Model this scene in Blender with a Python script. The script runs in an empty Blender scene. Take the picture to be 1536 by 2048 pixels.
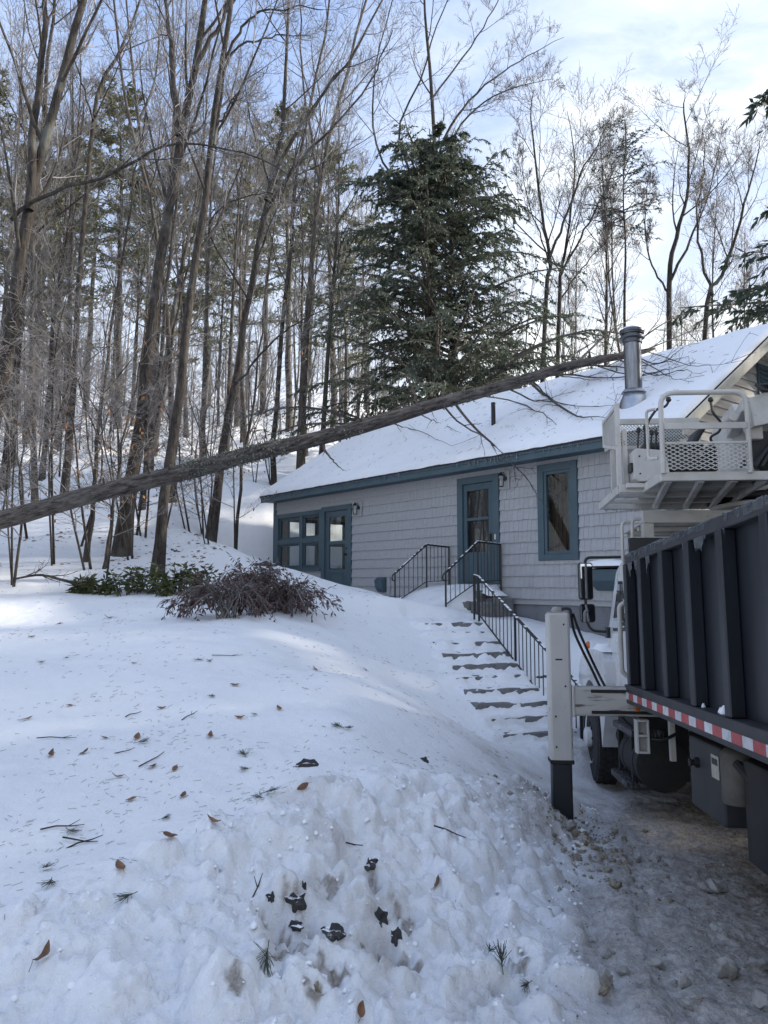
import bpy, math, random
import numpy as np
from mathutils import Matrix, Vector

scene = bpy.context.scene
col = scene.collection
R = math.radians

# ------------------------------------------------------------------ camera
F, CX, CY, HC = 1538.0, 768.0, 1024.0, 1.7          # focal length in photo pixels, centre, eye height
PITCH = math.atan(140 / F)
cam_d = bpy.data.cameras.new('camera')
cam_d.sensor_fit = 'VERTICAL'
cam_d.sensor_height = 36.0
cam_d.lens = 36.0 * F / 2048.0
cam_d.clip_start, cam_d.clip_end = 0.05, 2000
cam = bpy.data.objects.new('camera', cam_d)
cam.location = (0, 0, HC)
cam.rotation_euler = (R(90) + PITCH, 0, 0)
col.objects.link(cam)
scene.camera = cam

# ------------------------------------------------------------------ sun and sky
SUN_AZ = math.atan2(0.97, 0.21)                      # clockwise from +Y: low sun from the right
SUN_EL = R(24)
sl = bpy.data.lights.new('sun', 'SUN')
sl.energy, sl.angle, sl.color = 3.3, R(2.5), (1.0, 0.92, 0.80)   # softened by thin cloud
so = bpy.data.objects.new('sun', sl)
sdir = Vector((math.sin(SUN_AZ) * math.cos(SUN_EL), math.cos(SUN_AZ) * math.cos(SUN_EL), math.sin(SUN_EL)))
so.rotation_euler = sdir.to_track_quat('Z', 'Y').to_euler()
so.location = sdir * 60
col.objects.link(so)

world = bpy.data.worlds.new('World')
scene.world = world
world.use_nodes = True
wn, wl = world.node_tree.nodes, world.node_tree.links
wn.clear()
w_out = wn.new('ShaderNodeOutputWorld')
w_bg = wn.new('ShaderNodeBackground')
w_bg.inputs['Strength'].default_value = 0.105
sky = wn.new('ShaderNodeTexSky')
sky.sky_type = 'NISHITA'
sky.sun_disc = False
sky.sun_elevation, sky.sun_rotation = SUN_EL, SUN_AZ
sky.air_density, sky.dust_density, sky.ozone_density = 1.0, 1.2, 1.0
geo = wn.new('ShaderNodeTexCoord')
sep = wn.new('ShaderNodeSeparateXYZ')
wl.new(geo.outputs['Generated'], sep.inputs[0])


def wmath(op, a, b=None, c=None):
    n = wn.new('ShaderNodeMath')
    n.operation = op
    for i, q in enumerate((a, b, c)):
        if q is None:
            continue
        if isinstance(q, (int, float)):
            n.inputs[i].default_value = q
        else:
            wl.new(q, n.inputs[i])
    return n.outputs[0]


zz = wmath('MAXIMUM', wmath('ADD', sep.outputs['Z'], 0.12), 0.05)
comb = wn.new('ShaderNodeCombineXYZ')
wl.new(wmath('DIVIDE', sep.outputs['X'], zz), comb.inputs[0])
wl.new(wmath('DIVIDE', sep.outputs['Y'], zz), comb.inputs[1])


def wnoise(scale, detail, rough, off, stretch=(1, 1, 1), rot=0.0, dist=0.0):
    m = wn.new('ShaderNodeMapping')
    m.inputs['Location'].default_value = off
    m.inputs['Scale'].default_value = stretch
    m.inputs['Rotation'].default_value = (0, 0, rot)
    wl.new(comb.outputs[0], m.inputs[0])
    n = wn.new('ShaderNodeTexNoise')
    n.inputs['Scale'].default_value = scale
    n.inputs['Detail'].default_value = detail
    n.inputs['Roughness'].default_value = rough
    n.inputs['Distortion'].default_value = dist
    wl.new(m.outputs[0], n.inputs['Vector'])
    return n.outputs['Fac']


def wramp(v, a, b):
    n = wn.new('ShaderNodeMapRange')
    n.interpolation_type = 'SMOOTHSTEP'
    n.inputs['From Min'].default_value = a
    n.inputs['From Max'].default_value = b
    wl.new(v, n.inputs['Value'])
    return n.outputs[0]


big = wramp(wnoise(0.9, 3, 0.5, (3.3, 1.2, 0)), 0.36, 0.66)
fine = wramp(wnoise(4.2, 5, 0.62, (0.4, 2.1, 0), (1.0, 1.7, 1), 0.7, 0.3), 0.28, 0.66)
veil = wramp(wnoise(1.6, 4, 0.6, (7.1, 4.2, 0), (1, 0.6, 1), 0.4), 0.25, 0.8)
mask = wmath('MAXIMUM', wmath('MULTIPLY', big, wmath('ADD', wmath('MULTIPLY', fine, 0.62), 0.38)), wmath('MULTIPLY', veil, 0.34))
bank_ = wmath('ADD', wmath('MULTIPLY', wramp(sep.outputs['X'], -0.12, 0.30), 0.62), 0.38)
mask = wmath('MULTIPLY', mask, bank_)                # the cloud bank lies to the right
# clouds thin out upwards, thicken to white towards the horizon
low = wramp(sep.outputs['Z'], 0.62, 0.12)
mask = wmath('MINIMUM', wmath('ADD', mask, wmath('MULTIPLY', low, 0.62)), 1.0)
base = wn.new('ShaderNodeMixRGB')                    # high thin veil: the blue is milky
base.inputs['Fac'].default_value = 0.8
base.inputs['Color2'].default_value = (1.85, 2.7, 4.75, 1)
wl.new(sky.outputs[0], base.inputs['Color1'])
cl = wn.new('ShaderNodeMixRGB')
cl.inputs['Color2'].default_value = (5.75, 6.03, 6.22, 1)
wl.new(mask, cl.inputs['Fac'])
wl.new(base.outputs[0], cl.inputs['Color1'])
wl.new(cl.outputs[0], w_bg.inputs['Color'])
wl.new(w_bg.outputs[0], w_out.inputs['Surface'])

scene.view_settings.view_transform = 'Standard'
scene.view_settings.look = 'None'
scene.view_settings.gamma = 1
scene.view_settings.use_curve_mapping = False
scene.view_settings.exposure = 1.13
scene.render.engine = 'CYCLES'
scene.cycles.use_denoising = True
scene.cycles.max_bounces = 6
scene.cycles.diffuse_bounces = 3
scene.cycles.transparent_max_bounces = 10

# ------------------------------------------------------------------ helpers: projection
_c, _s = math.cos(PITCH), math.sin(PITCH)
EYE = np.array([0, 0, HC])


def ray(px, py):
    u, v = (px - CX) / F, (CY - py) / F
    return np.array([u, _c - v * _s, _s + v * _c])


def P(px, py, Y):
    d = ray(px, py)
    return EYE + d * (Y / d[1])


# ------------------------------------------------------------------ helpers: noise
_rs = np.random.RandomState(7)
_perm = np.concatenate([_rs.permutation(512)] * 2)
_g2 = _rs.randn(512, 2)
_g2 /= np.linalg.norm(_g2, axis=1, keepdims=True)


def perlin(x, y):
    xi, yi = np.floor(x).astype(int), np.floor(y).astype(int)
    xf, yf = x - xi, y - yi
    xi, yi = xi & 511, yi & 511

    def g(a, b, dx, dy):
        h = _perm[(_perm[a & 511] + b) & 511]
        v = _g2[h]
        return v[..., 0] * dx + v[..., 1] * dy
    u = xf * xf * xf * (xf * (xf * 6 - 15) + 10)
    v = yf * yf * yf * (yf * (yf * 6 - 15) + 10)
    a = g(xi, yi, xf, yf) * (1 - u) + g(xi + 1, yi, xf - 1, yf) * u
    b = g(xi, yi + 1, xf, yf - 1) * (1 - u) + g(xi + 1, yi + 1, xf - 1, yf - 1) * u
    return (a * (1 - v) + b * v) * 1.5


def fbm(x, y, s, o, rough=0.5):
    t, a = 0, 1.0
    for k in range(o):
        t = t + perlin(x * s + 13.7 * k, y * s - 7.3 * k) * a
        s *= 2.03
        a *= rough
    return t


def sst(a, b, x):
    t = np.clip((x - a) / (b - a), 0, 1)
    return t * t * (3 - 2 * t)


# ------------------------------------------------------------------ helpers: objects
def tag(o, label=None, cat=None, group=None, kind=None):
    if label:
        o['label'] = label
    if cat:
        o['category'] = cat
    if group:
        o['group'] = group
    if kind:
        o['kind'] = kind
    return o


def empty(name, loc=(0, 0, 0), rz=0.0, matrix=None):
    o = bpy.data.objects.new(name, None)
    o.empty_display_size = 0.2
    o.location = loc
    o.rotation_euler = (0, 0, rz)
    col.objects.link(o)
    if matrix is not None:
        o.matrix_world = matrix
    return o


def link_mesh(name, me, mat, parent=None):
    o = bpy.data.objects.new(name, me)
    if mat is not None:
        if len(me.materials) == 0:
            me.materials.append(mat)
    col.objects.link(o)
    if parent is not None:
        o.parent = parent
    return o


def np_mesh(name, v, f, smooth=True):
    me = bpy.data.meshes.new(name)
    v = np.ascontiguousarray(v, dtype=np.float32)
    f = np.ascontiguousarray(f, dtype=np.int32)
    k = f.shape[1]
    me.vertices.add(len(v))
    me.vertices.foreach_set('co', v.ravel())
    me.loops.add(f.size)
    me.loops.foreach_set('vertex_index', f.ravel())
    me.polygons.add(len(f))
    me.polygons.foreach_set('loop_start', np.arange(0, f.size, k, dtype=np.int32))
    if smooth:
        me.polygons.foreach_set('use_smooth', np.ones(len(f), dtype=bool))
    me.update(calc_edges=True)
    return me


class MB:
    """collects shapes; build() links them as one mesh object"""

    def __init__(s):
        s.v, s.f = [], []

    def add(s, vs, fs):
        n = len(s.v)
        s.v += [tuple(map(float, q)) for q in vs]
        s.f += [tuple(i + n for i in q) for q in fs]
        return s

    def bx(s, x0, x1, y0, y1, z0, z1):
        vs = [(x0, y0, z0), (x1, y0, z0), (x1, y1, z0), (x0, y1, z0), (x0, y0, z1), (x1, y0, z1), (x1, y1, z1), (x0, y1, z1)]
        return s.add(vs, [(3, 2, 1, 0), (4, 5, 6, 7), (0, 1, 5, 4), (1, 2, 6, 5), (2, 3, 7, 6), (3, 0, 4, 7)])

    def beam(s, a, b, w, h, up=(0, 0, 1)):
        a, b = Vector(a), Vector(b)
        d = (b - a).normalized()
        u = Vector(up)
        x = d.cross(u)
        if x.length < 1e-4:
            x = d.cross(Vector((1, 0, 0)))
        x.normalize()
        z = x.cross(d)
        vs = [p + x * (i * w / 2) + z * (j * h / 2) for p in (a, b) for i, j in ((-1, -1), (1, -1), (1, 1), (-1, 1))]
        return s.add(vs, [(3, 2, 1, 0), (4, 5, 6, 7), (0, 1, 5, 4), (1, 2, 6, 5), (2, 3, 7, 6), (3, 0, 4, 7)])

    def prism(s, poly, a, b):
        """poly: list of 3-D points of one face; extruded by the vector b-a"""
        d = Vector(b) - Vector(a)
        n = len(poly)
        p0 = [Vector(q) for q in poly]
        p1 = [q + d for q in p0]
        return s.add(p0 + p1, [tuple(range(n - 1, -1, -1)), tuple(range(n, 2 * n))] + [(i, (i + 1) % n, (i + 1) % n + n, i + n) for i in range(n)])

    def tube(s, pts, r, k=8, cap=True):
        pts = [Vector(p) for p in pts]
        n = len(pts)
        rs = r if hasattr(r, '__len__') else [r] * n
        ref = Vector((0.3, 0.2, 1)).normalized()
        vs = []
        u = None
        for i in range(n):
            t = (pts[min(i + 1, n - 1)] - pts[max(i - 1, 0)]).normalized()
            if u is None:
                u = t.cross(ref if abs(t.dot(ref)) < 0.9 else Vector((1, 0, 0))).normalized()
            else:
                u = (u - t * u.dot(t)).normalized()
            w = t.cross(u)
            for j in range(k):
                a = 2 * math.pi * j / k
                vs.append(pts[i] + (u * math.cos(a) + w * math.sin(a)) * rs[i])
        fs = [(i * k + j, i * k + (j + 1) % k, (i + 1) * k + (j + 1) % k, (i + 1) * k + j) for i in range(n - 1) for j in range(k)]
        if cap:
            fs += [tuple(range(k - 1, -1, -1)), tuple(range((n - 1) * k, n * k))]
        return s.add(vs, fs)

    def lathe(s, prof, c, k=20, axis='z'):
        """prof: (radius, height) pairs along the axis"""
        vs = []
        for r, h in prof:
            for j in range(k):
                a = 2 * math.pi * j / k
                x, y = r * math.cos(a), r * math.sin(a)
                q = {'z': (x, y, h), 'y': (x, h, y), 'x': (h, x, y)}[axis]
                vs.append((c[0] + q[0], c[1] + q[1], c[2] + q[2]))
        n = len(prof)
        fs = [(i * k + j, i * k + (j + 1) % k, (i + 1) * k + (j + 1) % k, (i + 1) * k + j) for i in range(n - 1) for j in range(k)]
        fs += [tuple(range(k - 1, -1, -1)), tuple(range((n - 1) * k, n * k))]
        return s.add(vs, fs)

    def mesh(s, name, smooth=None):
        me = bpy.data.meshes.new(name)
        me.from_pydata(s.v, [], s.f)
        if smooth is not None:
            me.polygons.foreach_set('use_smooth', [True] * len(me.polygons))
            me.set_sharp_from_angle(angle=R(smooth))
        me.update()
        return me

    def build(s, name, mat, parent=None, smooth=None, bevel=0.0, off=None, kind=None):
        if off is not None:
            s.v = [(a - off[0], b - off[1], c - off[2]) for a, b, c in s.v]
        o = link_mesh(name, s.mesh(name, smooth), mat, parent)
        if bevel:
            m = o.modifiers.new('bevel', 'BEVEL')
            m.width, m.segments, m.limit_method, m.angle_limit = bevel, 2, 'ANGLE', R(40)
        if kind:
            o['kind'] = kind
        return o


def rounded(pts, r, n=5):
    """polyline with its inner corners rounded"""
    pts = [Vector(p) for p in pts]
    out = [pts[0]]
    for a, b, c in zip(pts, pts[1:], pts[2:]):
        d0, d1 = (a - b), (c - b)
        q = min(r, d0.length * 0.49, d1.length * 0.49)
        p0, p1 = b + d0.normalized() * q, b + d1.normalized() * q
        for i in range(n + 1):
            t = i / n
            out.append(p0 * (1 - t) ** 2 + b * 2 * t * (1 - t) + p1 * t * t)
    out.append(pts[-1])
    return out


# ------------------------------------------------------------------ materials
def new_mat(name):
    m = bpy.data.materials.new(name)
    m.use_nodes = True
    nt = m.node_tree
    nt.nodes.clear()
    out = nt.nodes.new('ShaderNodeOutputMaterial')
    b = nt.nodes.new('ShaderNodeBsdfPrincipled')
    nt.links.new(b.outputs[0], out.inputs[0])
    return m, nt, b, out


def coords(nt, kind='Object', scale=(1, 1, 1)):
    t = nt.nodes.new('ShaderNodeTexCoord')
    m = nt.nodes.new('ShaderNodeMapping')
    m.inputs['Scale'].default_value = scale
    if kind == 'World':
        g = nt.nodes.new('ShaderNodeNewGeometry')
        nt.links.new(g.outputs['Position'], m.inputs[0])
    else:
        nt.links.new(t.outputs[kind], m.inputs[0])
    return m.outputs[0]


def nnoise(nt, vec, scale, detail=4, rough=0.55, dist=0.0):
    n = nt.nodes.new('ShaderNodeTexNoise')
    n.inputs['Scale'].default_value = scale
    n.inputs['Detail'].default_value = detail
    n.inputs['Roughness'].default_value = rough
    n.inputs['Distortion'].default_value = dist
    nt.links.new(vec, n.inputs['Vector'])
    return n.outputs['Fac']


def nramp(nt, v, stops):
    r = nt.nodes.new('ShaderNodeValToRGB')
    e = r.color_ramp.elements
    while len(e) < len(stops):
        e.new(0.5)
    for q, (p, c) in zip(e, stops):
        q.position = p
        q.color = (c, c, c, 1) if isinstance(c, (int, float)) else (*c, 1)
    nt.links.new(v, r.inputs[0])
    return r.outputs[0]


def nmix(nt, fac, a, b, mode='MIX'):
    m = nt.nodes.new('ShaderNodeMixRGB')
    m.blend_type = mode
    for i, q in enumerate((fac, a, b)):
        if isinstance(q, (int, float)):
            m.inputs[i].default_value = q if i == 0 else (q, q, q, 1)
        elif isinstance(q, tuple):
            m.inputs[i].default_value = (*q, 1)
        else:
            nt.links.new(q, m.inputs[i])
    return m.outputs[0]


def nbump(nt, b, h, strength, dist):
    n = nt.nodes.new('ShaderNodeBump')
    n.inputs['Strength'].default_value = strength
    n.inputs['Distance'].default_value = dist
    nt.links.new(h, n.inputs['Height'])
    nt.links.new(n.outputs[0], b.inputs['Normal'])


def nm(nt, op, a, b):
    n = nt.nodes.new('ShaderNodeMath')
    n.operation = op
    for i, q in enumerate((a, b)):
        if isinstance(q, (int, float)):
            n.inputs[i].default_value = q
        else:
            nt.links.new(q, n.inputs[i])
    return n.outputs[0]


def attr(nt, name):
    a = nt.nodes.new('ShaderNodeAttribute')
    a.attribute_name = name
    return a.outputs['Fac']


def worn(name, c, c2, scale=6, rough=0.5, spots=None, bump=0.1, lo=0.45, hi=0.7, stretch=(1, 1, 1), metallic=0.0, coat=0.0, vary=0.0, rand=0.0, spec=0.5):
    """a surface of colour c with patches of c2 (dirt, wear), optional small spots"""
    m, nt, b, _ = new_mat(name)
    v = coords(nt, 'Object', stretch)
    n1 = nnoise(nt, v, scale, 6, 0.62)
    cc = nmix(nt, nramp(nt, n1, [(lo, 0.0), (hi, 1.0)]), c, c2)
    if spots:
        n2 = nnoise(nt, v, scale * 4.3, 5, 0.7, 0.4)
        cc = nmix(nt, nramp(nt, n2, [(spots[1], 0.0), (spots[1] + 0.05, 1.0)]), cc, spots[0])
    if rand:
        oi = nt.nodes.new('ShaderNodeObjectInfo')
        k = nm(nt, 'ADD', nm(nt, 'MULTIPLY', oi.outputs['Random'], rand), 1 - rand / 2)
        cc = nmix(nt, 1.0, cc, k, 'MULTIPLY')
    nt.links.new(cc, b.inputs['Base Color'])
    rr = nm(nt, 'ADD', nm(nt, 'MULTIPLY', n1, 0.3), rough - 0.15)
    nt.links.new(rr, b.inputs['Roughness'])
    b.inputs['Metallic'].default_value = metallic
    b.inputs['Coat Weight'].default_value = coat
    b.inputs['Specular IOR Level'].default_value = spec
    if bump:
        nbump(nt, b, nnoise(nt, v, scale * 7, 4, 0.6), bump, 0.01)
    return m


M = {}
M['shingle'] = worn('shingle_paint', (0.415, 0.415, 0.42), (0.36, 0.36, 0.365), 3, 0.75, None, 0.25, 0.35, 0.75, (1, 1, 6), rand=0.07, spec=0.2)
M['shingle_many'] = worn('shingle_paint_run', (0.415, 0.415, 0.42), (0.35, 0.35, 0.355), 5, 0.75, None, 0.25, 0.3, 0.75, (1.6, 1, 5), spec=0.2)
M['teal'] = worn('teal_paint', (0.070, 0.108, 0.128), (0.056, 0.090, 0.108), 2.5, 0.5, None, 0.06, spec=0.35)
M['teal_dark'] = worn('teal_panel_paint', (0.062, 0.098, 0.118), (0.052, 0.084, 0.102), 2.5, 0.55, None, 0.05, spec=0.35)
M['cream'] = worn('cream_trim_paint', (0.62, 0.59, 0.50), (0.5, 0.47, 0.4), 4, 0.6, None, 0.1, spec=0.3)
M['clapboard'] = worn('clapboard_paint', (0.52, 0.50, 0.47), (0.42, 0.40, 0.38), 4, 0.7, None, 0.2, 0.35, 0.75, (1, 1, 4), rand=0.1, spec=0.2)
M['concrete'] = worn('foundation_concrete', (0.20, 0.20, 0.215), (0.15, 0.15, 0.16), 3, 0.85, None, 0.4, spec=0.2)
M['stone'] = worn('grey_stone', (0.20, 0.20, 0.195), (0.12, 0.122, 0.122), 9, 0.85, ((0.27, 0.27, 0.26), 0.62), 0.9, spec=0.2)
M['dirt_rock'] = worn('dark_wet_rock', (0.035, 0.034, 0.036), (0.075, 0.07, 0.066), 8, 0.7, None, 0.9, spec=0.4)
M['roof_edge'] = worn('asphalt_roofing', (0.035, 0.035, 0.038), (0.06, 0.06, 0.06), 20, 0.9, None, 0.3, spec=0.2)
M['interior'] = worn('interior_paint', (0.25, 0.24, 0.22), (0.2, 0.19, 0.18), 2, 0.8, None, 0, spec=0.2)
M['iron'] = worn('black_iron', (0.014, 0.014, 0.016), (0.03, 0.03, 0.033), 14, 0.45, None, 0.2)
M['steel'] = worn('stainless_pipe', (0.27, 0.28, 0.30), (0.17, 0.18, 0.20), 5, 0.34, None, 0.02, 0.35, 0.7, (6, 6, 0.6), metallic=1.0)
M['galv'] = worn('galvanised_flashing', (0.5, 0.51, 0.53), (0.4, 0.41, 0.43), 8, 0.38, None, 0.05, metallic=1.0)
M['pipe_cap'] = worn('dark_steel_cap', (0.10, 0.105, 0.12), (0.16, 0.16, 0.17), 8, 0.4, None, 0.05, metallic=0.85)
M['truck_white'] = worn('worn_white_paint', (0.56, 0.54, 0.50), (0.42, 0.40, 0.36), 3.5, 0.5, ((0.17, 0.115, 0.07), 0.645), 0.12, 0.38, 0.68)
M['leg_white'] = worn('scraped_white_paint', (0.56, 0.54, 0.51), (0.47, 0.45, 0.42), 3.0, 0.5, ((0.10, 0.08, 0.062), 0.63), 0.12, 0.36, 0.62, (1, 1, 0.35))
M['beam_white'] = worn('scraped_beam_paint', (0.46, 0.44, 0.40), (0.10, 0.09, 0.075), 3.2, 0.55, ((0.05, 0.045, 0.04), 0.66), 0.2, 0.52, 0.64, (1.0, 1, 7))
M['cab_white'] = worn('cab_white_paint', (0.66, 0.66, 0.66), (0.5, 0.5, 0.5), 2, 0.3, None, 0, coat=0.4)
M['navy'] = worn('navy_body_paint', (0.0050, 0.0074, 0.0128), (0.0130, 0.0165, 0.0240), 3.4, 0.42, ((0.042, 0.038, 0.035), 0.68), 0.10, 0.42, 0.78, (1, 1, 0.14))
M['navy_rail'] = worn('dusty_dark_rail', (0.022, 0.023, 0.027), (0.05, 0.05, 0.052), 5, 0.55, None, 0.12, 0.4, 0.7)
M['chassis'] = worn('dirty_black_chassis', (0.008, 0.008, 0.009), (0.024, 0.022, 0.021), 5, 0.7, None, 0.3)
M['tank_grey'] = worn('dirty_grey_tank', (0.020, 0.022, 0.026), (0.05, 0.05, 0.05), 2.6, 0.6, None, 0.1, 0.4, 0.7, (1, 1, 0.3))
M['dull_tan'] = worn('dusty_tan_filter', (0.085, 0.076, 0.062), (0.05, 0.045, 0.036), 6, 0.6, None, 0.1)
M['rubber'] = worn('tyre_rubber', (0.016, 0.016, 0.017), (0.04, 0.038, 0.036), 8, 0.8, None, 0.3)
M['hose'] = worn('rubber_hose', (0.008, 0.008, 0.009), (0.016, 0.016, 0.017), 12, 0.45, None, 0.05)
M['black_plastic'] = worn('black_plastic', (0.012, 0.012, 0.013), (0.02, 0.02, 0.022), 6, 0.4, None, 0.05)
M['tape_red'] = worn('reflective_red', (0.40, 0.055, 0.06), (0.30, 0.05, 0.05), 14, 0.4, None, 0.1, rand=0.3)
M['tape_white'] = worn('reflective_white', (0.62, 0.62, 0.64), (0.42, 0.42, 0.44), 14, 0.4, None, 0.1, rand=0.3)
M['label_cream'] = worn('worn_label', (0.42, 0.40, 0.33), (0.3, 0.29, 0.25), 30, 0.5, None, 0)
M['woods_reflection'] = worn('brown_woods_reflection', (0.065, 0.045, 0.032), (0.04, 0.03, 0.022), 6, 0.8, None, 0.1, spec=0.1)  # brown of the woods mirrored in the right window, put into a colour
M['amber'] = worn('amber_lens', (0.55, 0.13, 0.03), (0.42, 0.1, 0.03), 20, 0.2, None, 0)
M['tread_plate'] = worn('worn_step_plate', (0.03, 0.03, 0.034), (0.16, 0.16, 0.17), 16, 0.5, None, 0.2, 0.5, 0.62, (3, 1, 1), metallic=0.3)

# icy clear glass
m, nt, b, out = new_mat('window_glass')
gl = nt.nodes.new('ShaderNodeBsdfGlossy')
gl.inputs['Roughness'].default_value = 0.02
tr = nt.nodes.new('ShaderNodeBsdfTransparent')
tr.inputs['Color'].default_value = (0.93, 0.95, 0.95, 1)
lw = nt.nodes.new('ShaderNodeLayerWeight')
lw.inputs['Blend'].default_value = 0.5
fr_ = nm(nt, 'ADD', nm(nt, 'MULTIPLY', nm(nt, 'POWER', lw.outputs['Facing'], 4.0), 0.6), 0.025)
mx = nt.nodes.new('ShaderNodeMixShader')
nt.links.new(fr_, mx.inputs[0])
nt.links.new(tr.outputs[0], mx.inputs[1])
nt.links.new(gl.outputs[0], mx.inputs[2])
nt.links.new(mx.outputs[0], out.inputs[0])
M['glass'] = m
m, nt, b, out = new_mat('mirror_glass')
b.inputs['Base Color'].default_value = (0.6, 0.62, 0.65, 1)
b.inputs['Metallic'].default_value = 1
b.inputs['Roughness'].default_value = 0.03
M['mirror'] = m
m, nt, b, out = new_mat('ice')
b.inputs['Base Color'].default_value = (0.45, 0.49, 0.53, 1)
b.inputs['Roughness'].default_value = 0.12
b.inputs['Transmission Weight'].default_value = 0.85
b.inputs['IOR'].default_value = 1.31
M['ice'] = m

# snow: clean snow, dirty where the ground's own 'dirt' value says so
m, nt, b, out = new_mat('snow')
v = coords(nt, 'World')
n_big = nnoise(nt, v, 1.3, 5, 0.6)
n_mid = nnoise(nt, v, 9, 5, 0.65)
n_fin = nnoise(nt, v, 55, 4, 0.7)
n_str = nnoise(nt, coords(nt, 'World', (1, 0.45, 1)), 26, 6, 0.75, 0.6)
clean = nmix(nt, nramp(nt, n_big, [(0.3, 0.0), (0.7, 1.0)]), (0.865, 0.88, 0.90), (0.905, 0.91, 0.92))
dmask = nm(nt, 'MULTIPLY', attr(nt, 'dirt'), nramp(nt, nm(nt, 'ADD', nm(nt, 'MULTIPLY', n_mid, 0.5), nm(nt, 'MULTIPLY', n_str, 0.5)), [(0.26, 0.72), (0.55, 1.0)]))
soil = nmix(nt, nramp(nt, n_str, [(0.38, 0.0), (0.66, 1.0)]), (0.40, 0.35, 0.295), (0.14, 0.11, 0.082))
soil = nmix(nt, nramp(nt, n_mid, [(0.55, 0.0), (0.72, 1.0)]), soil, (0.20, 0.145, 0.09))
soil = nmix(nt, nramp(nt, n_fin, [(0.56, 0.0), (0.62, 0.75)]), soil, (0.45, 0.43, 0.41))
c1_ = nmix(nt, dmask, clean, soil)
speck = nm(nt, 'MULTIPLY', nramp(nt, nnoise(nt, v, 38, 3, 0.8), [(0.70, 0.0), (0.73, 1.0)]), nm(nt, 'ADD', nm(nt, 'MULTIPLY', attr(nt, 'dirt'), 0.8), 0.12))
c1_ = nmix(nt, speck, c1_, (0.06, 0.05, 0.04))
nt.links.new(c1_, b.inputs['Base Color'])
b.inputs['Roughness'].default_value = 0.62
b.inputs['Specular IOR Level'].default_value = 0.25
hgt = nm(nt, 'ADD', nm(nt, 'MULTIPLY', n_mid, 0.5), nm(nt, 'ADD', nm(nt, 'MULTIPLY', n_fin, 0.35), nm(nt, 'MULTIPLY', n_str, 0.35)))
nbump(nt, b, hgt, 0.75, 0.045)
M['snow'] = m

# snow on the roof and on things
m, nt, b, out = new_mat('fresh_snow')
v = coords(nt, 'Object')
nt.links.new(nmix(nt, nramp(nt, nnoise(nt, v, 0.8, 5, 0.6), [(0.3, 0.0), (0.7, 1.0)]), (0.87, 0.88, 0.90), (0.91, 0.915, 0.925)), b.inputs['Base Color'])
b.inputs['Roughness'].default_value = 0.6
b.inputs['Specular IOR Level'].default_value = 0.25
nbump(nt, b, nm(nt, 'ADD', nnoise(nt, coords(nt, 'Object', (1, 2.2, 2.2)), 5, 5, 0.6), nm(nt, 'MULTIPLY', nnoise(nt, v, 40, 3, 0.7), 0.25)), 0.35, 0.03)
M['roof_snow'] = m


def bark(name, c, c2, scale=7.0, frost=0.0, bump=0.8, rand=0.3):
    m, nt, b, _ = new_mat(name)
    v = coords(nt, 'Object', (1, 1, 0.22))
    n1 = nnoise(nt, v, scale, 6, 0.7, 0.5)
    n2 = nnoise(nt, coords(nt, 'Object'), 1.4, 4, 0.6)
    cc = nmix(nt, nramp(nt, n1, [(0.38, 0.0), (0.66, 1.0)]), c, c2)
    cc = nmix(nt, nramp(nt, n2, [(0.56, 0.0), (0.72, 0.55)]), cc, (0.20, 0.205, 0.185))
    oi = nt.nodes.new('ShaderNodeObjectInfo')
    k = nm(nt, 'ADD', nm(nt, 'MULTIPLY', oi.outputs['Random'], rand), 1 - rand / 2)
    cc = nmix(nt, 1.0, cc, k, 'MULTIPLY')
    nt.links.new(cc, b.inputs['Base Color'])
    b.inputs['Roughness'].default_value = 0.8
    b.inputs['Specular IOR Level'].default_value = 0.2
    nbump(nt, b, n1, bump, 0.03)
    return m


M['bark'] = bark('furrowed_bark', (0.024, 0.020, 0.017), (0.092, 0.078, 0.067), 17)
M['bark_back'] = bark('grey_bark', (0.042, 0.036, 0.031), (0.13, 0.113, 0.099), 13)
M['bark_fallen'] = bark('fallen_trunk_bark', (0.032, 0.027, 0.024), (0.17, 0.15, 0.138), 21, bump=1.0, rand=0.0)
M['twig_icy'] = worn('ice_glazed_twigs', (0.12, 0.105, 0.095), (0.32, 0.30, 0.29), 1.2, 0.4, None, 0, 0.35, 0.7, rand=0.2)
M['twig_back'] = worn('pale_far_twigs', (0.10, 0.086, 0.077), (0.25, 0.23, 0.215), 1.0, 0.5, None, 0, 0.35, 0.7, rand=0.3)
M['twig_dark'] = worn('dark_twigs', (0.055, 0.043, 0.037), (0.15, 0.125, 0.11), 1.2, 0.6, None, 0, 0.35, 0.7, rand=0.2)


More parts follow.
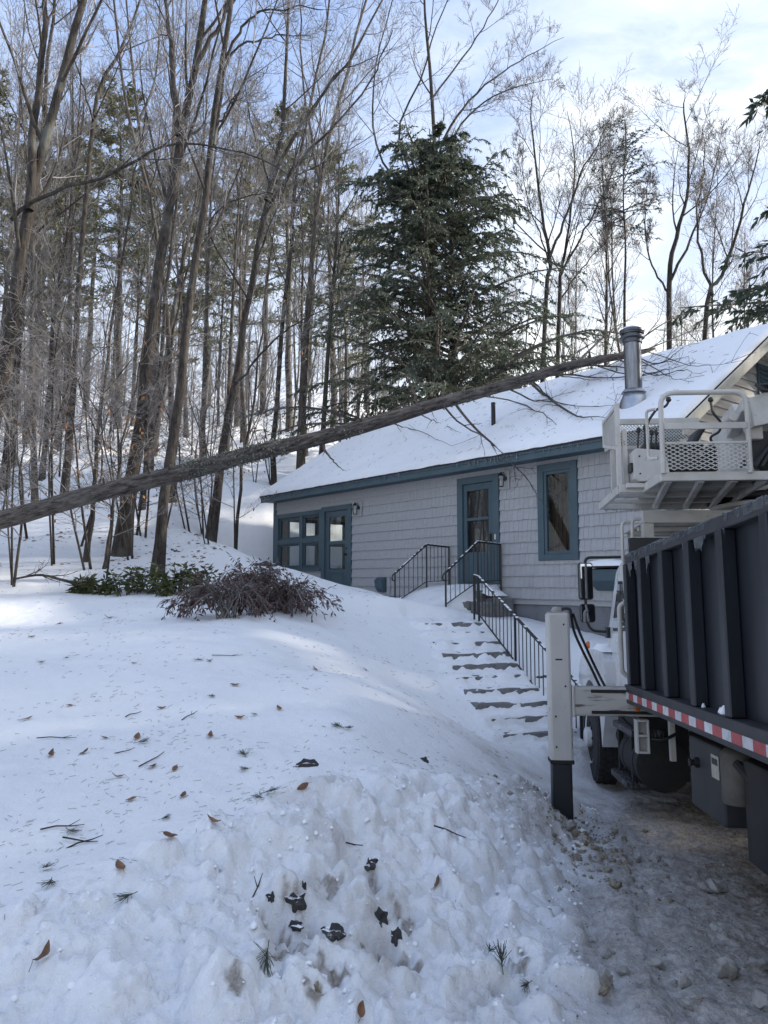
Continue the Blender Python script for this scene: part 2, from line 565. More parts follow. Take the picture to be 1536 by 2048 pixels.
def leafmat(name, c, c2, scale, c3=None, rough=0.55, trans=0.25, rand=0.2):
    m, nt, b, out = new_mat(name)
    v = coords(nt, 'Object')
    cc = nmix(nt, nramp(nt, nnoise(nt, v, scale, 4, 0.6), [(0.35, 0.0), (0.65, 1.0)]), c, c2)
    if c3:
        cc = nmix(nt, nramp(nt, nnoise(nt, v, scale * 9, 2, 0.6), [(0.56, 0.0), (0.66, 0.8)]), cc, c3)
    oi = nt.nodes.new('ShaderNodeObjectInfo')
    k = nm(nt, 'ADD', nm(nt, 'MULTIPLY', oi.outputs['Random'], rand), 1 - rand / 2)
    cc = nmix(nt, 1.0, cc, k, 'MULTIPLY')
    nt.links.new(cc, b.inputs['Base Color'])
    b.inputs['Roughness'].default_value = rough
    b.inputs['Specular IOR Level'].default_value = 0.3
    t = nt.nodes.new('ShaderNodeBsdfTranslucent')
    nt.links.new(cc, t.inputs[0])
    mx = nt.nodes.new('ShaderNodeMixShader')
    mx.inputs[0].default_value = trans
    nt.links.new(b.outputs[0], mx.inputs[1])
    nt.links.new(t.outputs[0], mx.inputs[2])
    nt.links.new(mx.outputs[0], out.inputs[0])
    return m


M['hemlock'] = leafmat('hemlock_needles', (0.060, 0.085, 0.062), (0.125, 0.145, 0.092), 0.6, (0.34, 0.35, 0.30), 0.5, 0.34)
M['pine'] = leafmat('pine_needles', (0.075, 0.092, 0.045), (0.15, 0.145, 0.07), 0.5, (0.27, 0.25, 0.18), 0.5, 0.3)
M['spruce_right'] = leafmat('dark_needles', (0.026, 0.045, 0.032), (0.045, 0.065, 0.04), 0.5, (0.12, 0.135, 0.11), 0.5, 0.2)
M['beech_leaf'] = leafmat('dry_beech_leaves', (0.26, 0.125, 0.058), (0.36, 0.21, 0.11), 3, None, 0.6, 0.35)
M['oak_leaf'] = leafmat('fallen_brown_leaf', (0.17, 0.083, 0.045), (0.29, 0.17, 0.10), 14, None, 0.5, 0.15, 0.5)
M['shrub_leaf'] = leafmat('wilted_purple_leaves', (0.062, 0.036, 0.034), (0.115, 0.066, 0.06), 4, (0.22, 0.18, 0.17), 0.45, 0.1)
M['laurel_leaf'] = leafmat('laurel_leaves', (0.055, 0.072, 0.028), (0.115, 0.12, 0.05), 5, None, 0.35, 0.15)
M['litter'] = worn('brown_needle_litter', (0.24, 0.21, 0.17), (0.14, 0.13, 0.10), 3, 0.7, None, 0)
M['sprig'] = leafmat('pine_sprig_needles', (0.06, 0.072, 0.05), (0.11, 0.12, 0.085), 9, None, 0.5, 0.1)
M['lichen'] = worn('pale_lichen', (0.20, 0.21, 0.18), (0.12, 0.125, 0.105), 14, 0.9, None, 0.4)


def snowcapped(m, lo=0.55, hi=0.85):
    # snow caught on the upward faces of a stone
    nt = m.node_tree
    b = next(n for n in nt.nodes if n.type == 'BSDF_PRINCIPLED')
    src = b.inputs['Base Color'].links[0].from_socket
    g = nt.nodes.new('ShaderNodeNewGeometry')
    sp_ = nt.nodes.new('ShaderNodeSeparateXYZ')
    nt.links.new(g.outputs['Normal'], sp_.inputs[0])
    n_ = nnoise(nt, coords(nt, 'World'), 30, 4, 0.7)
    f = nramp(nt, nm(nt, 'ADD', sp_.outputs['Z'], nm(nt, 'MULTIPLY', nm(nt, 'SUBTRACT', n_, 0.5), 1.1)), [(lo, 0.0), (hi, 1.0)])
    nt.links.new(nmix(nt, f, src, (0.86, 0.87, 0.89)), b.inputs['Base Color'])


snowcapped(M['dirt_rock'], 0.85, 1.0)
M['clod'] = worn('dirty_snow_clod', (0.34, 0.325, 0.30), (0.19, 0.17, 0.145), 7, 0.7, ((0.1, 0.085, 0.07), 0.62), 0.7)
M['clod_brown'] = worn('muddy_snow_clod', (0.30, 0.26, 0.2), (0.14, 0.10, 0.06), 9, 0.7, ((0.06, 0.045, 0.03), 0.6), 0.8)

# ------------------------------------------------------------------ the lie of the land
P0 = np.array([-3.017, 21.10])                       # left front corner of the house
P1 = np.array([4.437, 11.65])                        # right front corner
HA = (P1 - P0) / np.linalg.norm(P1 - P0)
HB = np.array([-HA[1], HA[0]])
HLEN, HDEP = 12.04, 5.4
STB = np.array([1.92, 9.6])                         # stairs: foot and head of their middle line
STT = np.array([1.07, 12.95])
STZ0, STZ1, NST = -0.24, 1.07, 10
STD = (STT - STB) / np.linalg.norm(STT - STB)
STL = float(np.linalg.norm(STT - STB))
STN = np.array([STD[1], -STD[0]])                    # to the right, seen going up


def edge_x(Y):
    return np.interp(Y, [-30, 3.0, 3.2, 4.5, 5.9, 7.0, 8.0, 9.0, 10.5, 12.0], [0.4, 0.76, 0.80, 1.02, 1.40, 1.82, 2.2, 2.62, 3.2, 4.4])


def drive_z(Y):
    y = np.clip(Y, 0, 11.5)
    return -0.05 * y - 0.0025 * y * y


_cr = np.random.RandomState(21)
CH = []                                              # chunks of ploughed snow in the bank
for i in range(620):
    y = _cr.uniform(2.3, 7.6)
    dmax = np.clip(1.95 - 0.61 * (y - 4.16), 0.6, 3.0)
    d = _cr.uniform(0.0, 1.0) ** 0.9 * dmax * 1.12
    x = edge_x(y) - d
    r = min(0.24, 0.026 + abs(_cr.normal(0, 0.035)) + (0.09 * _cr.rand() if _cr.rand() < 0.12 else 0))
    CH.append((x, y, r))
for i in range(110):
    x, y = _cr.uniform(-3.2, -0.6), _cr.uniform(2.2, 3.7)
    CH.append((x, y, 0.03 + abs(_cr.normal(0, 0.04))))
CH = np.array(CH)


# hollows in the bank and lawn where stones and dark soil show: x, y, radius, depth
HOLES = [(1.57, 6.92, 0.26, 0.20), (-0.56, 4.90, 0.13, 0.07), (-0.43, 4.95, 0.13, 0.07), (0.29, 5.60, 0.07, 0.05), (-0.44, 3.92, 0.12, 0.13), (-0.56, 3.97, 0.06, 0.06), (-0.08, 4.42, 0.10, 0.14), (-0.02, 3.90, 0.10, 0.13),
         (-0.23, 3.60, 0.10, 0.09), (-0.43, 3.70, 0.13, 0.08), (0.05, 3.88, 0.10, 0.07), (-0.60, 3.22, 0.05, 0.03), (-0.29, 3.38, 0.06, 0.04), (0.16, 3.84, 0.05, 0.03), (0.66, 4.0, 0.10, 0.05), (0.10, 4.2, 0.12, 0.10), (-0.30, 4.25, 0.10, 0.06)]


def house_local(X, Y):
    dx, dy = X - P0[0], Y - P0[1]
    return dx * HA[0] + dy * HA[1], dx * HB[0] + dy * HB[1]


def H(X, Y, chunks=True):
    X = np.asarray(X, float)
    Y = np.asarray(Y, float)
    shp = X.shape
    X, Y = np.atleast_1d(X).ravel(), np.atleast_1d(Y).ravel()
    dr = drive_z(Y)
    slope = 0.16 + 0.15 * sst(6, -3, X)
    yb = np.maximum(Y - 13.4, 0)
    hill = slope * (np.sqrt(yb * yb + 1.0) - 1.0)
    hill = np.where(Y > 75, hill * 1.0, hill)
    hill = np.minimum(hill, slope * 68 + 0.05 * np.maximum(yb - 68, 0))
    yl = np.clip(Y, -5, 13.4)
    lawn = 0.09 + 0.152 * (yl - 4.0) + hill
    lawn = np.where(Y < 3.0, np.maximum(lawn, -0.06), lawn)
    lawn = lawn + fbm(X, Y, 0.22, 3) * (0.10 + 0.30 * sst(14, 24, Y)) + fbm(X + 5, Y, 0.9, 3) * (0.028 + 0.06 * sst(15, 22, Y))
    d = edge_x(Y) - X
    w = np.interp(Y, [2, 5, 7, 9, 14], [2.3, 1.8, 2.4, 3.3, 3.0])
    f = sst(-0.05, 1, d / w)
    h = dr + (lawn - dr) * f
    # the ploughed bank's ridge
    drg = np.clip(2.25 - 0.61 * (Y - 4.16), 0.75, 3.4)
    win = sst(7.9, 6.4, Y) * sst(1.5, 2.4, Y)
    ridge = 0.155 * np.exp(-((d - drg + 0.15) / 0.55) ** 2) + 0.06 * np.exp(-((d - drg * 0.5) / 0.4) ** 2)
    h = h + ridge * win
    # far right: past the truck the ground climbs again
    h = h + (lawn - h) * sst(13.0, 18.0, Y) * sst(0.0, -1.5, d)
    h = np.where(X > 7.5, np.maximum(h, dr + 0.5 * sst(7.5, 10.0, X) * (1 + 0.3 * fbm(X, Y, 0.5, 2))), h)
    # level ground along the house front
    s, o = house_local(X, Y)
    ds = np.maximum(np.maximum(-s, s - HLEN), 0)
    db = np.maximum(np.maximum(-o, o - HDEP), 0)
    dist = np.hypot(ds, db)
    zf = np.interp(s, [-3, 0, 2.3, 4.7, 8.5, 9.6, 10.4, 12.0], [1.7, 1.42, 1.335, 1.31, 1.10, 0.98, 0.86, 0.55])
    pad = sst(3.0, 0.35, dist) * np.where((Y < 19.5) | (s > -0.5), 1.0, 0.75)
    h = h + (zf + 0.015 * fbm(X, Y, 1.1, 2) - h) * pad
    inside = (ds == 0) & (o > 0.06) & (o < HDEP - 0.1)
    # stairs
    rx, ry = X - STB[0], Y - STB[1]
    t = (rx * STD[0] + ry * STD[1]) / STL
    q = rx * STN[0] + ry * STN[1]
    tt = np.clip(t, 0, 0.9999) * NST
    k = np.floor(tt)
    fr = tt - k
    wob = 0.07 * fbm(X, Y, 6.0, 3)
    pr = sst(0.0, 0.30, fr + wob) * 0.80 + 0.20 * fr
    zs = STZ0 + (STZ1 - STZ0) * (k + pr) / NST
    zlin = STZ0 + (STZ1 - STZ0) * np.clip(t, 0, 1)
    endw = sst(-0.22, 0.0, t) * sst(1.14, 1.0, t)
    h = h + (zlin - h) * endw * np.where(q < 0, sst(3.6, 0.4, -q), sst(1.9, 0.75, q))
    h = h + (zs + 0.028 * fbm(X, Y, 5.0, 3) - h) * endw * sst(0.66, 0.52, np.abs(q + 0.02 + 0.1 * fbm(X, Y, 1.5, 2)))
    # snow over the stoop in front of the right door
    so_ = np.interp(o, [-2.1, -1.5, -0.95, -0.62, 0.0], [1.06, 1.27, 1.54, 1.62, 1.66])
    ws = sst(6.55, 7.08, s) * sst(8.60, 8.34, s) * sst(-2.1, -1.7, o)
    h = np.where(o < 0.06, h + (np.maximum(so_ + 0.03 * fbm(X, Y, 2.2, 2), h) - h) * ws, h)
    # small relief: trodden and crusted lawn, lumpy bank, rutted drive
    bank = sst(-0.12, 0.25, d) * sst(drg + 0.35, drg - 0.25, d) * win * (0.55 + 0.45 * sst(-1.6, -0.6, X))
    lump = fbm(X, Y, 3.2, 4, 0.55)
    h = h + bank * (0.012 * fbm(X, Y, 15.0, 3, 0.65) + 0.010 * np.abs(fbm(X + 9, Y, 24.0, 2)))
    h = h + bank * (0.062 * lump + 0.035 * np.abs(fbm(X + 3, Y, 7.5, 3)))
    h = h + 0.006 * fbm(X, Y, 5.5, 3) * sst(20, 8, Y) + 0.010 * fbm(X, Y, 1.7, 2)
    onroad = sst(0.1, -0.25, d) * sst(12.5, 10.5, Y)
    h = h + onroad * (0.022 * fbm(X, Y, 4.5, 4, 0.6) + 0.012 * np.abs(fbm(X, Y, 12, 3)))
    # wheel rut pressed along the edge of the drive, with tread bars
    rut = np.exp(-((d + 0.16) / 0.10) ** 2) * sst(6.2, 5.2, Y)
    h = h - rut * (0.045 + 0.010 * np.sin(Y * 2 * math.pi / 0.11 + d * 14))
    rut2 = (np.exp(-((d + 0.47) / 0.075) ** 4) + np.exp(-((d + 1.35) / 0.10) ** 4)) * sst(7.0, 5.5, Y)
    h = h - rut2 * (0.022 + 0.007 * np.sin(Y * 2 * math.pi / 0.09 - d * 18))
    if chunks:
        sel = np.where((Y > 2.0) & (Y < 8.0) & (d > -0.4) & (d < 4.4))[0]
        if len(sel):
            xs, ys, hs = X[sel], Y[sel], h[sel].copy()
            order = np.argsort(ys)
            xs, ys, hs = xs[order], ys[order], hs[order]
            b0 = hs.copy()
            for cx, cy, r in CH:
                i0, i1 = np.searchsorted(ys, [cy - r * 1.25, cy + r * 1.25])
                if i1 <= i0:
                    continue
                x_, y_ = xs[i0:i1], ys[i0:i1]
                near = np.abs(x_ - cx) < r * 1.25
                if not near.any():
                    continue
                jj = np.where(near)[0] + i0
                wx = xs[jj] + 0.5 * r * perlin(xs[jj] / r * 0.9, ys[jj] / r * 0.9) + 0.2 * r * perlin(xs[jj] / r * 2.6, ys[jj] / r * 2.6)
                wy = ys[jj] + 0.5 * r * perlin(xs[jj] / r * 0.9 + 9, ys[jj] / r * 0.9)
                dd = ((wx - cx) ** 2 + (wy - cy) ** 2) / (r * r)
                top = np.clip((1 - dd) * 1.5, 0, 1) ** 0.55
                tl = 1 + 0.35 * (math.cos(cx * 91.7) * (xs[jj] - cx) + math.sin(cy * 77.3) * (ys[jj] - cy)) / r
                hs[jj] = np.maximum(hs[jj], b0[jj] + top * r * 0.62 * tl)
            back = np.empty_like(hs)
            back[order] = hs
            h[sel] = back
        for cx, cy, r, dp in HOLES:
            q2 = ((X - cx) / r) ** 2 + np.where(Y > cy, (Y - cy) / (r * 0.8), (Y - cy) / (r * 1.5)) ** 2
            h = h - dp * np.exp(-q2 * q2) * (1 + 0.5 * perlin(X * 22, Y * 22))
    h = np.where(inside, np.minimum(h, 0.4), h)
    return h.reshape(shp)


def dirt(X, Y):
    d = edge_x(Y) - X
    v = sst(0.22, -0.30, d + 0.16 * fbm(X, Y, 1.3, 3)) * sst(13.0, 11.0, Y)
    v = v * (0.82 + 0.18 * sst(-0.3, -1.3, d))
    # mud thrown up round the outrigger foot and along the edge of the drive
    for cx, cy, r, a in ((2.35, 8.1, 0.8, 0.9), (2.7, 9.2, 0.8, 0.9), (1.50, 6.7, 0.75, 0.95), (1.75, 8.1, 0.9, 0.7), (1.25, 5.3, 0.35, 0.6), (1.6, 9.4, 0.8, 0.35)):
        v = np.maximum(v, a * np.exp(-((X - cx) ** 2 + (Y - cy) ** 2) / (r * r)) * (0.75 + 0.5 * fbm(X, Y, 2.0, 3)))
    # grit showing in the hollows of the bank
    for cx, cy, r, a in ((-0.10, 4.1, 0.30, 0.55), (-0.35, 4.6, 0.3, 0.3), (0.02, 3.75, 0.22, 0.7), (-0.42, 3.8, 0.22, 0.5), (0.45, 3.6, 0.3, 0.3), (-0.35, 5.0, 0.3, 0.35)):
        v = np.maximum(v, a * np.exp(-((X - cx) ** 2 + (Y - cy) ** 2) / (r * r)) * (0.6 + 0.9 * fbm(X, Y, 4.0, 3)))
    for cx, cy, r, dp in HOLES:
        if cy > 4.8:
            continue
        q2 = ((X - cx) / r) ** 2 + ((Y - cy) / r) ** 2
        v = np.maximum(v, 0.85 * sst(0.50, 0.72, np.exp(-q2 * 1.0) * (0.72 + 1.1 * fbm(X, Y, 13.0, 3, 0.6))))
    return np.clip(v, 0, 1)


def Hs(x, y):
    return float(H(np.array([x]), np.array([y]))[0])


def ground_at(px, py):
    """where the line of sight through a photo pixel meets the ground"""
    ys = np.concatenate([np.linspace(2.2, 16, 1400), np.linspace(16.05, 60, 900)])
    d = ray(px, py)
    pts = EYE[None] + d[None] * (ys / d[1])[:, None]
    hz = H(pts[:, 0], pts[:, 1])
    k = np.argmax(pts[:, 2] <= hz)
    return pts[k, 0], pts[k, 1], hz[k]


us = np.concatenate([np.linspace(-3.0, -0.47, 62)[:-1], np.linspace(-0.47, 0.47, 430), np.linspace(0.47, 3.0, 52)[1:]])
ys = np.concatenate([np.linspace(-26, 0.4, 14)[:-1], np.linspace(0.4, 2.3, 24)[:-1], np.linspace(2.3, 7.0, 250)[:-1], np.linspace(7.0, 9.2, 80)[:-1], np.linspace(9.2, 13.2, 210)[:-1], np.linspace(13.2, 15, 36)[:-1],
                     np.linspace(15, 40, 110)[:-1], np.linspace(40, 150, 45)])
GU, GY = np.meshgrid(us, ys)
GX = GU * np.maximum(GY + 4, 4.4)
GZ = H(GX, GY)
gv = np.stack([GX, GY, GZ], -1).reshape(-1, 3)
nr, nc = GX.shape
ii = np.arange(nr * nc).reshape(nr, nc)
gf = np.stack([ii[:-1, :-1], ii[:-1, 1:], ii[1:, 1:], ii[1:, :-1]], -1).reshape(-1, 4)
fc = gv[gf].mean(1)
is_drive = (fc[:, 0] > edge_x(fc[:, 1])) & (fc[:, 1] < 11.2) & (fc[:, 0] < 8.5)
gd = dirt(gv[:, 0], gv[:, 1])
for nm_, sel in (('snow_ground', ~is_drive), ('driveway', is_drive)):
    ff = gf[sel]
    used, inv = np.unique(ff, return_inverse=True)
    me = np_mesh(nm_, gv[used], inv.reshape(-1, 4))
    a = me.attributes.new('dirt', 'FLOAT', 'POINT')
    a.data.foreach_set('value', gd[used].astype(np.float32))
    tag(link_mesh(nm_, me, M['snow']), kind='structure')

# ------------------------------------------------------------------ the house
rng = random.Random(4)
house = empty('house', (P0[0], P0[1], 0), math.atan2(HA[1], HA[0]))
tag(house, 'grey shingled cottage with teal trim and snow on its roof', 'house')
HEAD = 3.86                                           # underside of the soffit
WALL0 = 1.40
OPEN = [(0.14, 2.38, 2.00, 3.52), (2.38, 3.66, 1.33, 3.56), (7.29, 8.42, 1.66, 3.76), (9.37, 10.24, 2.08, 3.79)]


def cut_boxes(mb, x0, x1, z0, z1, holes, put):
    xs = sorted({x0, x1} | {q for h in holes for q in h[:2] if x0 < q < x1})
    for a, b_ in zip(xs, xs[1:]):
        mid = (a + b_) / 2
        blk = sorted((h[2], h[3]) for h in holes if h[0] < mid < h[1])
        z = z0
        for c, d in blk + [(z1, z1)]:
            if c > z:
                put(a, b_, z, min(c, z1))
            z = max(z, d)


w = MB()
cut_boxes(w, 0.012, HLEN - 0.012, 1.30, HEAD, OPEN, lambda a, b_, c, d: w.bx(a, b_, 0.014, 0.14, c, d))
w.build('front_wall', M['shingle_many'], house)
w = MB()
w.bx(0.02, HLEN - 0.03, 0.05, 0.3, -0.4, 1.30)
w.bx(HLEN - 0.29, HLEN - 0.04, 0.301, HDEP - 0.05, -0.4, 1.30)
w.build('foundation', M['concrete'], house)
# shingles: every course overlaps the one below
EXP = (HEAD - WALL0) / 12
shl = []
for kc in range(12):
    z0 = WALL0 + kc * EXP
    x = 0.13
    spans = []

    def put(a, b_, c, d):
        spans.append((a, b_, c, d))
    cut_boxes(None, 0.13, HLEN - 0.14, z0, z0 + EXP, [(a - .004, b_ + .004, c - .004, d + .004) for a, b_, c, d in OPEN], put)
    merged = []
    for q in spans:
        if merged and abs(merged[-1][1] - q[0]) < 1e-6 and merged[-1][2:] == q[2:]:
            merged[-1] = (merged[-1][0], *merged[-1][1:1], q[1], *q[2:])
        else:
            merged.append(q)
    for a, b_, c, d in merged:
        if d - c < 0.02:
            continue
        x = a
        while x < b_ - 1e-6:
            wd = rng.choice((0.09, 0.105, 0.115, 0.125, 0.135))
            e = x + wd
            if b_ - e < 0.05:
                e = b_
            shl.append((x + 0.002, e - 0.002, c, d, z0))
            x = e


def shingle(mb, q):
    a, b_, c, d, z0 = q
    f0 = (c - z0) / EXP
    f1 = (d - z0) / EXP
    dz = rng.uniform(-0.004, 0.003) if f0 < 0.01 else 0
    y0 = -0.030 + 0.026 * f0 + rng.uniform(-0.002, 0.002)
    y1 = -0.030 + 0.026 * f1
    c += dz
    vs = [(a, y0, c), (b_, y0, c), (b_, 0.0135, c), (a, 0.0135, c), (a, y1, d), (b_, y1, d), (b_, 0.0135, d), (a, 0.0135, d)]
    mb.add(vs, [(3, 2, 1, 0), (4, 5, 6, 7), (0, 1, 5, 4), (1, 2, 6, 5), (2, 3, 7, 6), (3, 0, 4, 7)])


shl.sort(key=lambda q: -q[1])
for q in shl[:300]:
    mb = MB()
    shingle(mb, q)
    mb.build('shingle', M['shingle'], house)
mb = MB()
for q in shl[300:]:
    shingle(mb, q)
mb.build('shingle_courses', M['shingle_many'], house, kind='stuff')

# corner boards, frieze, soffit, fascia
MB().bx(0.0, 0.125, -0.036, 0.012, 1.2, HEAD - 0.003).build('corner_board', M['teal'], house, bevel=0.004)
MB().bx(HLEN - 0.135, HLEN, -0.036, 0.012, 0.9, HEAD - 0.003).build('corner_board', M['teal'], house, bevel=0.004)
MB().bx(HLEN - 0.012, HLEN + 0.034, 0.015, 0.13, 0.9, HEAD - 0.003).build('corner_board', M['teal'], house, bevel=0.004)
EV = -0.42                                            # eave line
mb = MB()
for k in range(6):
    mb.bx(-0.02, HLEN + 0.36, EV + 0.04 + k * 0.064, EV + 0.04 + k * 0.064 + 0.058, HEAD, HEAD + 0.014)
mb.build('soffit', M['teal_dark'], house)
MB().bx(-0.03, HLEN + 0.40, EV, EV + 0.032, HEAD - 0.02, 4.035).build('fascia', M['teal'], house, bevel=0.004)
MB().bx(-0.03, HLEN + 0.40, EV - 0.018, EV - 0.002, HEAD + 0.09, 4.035).build('fascia_trim', M['teal_dark'], house, bevel=0.003)

RIDGE = (2.72, 6.10)
EZ = 4.045
SLOPE = (RIDGE[1] - EZ) / (RIDGE[0] - EV)
RX0, RX1 = -0.05, HLEN + 0.40
mb = MB()
poly = [(RX0, EV - 0.03, EZ - 0.02), (RX0, RIDGE[0], RIDGE[1]), (RX0, RIDGE[0], RIDGE[1] - 0.06), (RX0, EV - 0.03, EZ - 0.055)]
mb.prism(poly, (RX0, 0, 0), (RX1, 0, 0))
poly = [(RX0, RIDGE[0] + 0.001, RIDGE[1]), (RX0, HDEP + 0.45, EZ - 0.02), (RX0, HDEP + 0.45, EZ - 0.075), (RX0, RIDGE[0] + 0.001, RIDGE[1] - 0.10)]
mb.prism(poly, (RX0, 0, 0), (RX1, 0, 0))
mb.build('roof', M['roof_edge'], house)


def roof_z(o):
    return EZ + (o - EV) * SLOPE


# snow lying on the front slope: a thick sheet with a rounded, slightly ragged lip
na, nb_ = 260, 70
sa = np.linspace(RX0 + 0.008, RX1 - 0.008, na)
tb = np.linspace(0, 1, nb_)
SA, TB = np.meshgrid(sa, tb, indexing='ij')
lip = EV - 0.040 + 0.022 * fbm(sa, sa * 0, 1.9, 5, 0.6)[:, None] * (1 - TB)
SO = lip + (RIDGE[0] + 0.02 - lip) * TB
th = 0.105 + 0.03 * fbm(SA, SO, 0.7, 4) + 0.007 * fbm(SA * 0.6, SO * 2.4, 3.5, 3)
run = (SO - lip)
th = th * np.sqrt(np.clip(run / 0.10, 0.02, 1)) * np.sqrt(np.clip((SA - sa[0]) / 0.07, 0.05, 1)) * np.sqrt(np.clip((sa[-1] - SA) / 0.06, 0.05, 1))
# a hollow below the pipes where snow has slid and the trunk brushed it
SZ = roof_z(SO) + th + 0.004
sv = np.stack([SA, SO, SZ], -1).reshape(-1, 3)
ix = np.arange(na * nb_).reshape(na, nb_)
sf = np.stack([ix[:-1, :-1], ix[1:, :-1], ix[1:, 1:], ix[:-1, 1:]], -1).reshape(-1, 4)
bv = np.stack([SA, SO, roof_z(SO) + 0.002], -1)
edge = np.concatenate([np.stack([ix[:, 0], np.arange(na)], -1)])
low = bv[:, 0, :]
n0 = len(sv)
sv = np.concatenate([sv, low, bv[0], bv[-1]])
f2 = [(ix[i, 0], n0 + i, n0 + i + 1, ix[i + 1, 0]) for i in range(na - 1)]
f2 += [(ix[0, j + 1], n0 + na + j + 1, n0 + na + j, ix[0, j]) for j in range(nb_ - 1)]
f2 += [(ix[-1, j], n0 + na + nb_ + j, n0 + na + nb_ + j + 1, ix[-1, j + 1]) for j in range(nb_ - 1)]
sf = np.concatenate([sf, np.array(f2)])
link_mesh('roof_snow', np_mesh('roof_snow', sv, sf), M['roof_snow'], house)
mb = MB()
mb.prism([(RX0 + 0.02, RIDGE[0] + 0.022, RIDGE[1] + 0.10), (RX0 + 0.02, HDEP + 0.44, EZ + 0.06), (RX0 + 0.02, HDEP + 0.44, EZ - 0.016), (RX0 + 0.02, RIDGE[0] + 0.022, RIDGE[1] + 0.004)], (RX0, 0, 0), (RX1 - 0.04, 0, 0))
mb.build('rear_roof_snow', M['roof_snow'], house)
# needles and bits of twig strewn over the roof snow
q = MB()
for i in range(380):
    s_, t_ = rng.uniform(0.1, HLEN + 0.2), rng.random()
    if rng.random() < 0.55:
        s_ = rng.gauss(8.8, 2.0)
    if not 0.1 < s_ < HLEN + 0.2:
        continue
    o_ = EV + 0.05 + (RIDGE[0] - EV - 0.1) * t_
    i_, j_ = min(na - 1, max(0, int((s_ - sa[0]) / (sa[-1] - sa[0]) * (na - 1)))), min(nb_ - 1, int((o_ + 0.46) / (RIDGE[0] + 0.48) * (nb_ - 1)))
    zq = SZ[i_, j_] + (o_ - SO[i_, j_]) * SLOPE + 0.006
    a_, L_ = rng.uniform(0, 6.28), rng.choice((0.03, 0.04, 0.06, 0.1))
    dx_, dy_ = math.cos(a_) * L_, math.sin(a_) * L_
    q.beam((s_, o_, zq), (s_ + dx_, o_ + dy_, zq + dy_ * SLOPE), 0.005, 0.004)
q.build('roof_litter', M['litter'], house, kind='stuff')
# icicles along the eave: far too many and too small to single out
mb = MB()
for i in range(300):
    s_ = rng.uniform(0, HLEN + 0.36)
    if rng.random() < 0.35:
        s_ = round(s_ / 0.6) * 0.6 + rng.uniform(-0.12, 0.12)
    L = rng.choice((0.03, 0.04, 0.05, 0.07, 0.12)) * rng.uniform(0.6, 1.3)
    r = 0.003 + 0.04 * L
    yy = EV - 0.036 + rng.uniform(-0.006, 0.004)
    zt = 3.985
    mb.tube([(s_, yy, zt), (s_, yy, zt - L * 0.5), (s_ + rng.uniform(-.003, .003), yy, zt - L)], [r, r * 0.7, 0.0012], 5)
mb.build('icicles', M['ice'], house, smooth=60, kind='stuff')

# right gable: rake board, clapboards, teal louvre under the peak
xg = HLEN
mb = MB()
for sgn in (-1, 1):
    y_e = EV if sgn < 0 else HDEP + 0.44
    a = Vector((RX1 - 0.008, y_e, EZ - 0.024))
    c = Vector((RX1 - 0.008, RIDGE[0], RIDGE[1] - 0.026))
    q = MB()
    poly = [a, c, c - Vector((0, 0, 0.21)), a - Vector((0, 0, 0.19))]
    q.prism(poly, (0, 0, 0), (0.03, 0, 0))
    q.build('rake_board', M['cream'], house, bevel=0.004)
    q = MB()
    poly = [a + Vector((0.031, 0, 0.012)), c + Vector((0.031, 0, 0.012)), c + Vector((0.031, 0, -0.05)), a + Vector((0.031, 0, -0.05))]
    q.prism(poly, (0, 0, 0), (0.018, 0, 0))
    q.build('rake_trim', M['cream'], house, bevel=0.003)
q = MB()
for sgn in (-1, 1):
    y_e = EV + 0.04 if sgn < 0 else HDEP + 0.40
    q.prism([(HLEN + 0.012, y_e, EZ - 0.09), (HLEN + 0.012, RIDGE[0], RIDGE[1] - 0.118), (HLEN + 0.012, RIDGE[0], RIDGE[1] - 0.13), (HLEN + 0.012, y_e, EZ - 0.102)], (0, 0, 0), (0.37, 0, 0))
q.build('rake_soffit', M['cream'], house)
MB().prism([(HLEN - 0.14, 0.141, 1.3), (HLEN - 0.14, HDEP, 1.3), (HLEN - 0.14, HDEP, HEAD + 0.1), (HLEN - 0.14, RIDGE[0], RIDGE[1] - 0.13), (HLEN - 0.14, 0.141, HEAD + 0.28)], (0, 0, 0), (0.139, 0, 0)).build('gable_wall', M['clapboard'], house)
z = 1.32
while z < 5.85:
    zt = min(z + 0.155, 5.9)
    ya = max(0.135, (z - EZ + 0.14) / SLOPE + EV)
    yb2 = max(0.135, (zt - EZ + 0.14) / SLOPE + EV)
    za, zb = 2 * RIDGE[0] - ya, 2 * RIDGE[0] - yb2
    za, zb = min(za, HDEP), min(zb, HDEP)
    vs = [(HLEN + 0.030, ya, z), (HLEN + 0.030, za, z), (HLEN + 0.002, za, z), (HLEN + 0.002, ya, z), (HLEN + 0.008, yb2, zt), (HLEN + 0.008, zb, zt), (HLEN + 0.002, zb, zt), (HLEN + 0.002, yb2, zt)]
    MB().add(vs, [(0, 1, 2, 3), (7, 6, 5, 4), (0, 4, 5, 1), (1, 5, 6, 2), (2, 6, 7, 3), (3, 7, 4, 0)]).build('clapboard', M['clapboard'], house)
    z += 0.155
lv = MB().bx(HLEN + 0.03, HLEN + 0.065, RIDGE[0] - 0.02, RIDGE[0] + 0.5, 5.0, 5.55).build('gable_vent', M['teal'], house, bevel=0.004)
for k in range(6):
    MB().beam((HLEN + 0.068, RIDGE[0] + 0.03, 5.06 + k * 0.08), (HLEN + 0.068, RIDGE[0] + 0.45, 5.06 + k * 0.08), 0.03, 0.03).build('louvre', M['teal_dark'], lv)

# the other walls, floor and ceiling: seen through the glazed porch
q = MB()
EO = [(0.35, 2.35, 2.0, 3.45), (2.55, 4.9, 2.0, 3.45)]


def put_end(a, b_, c, d):
    q.bx(0.0, 0.12, a, b_, c, d)


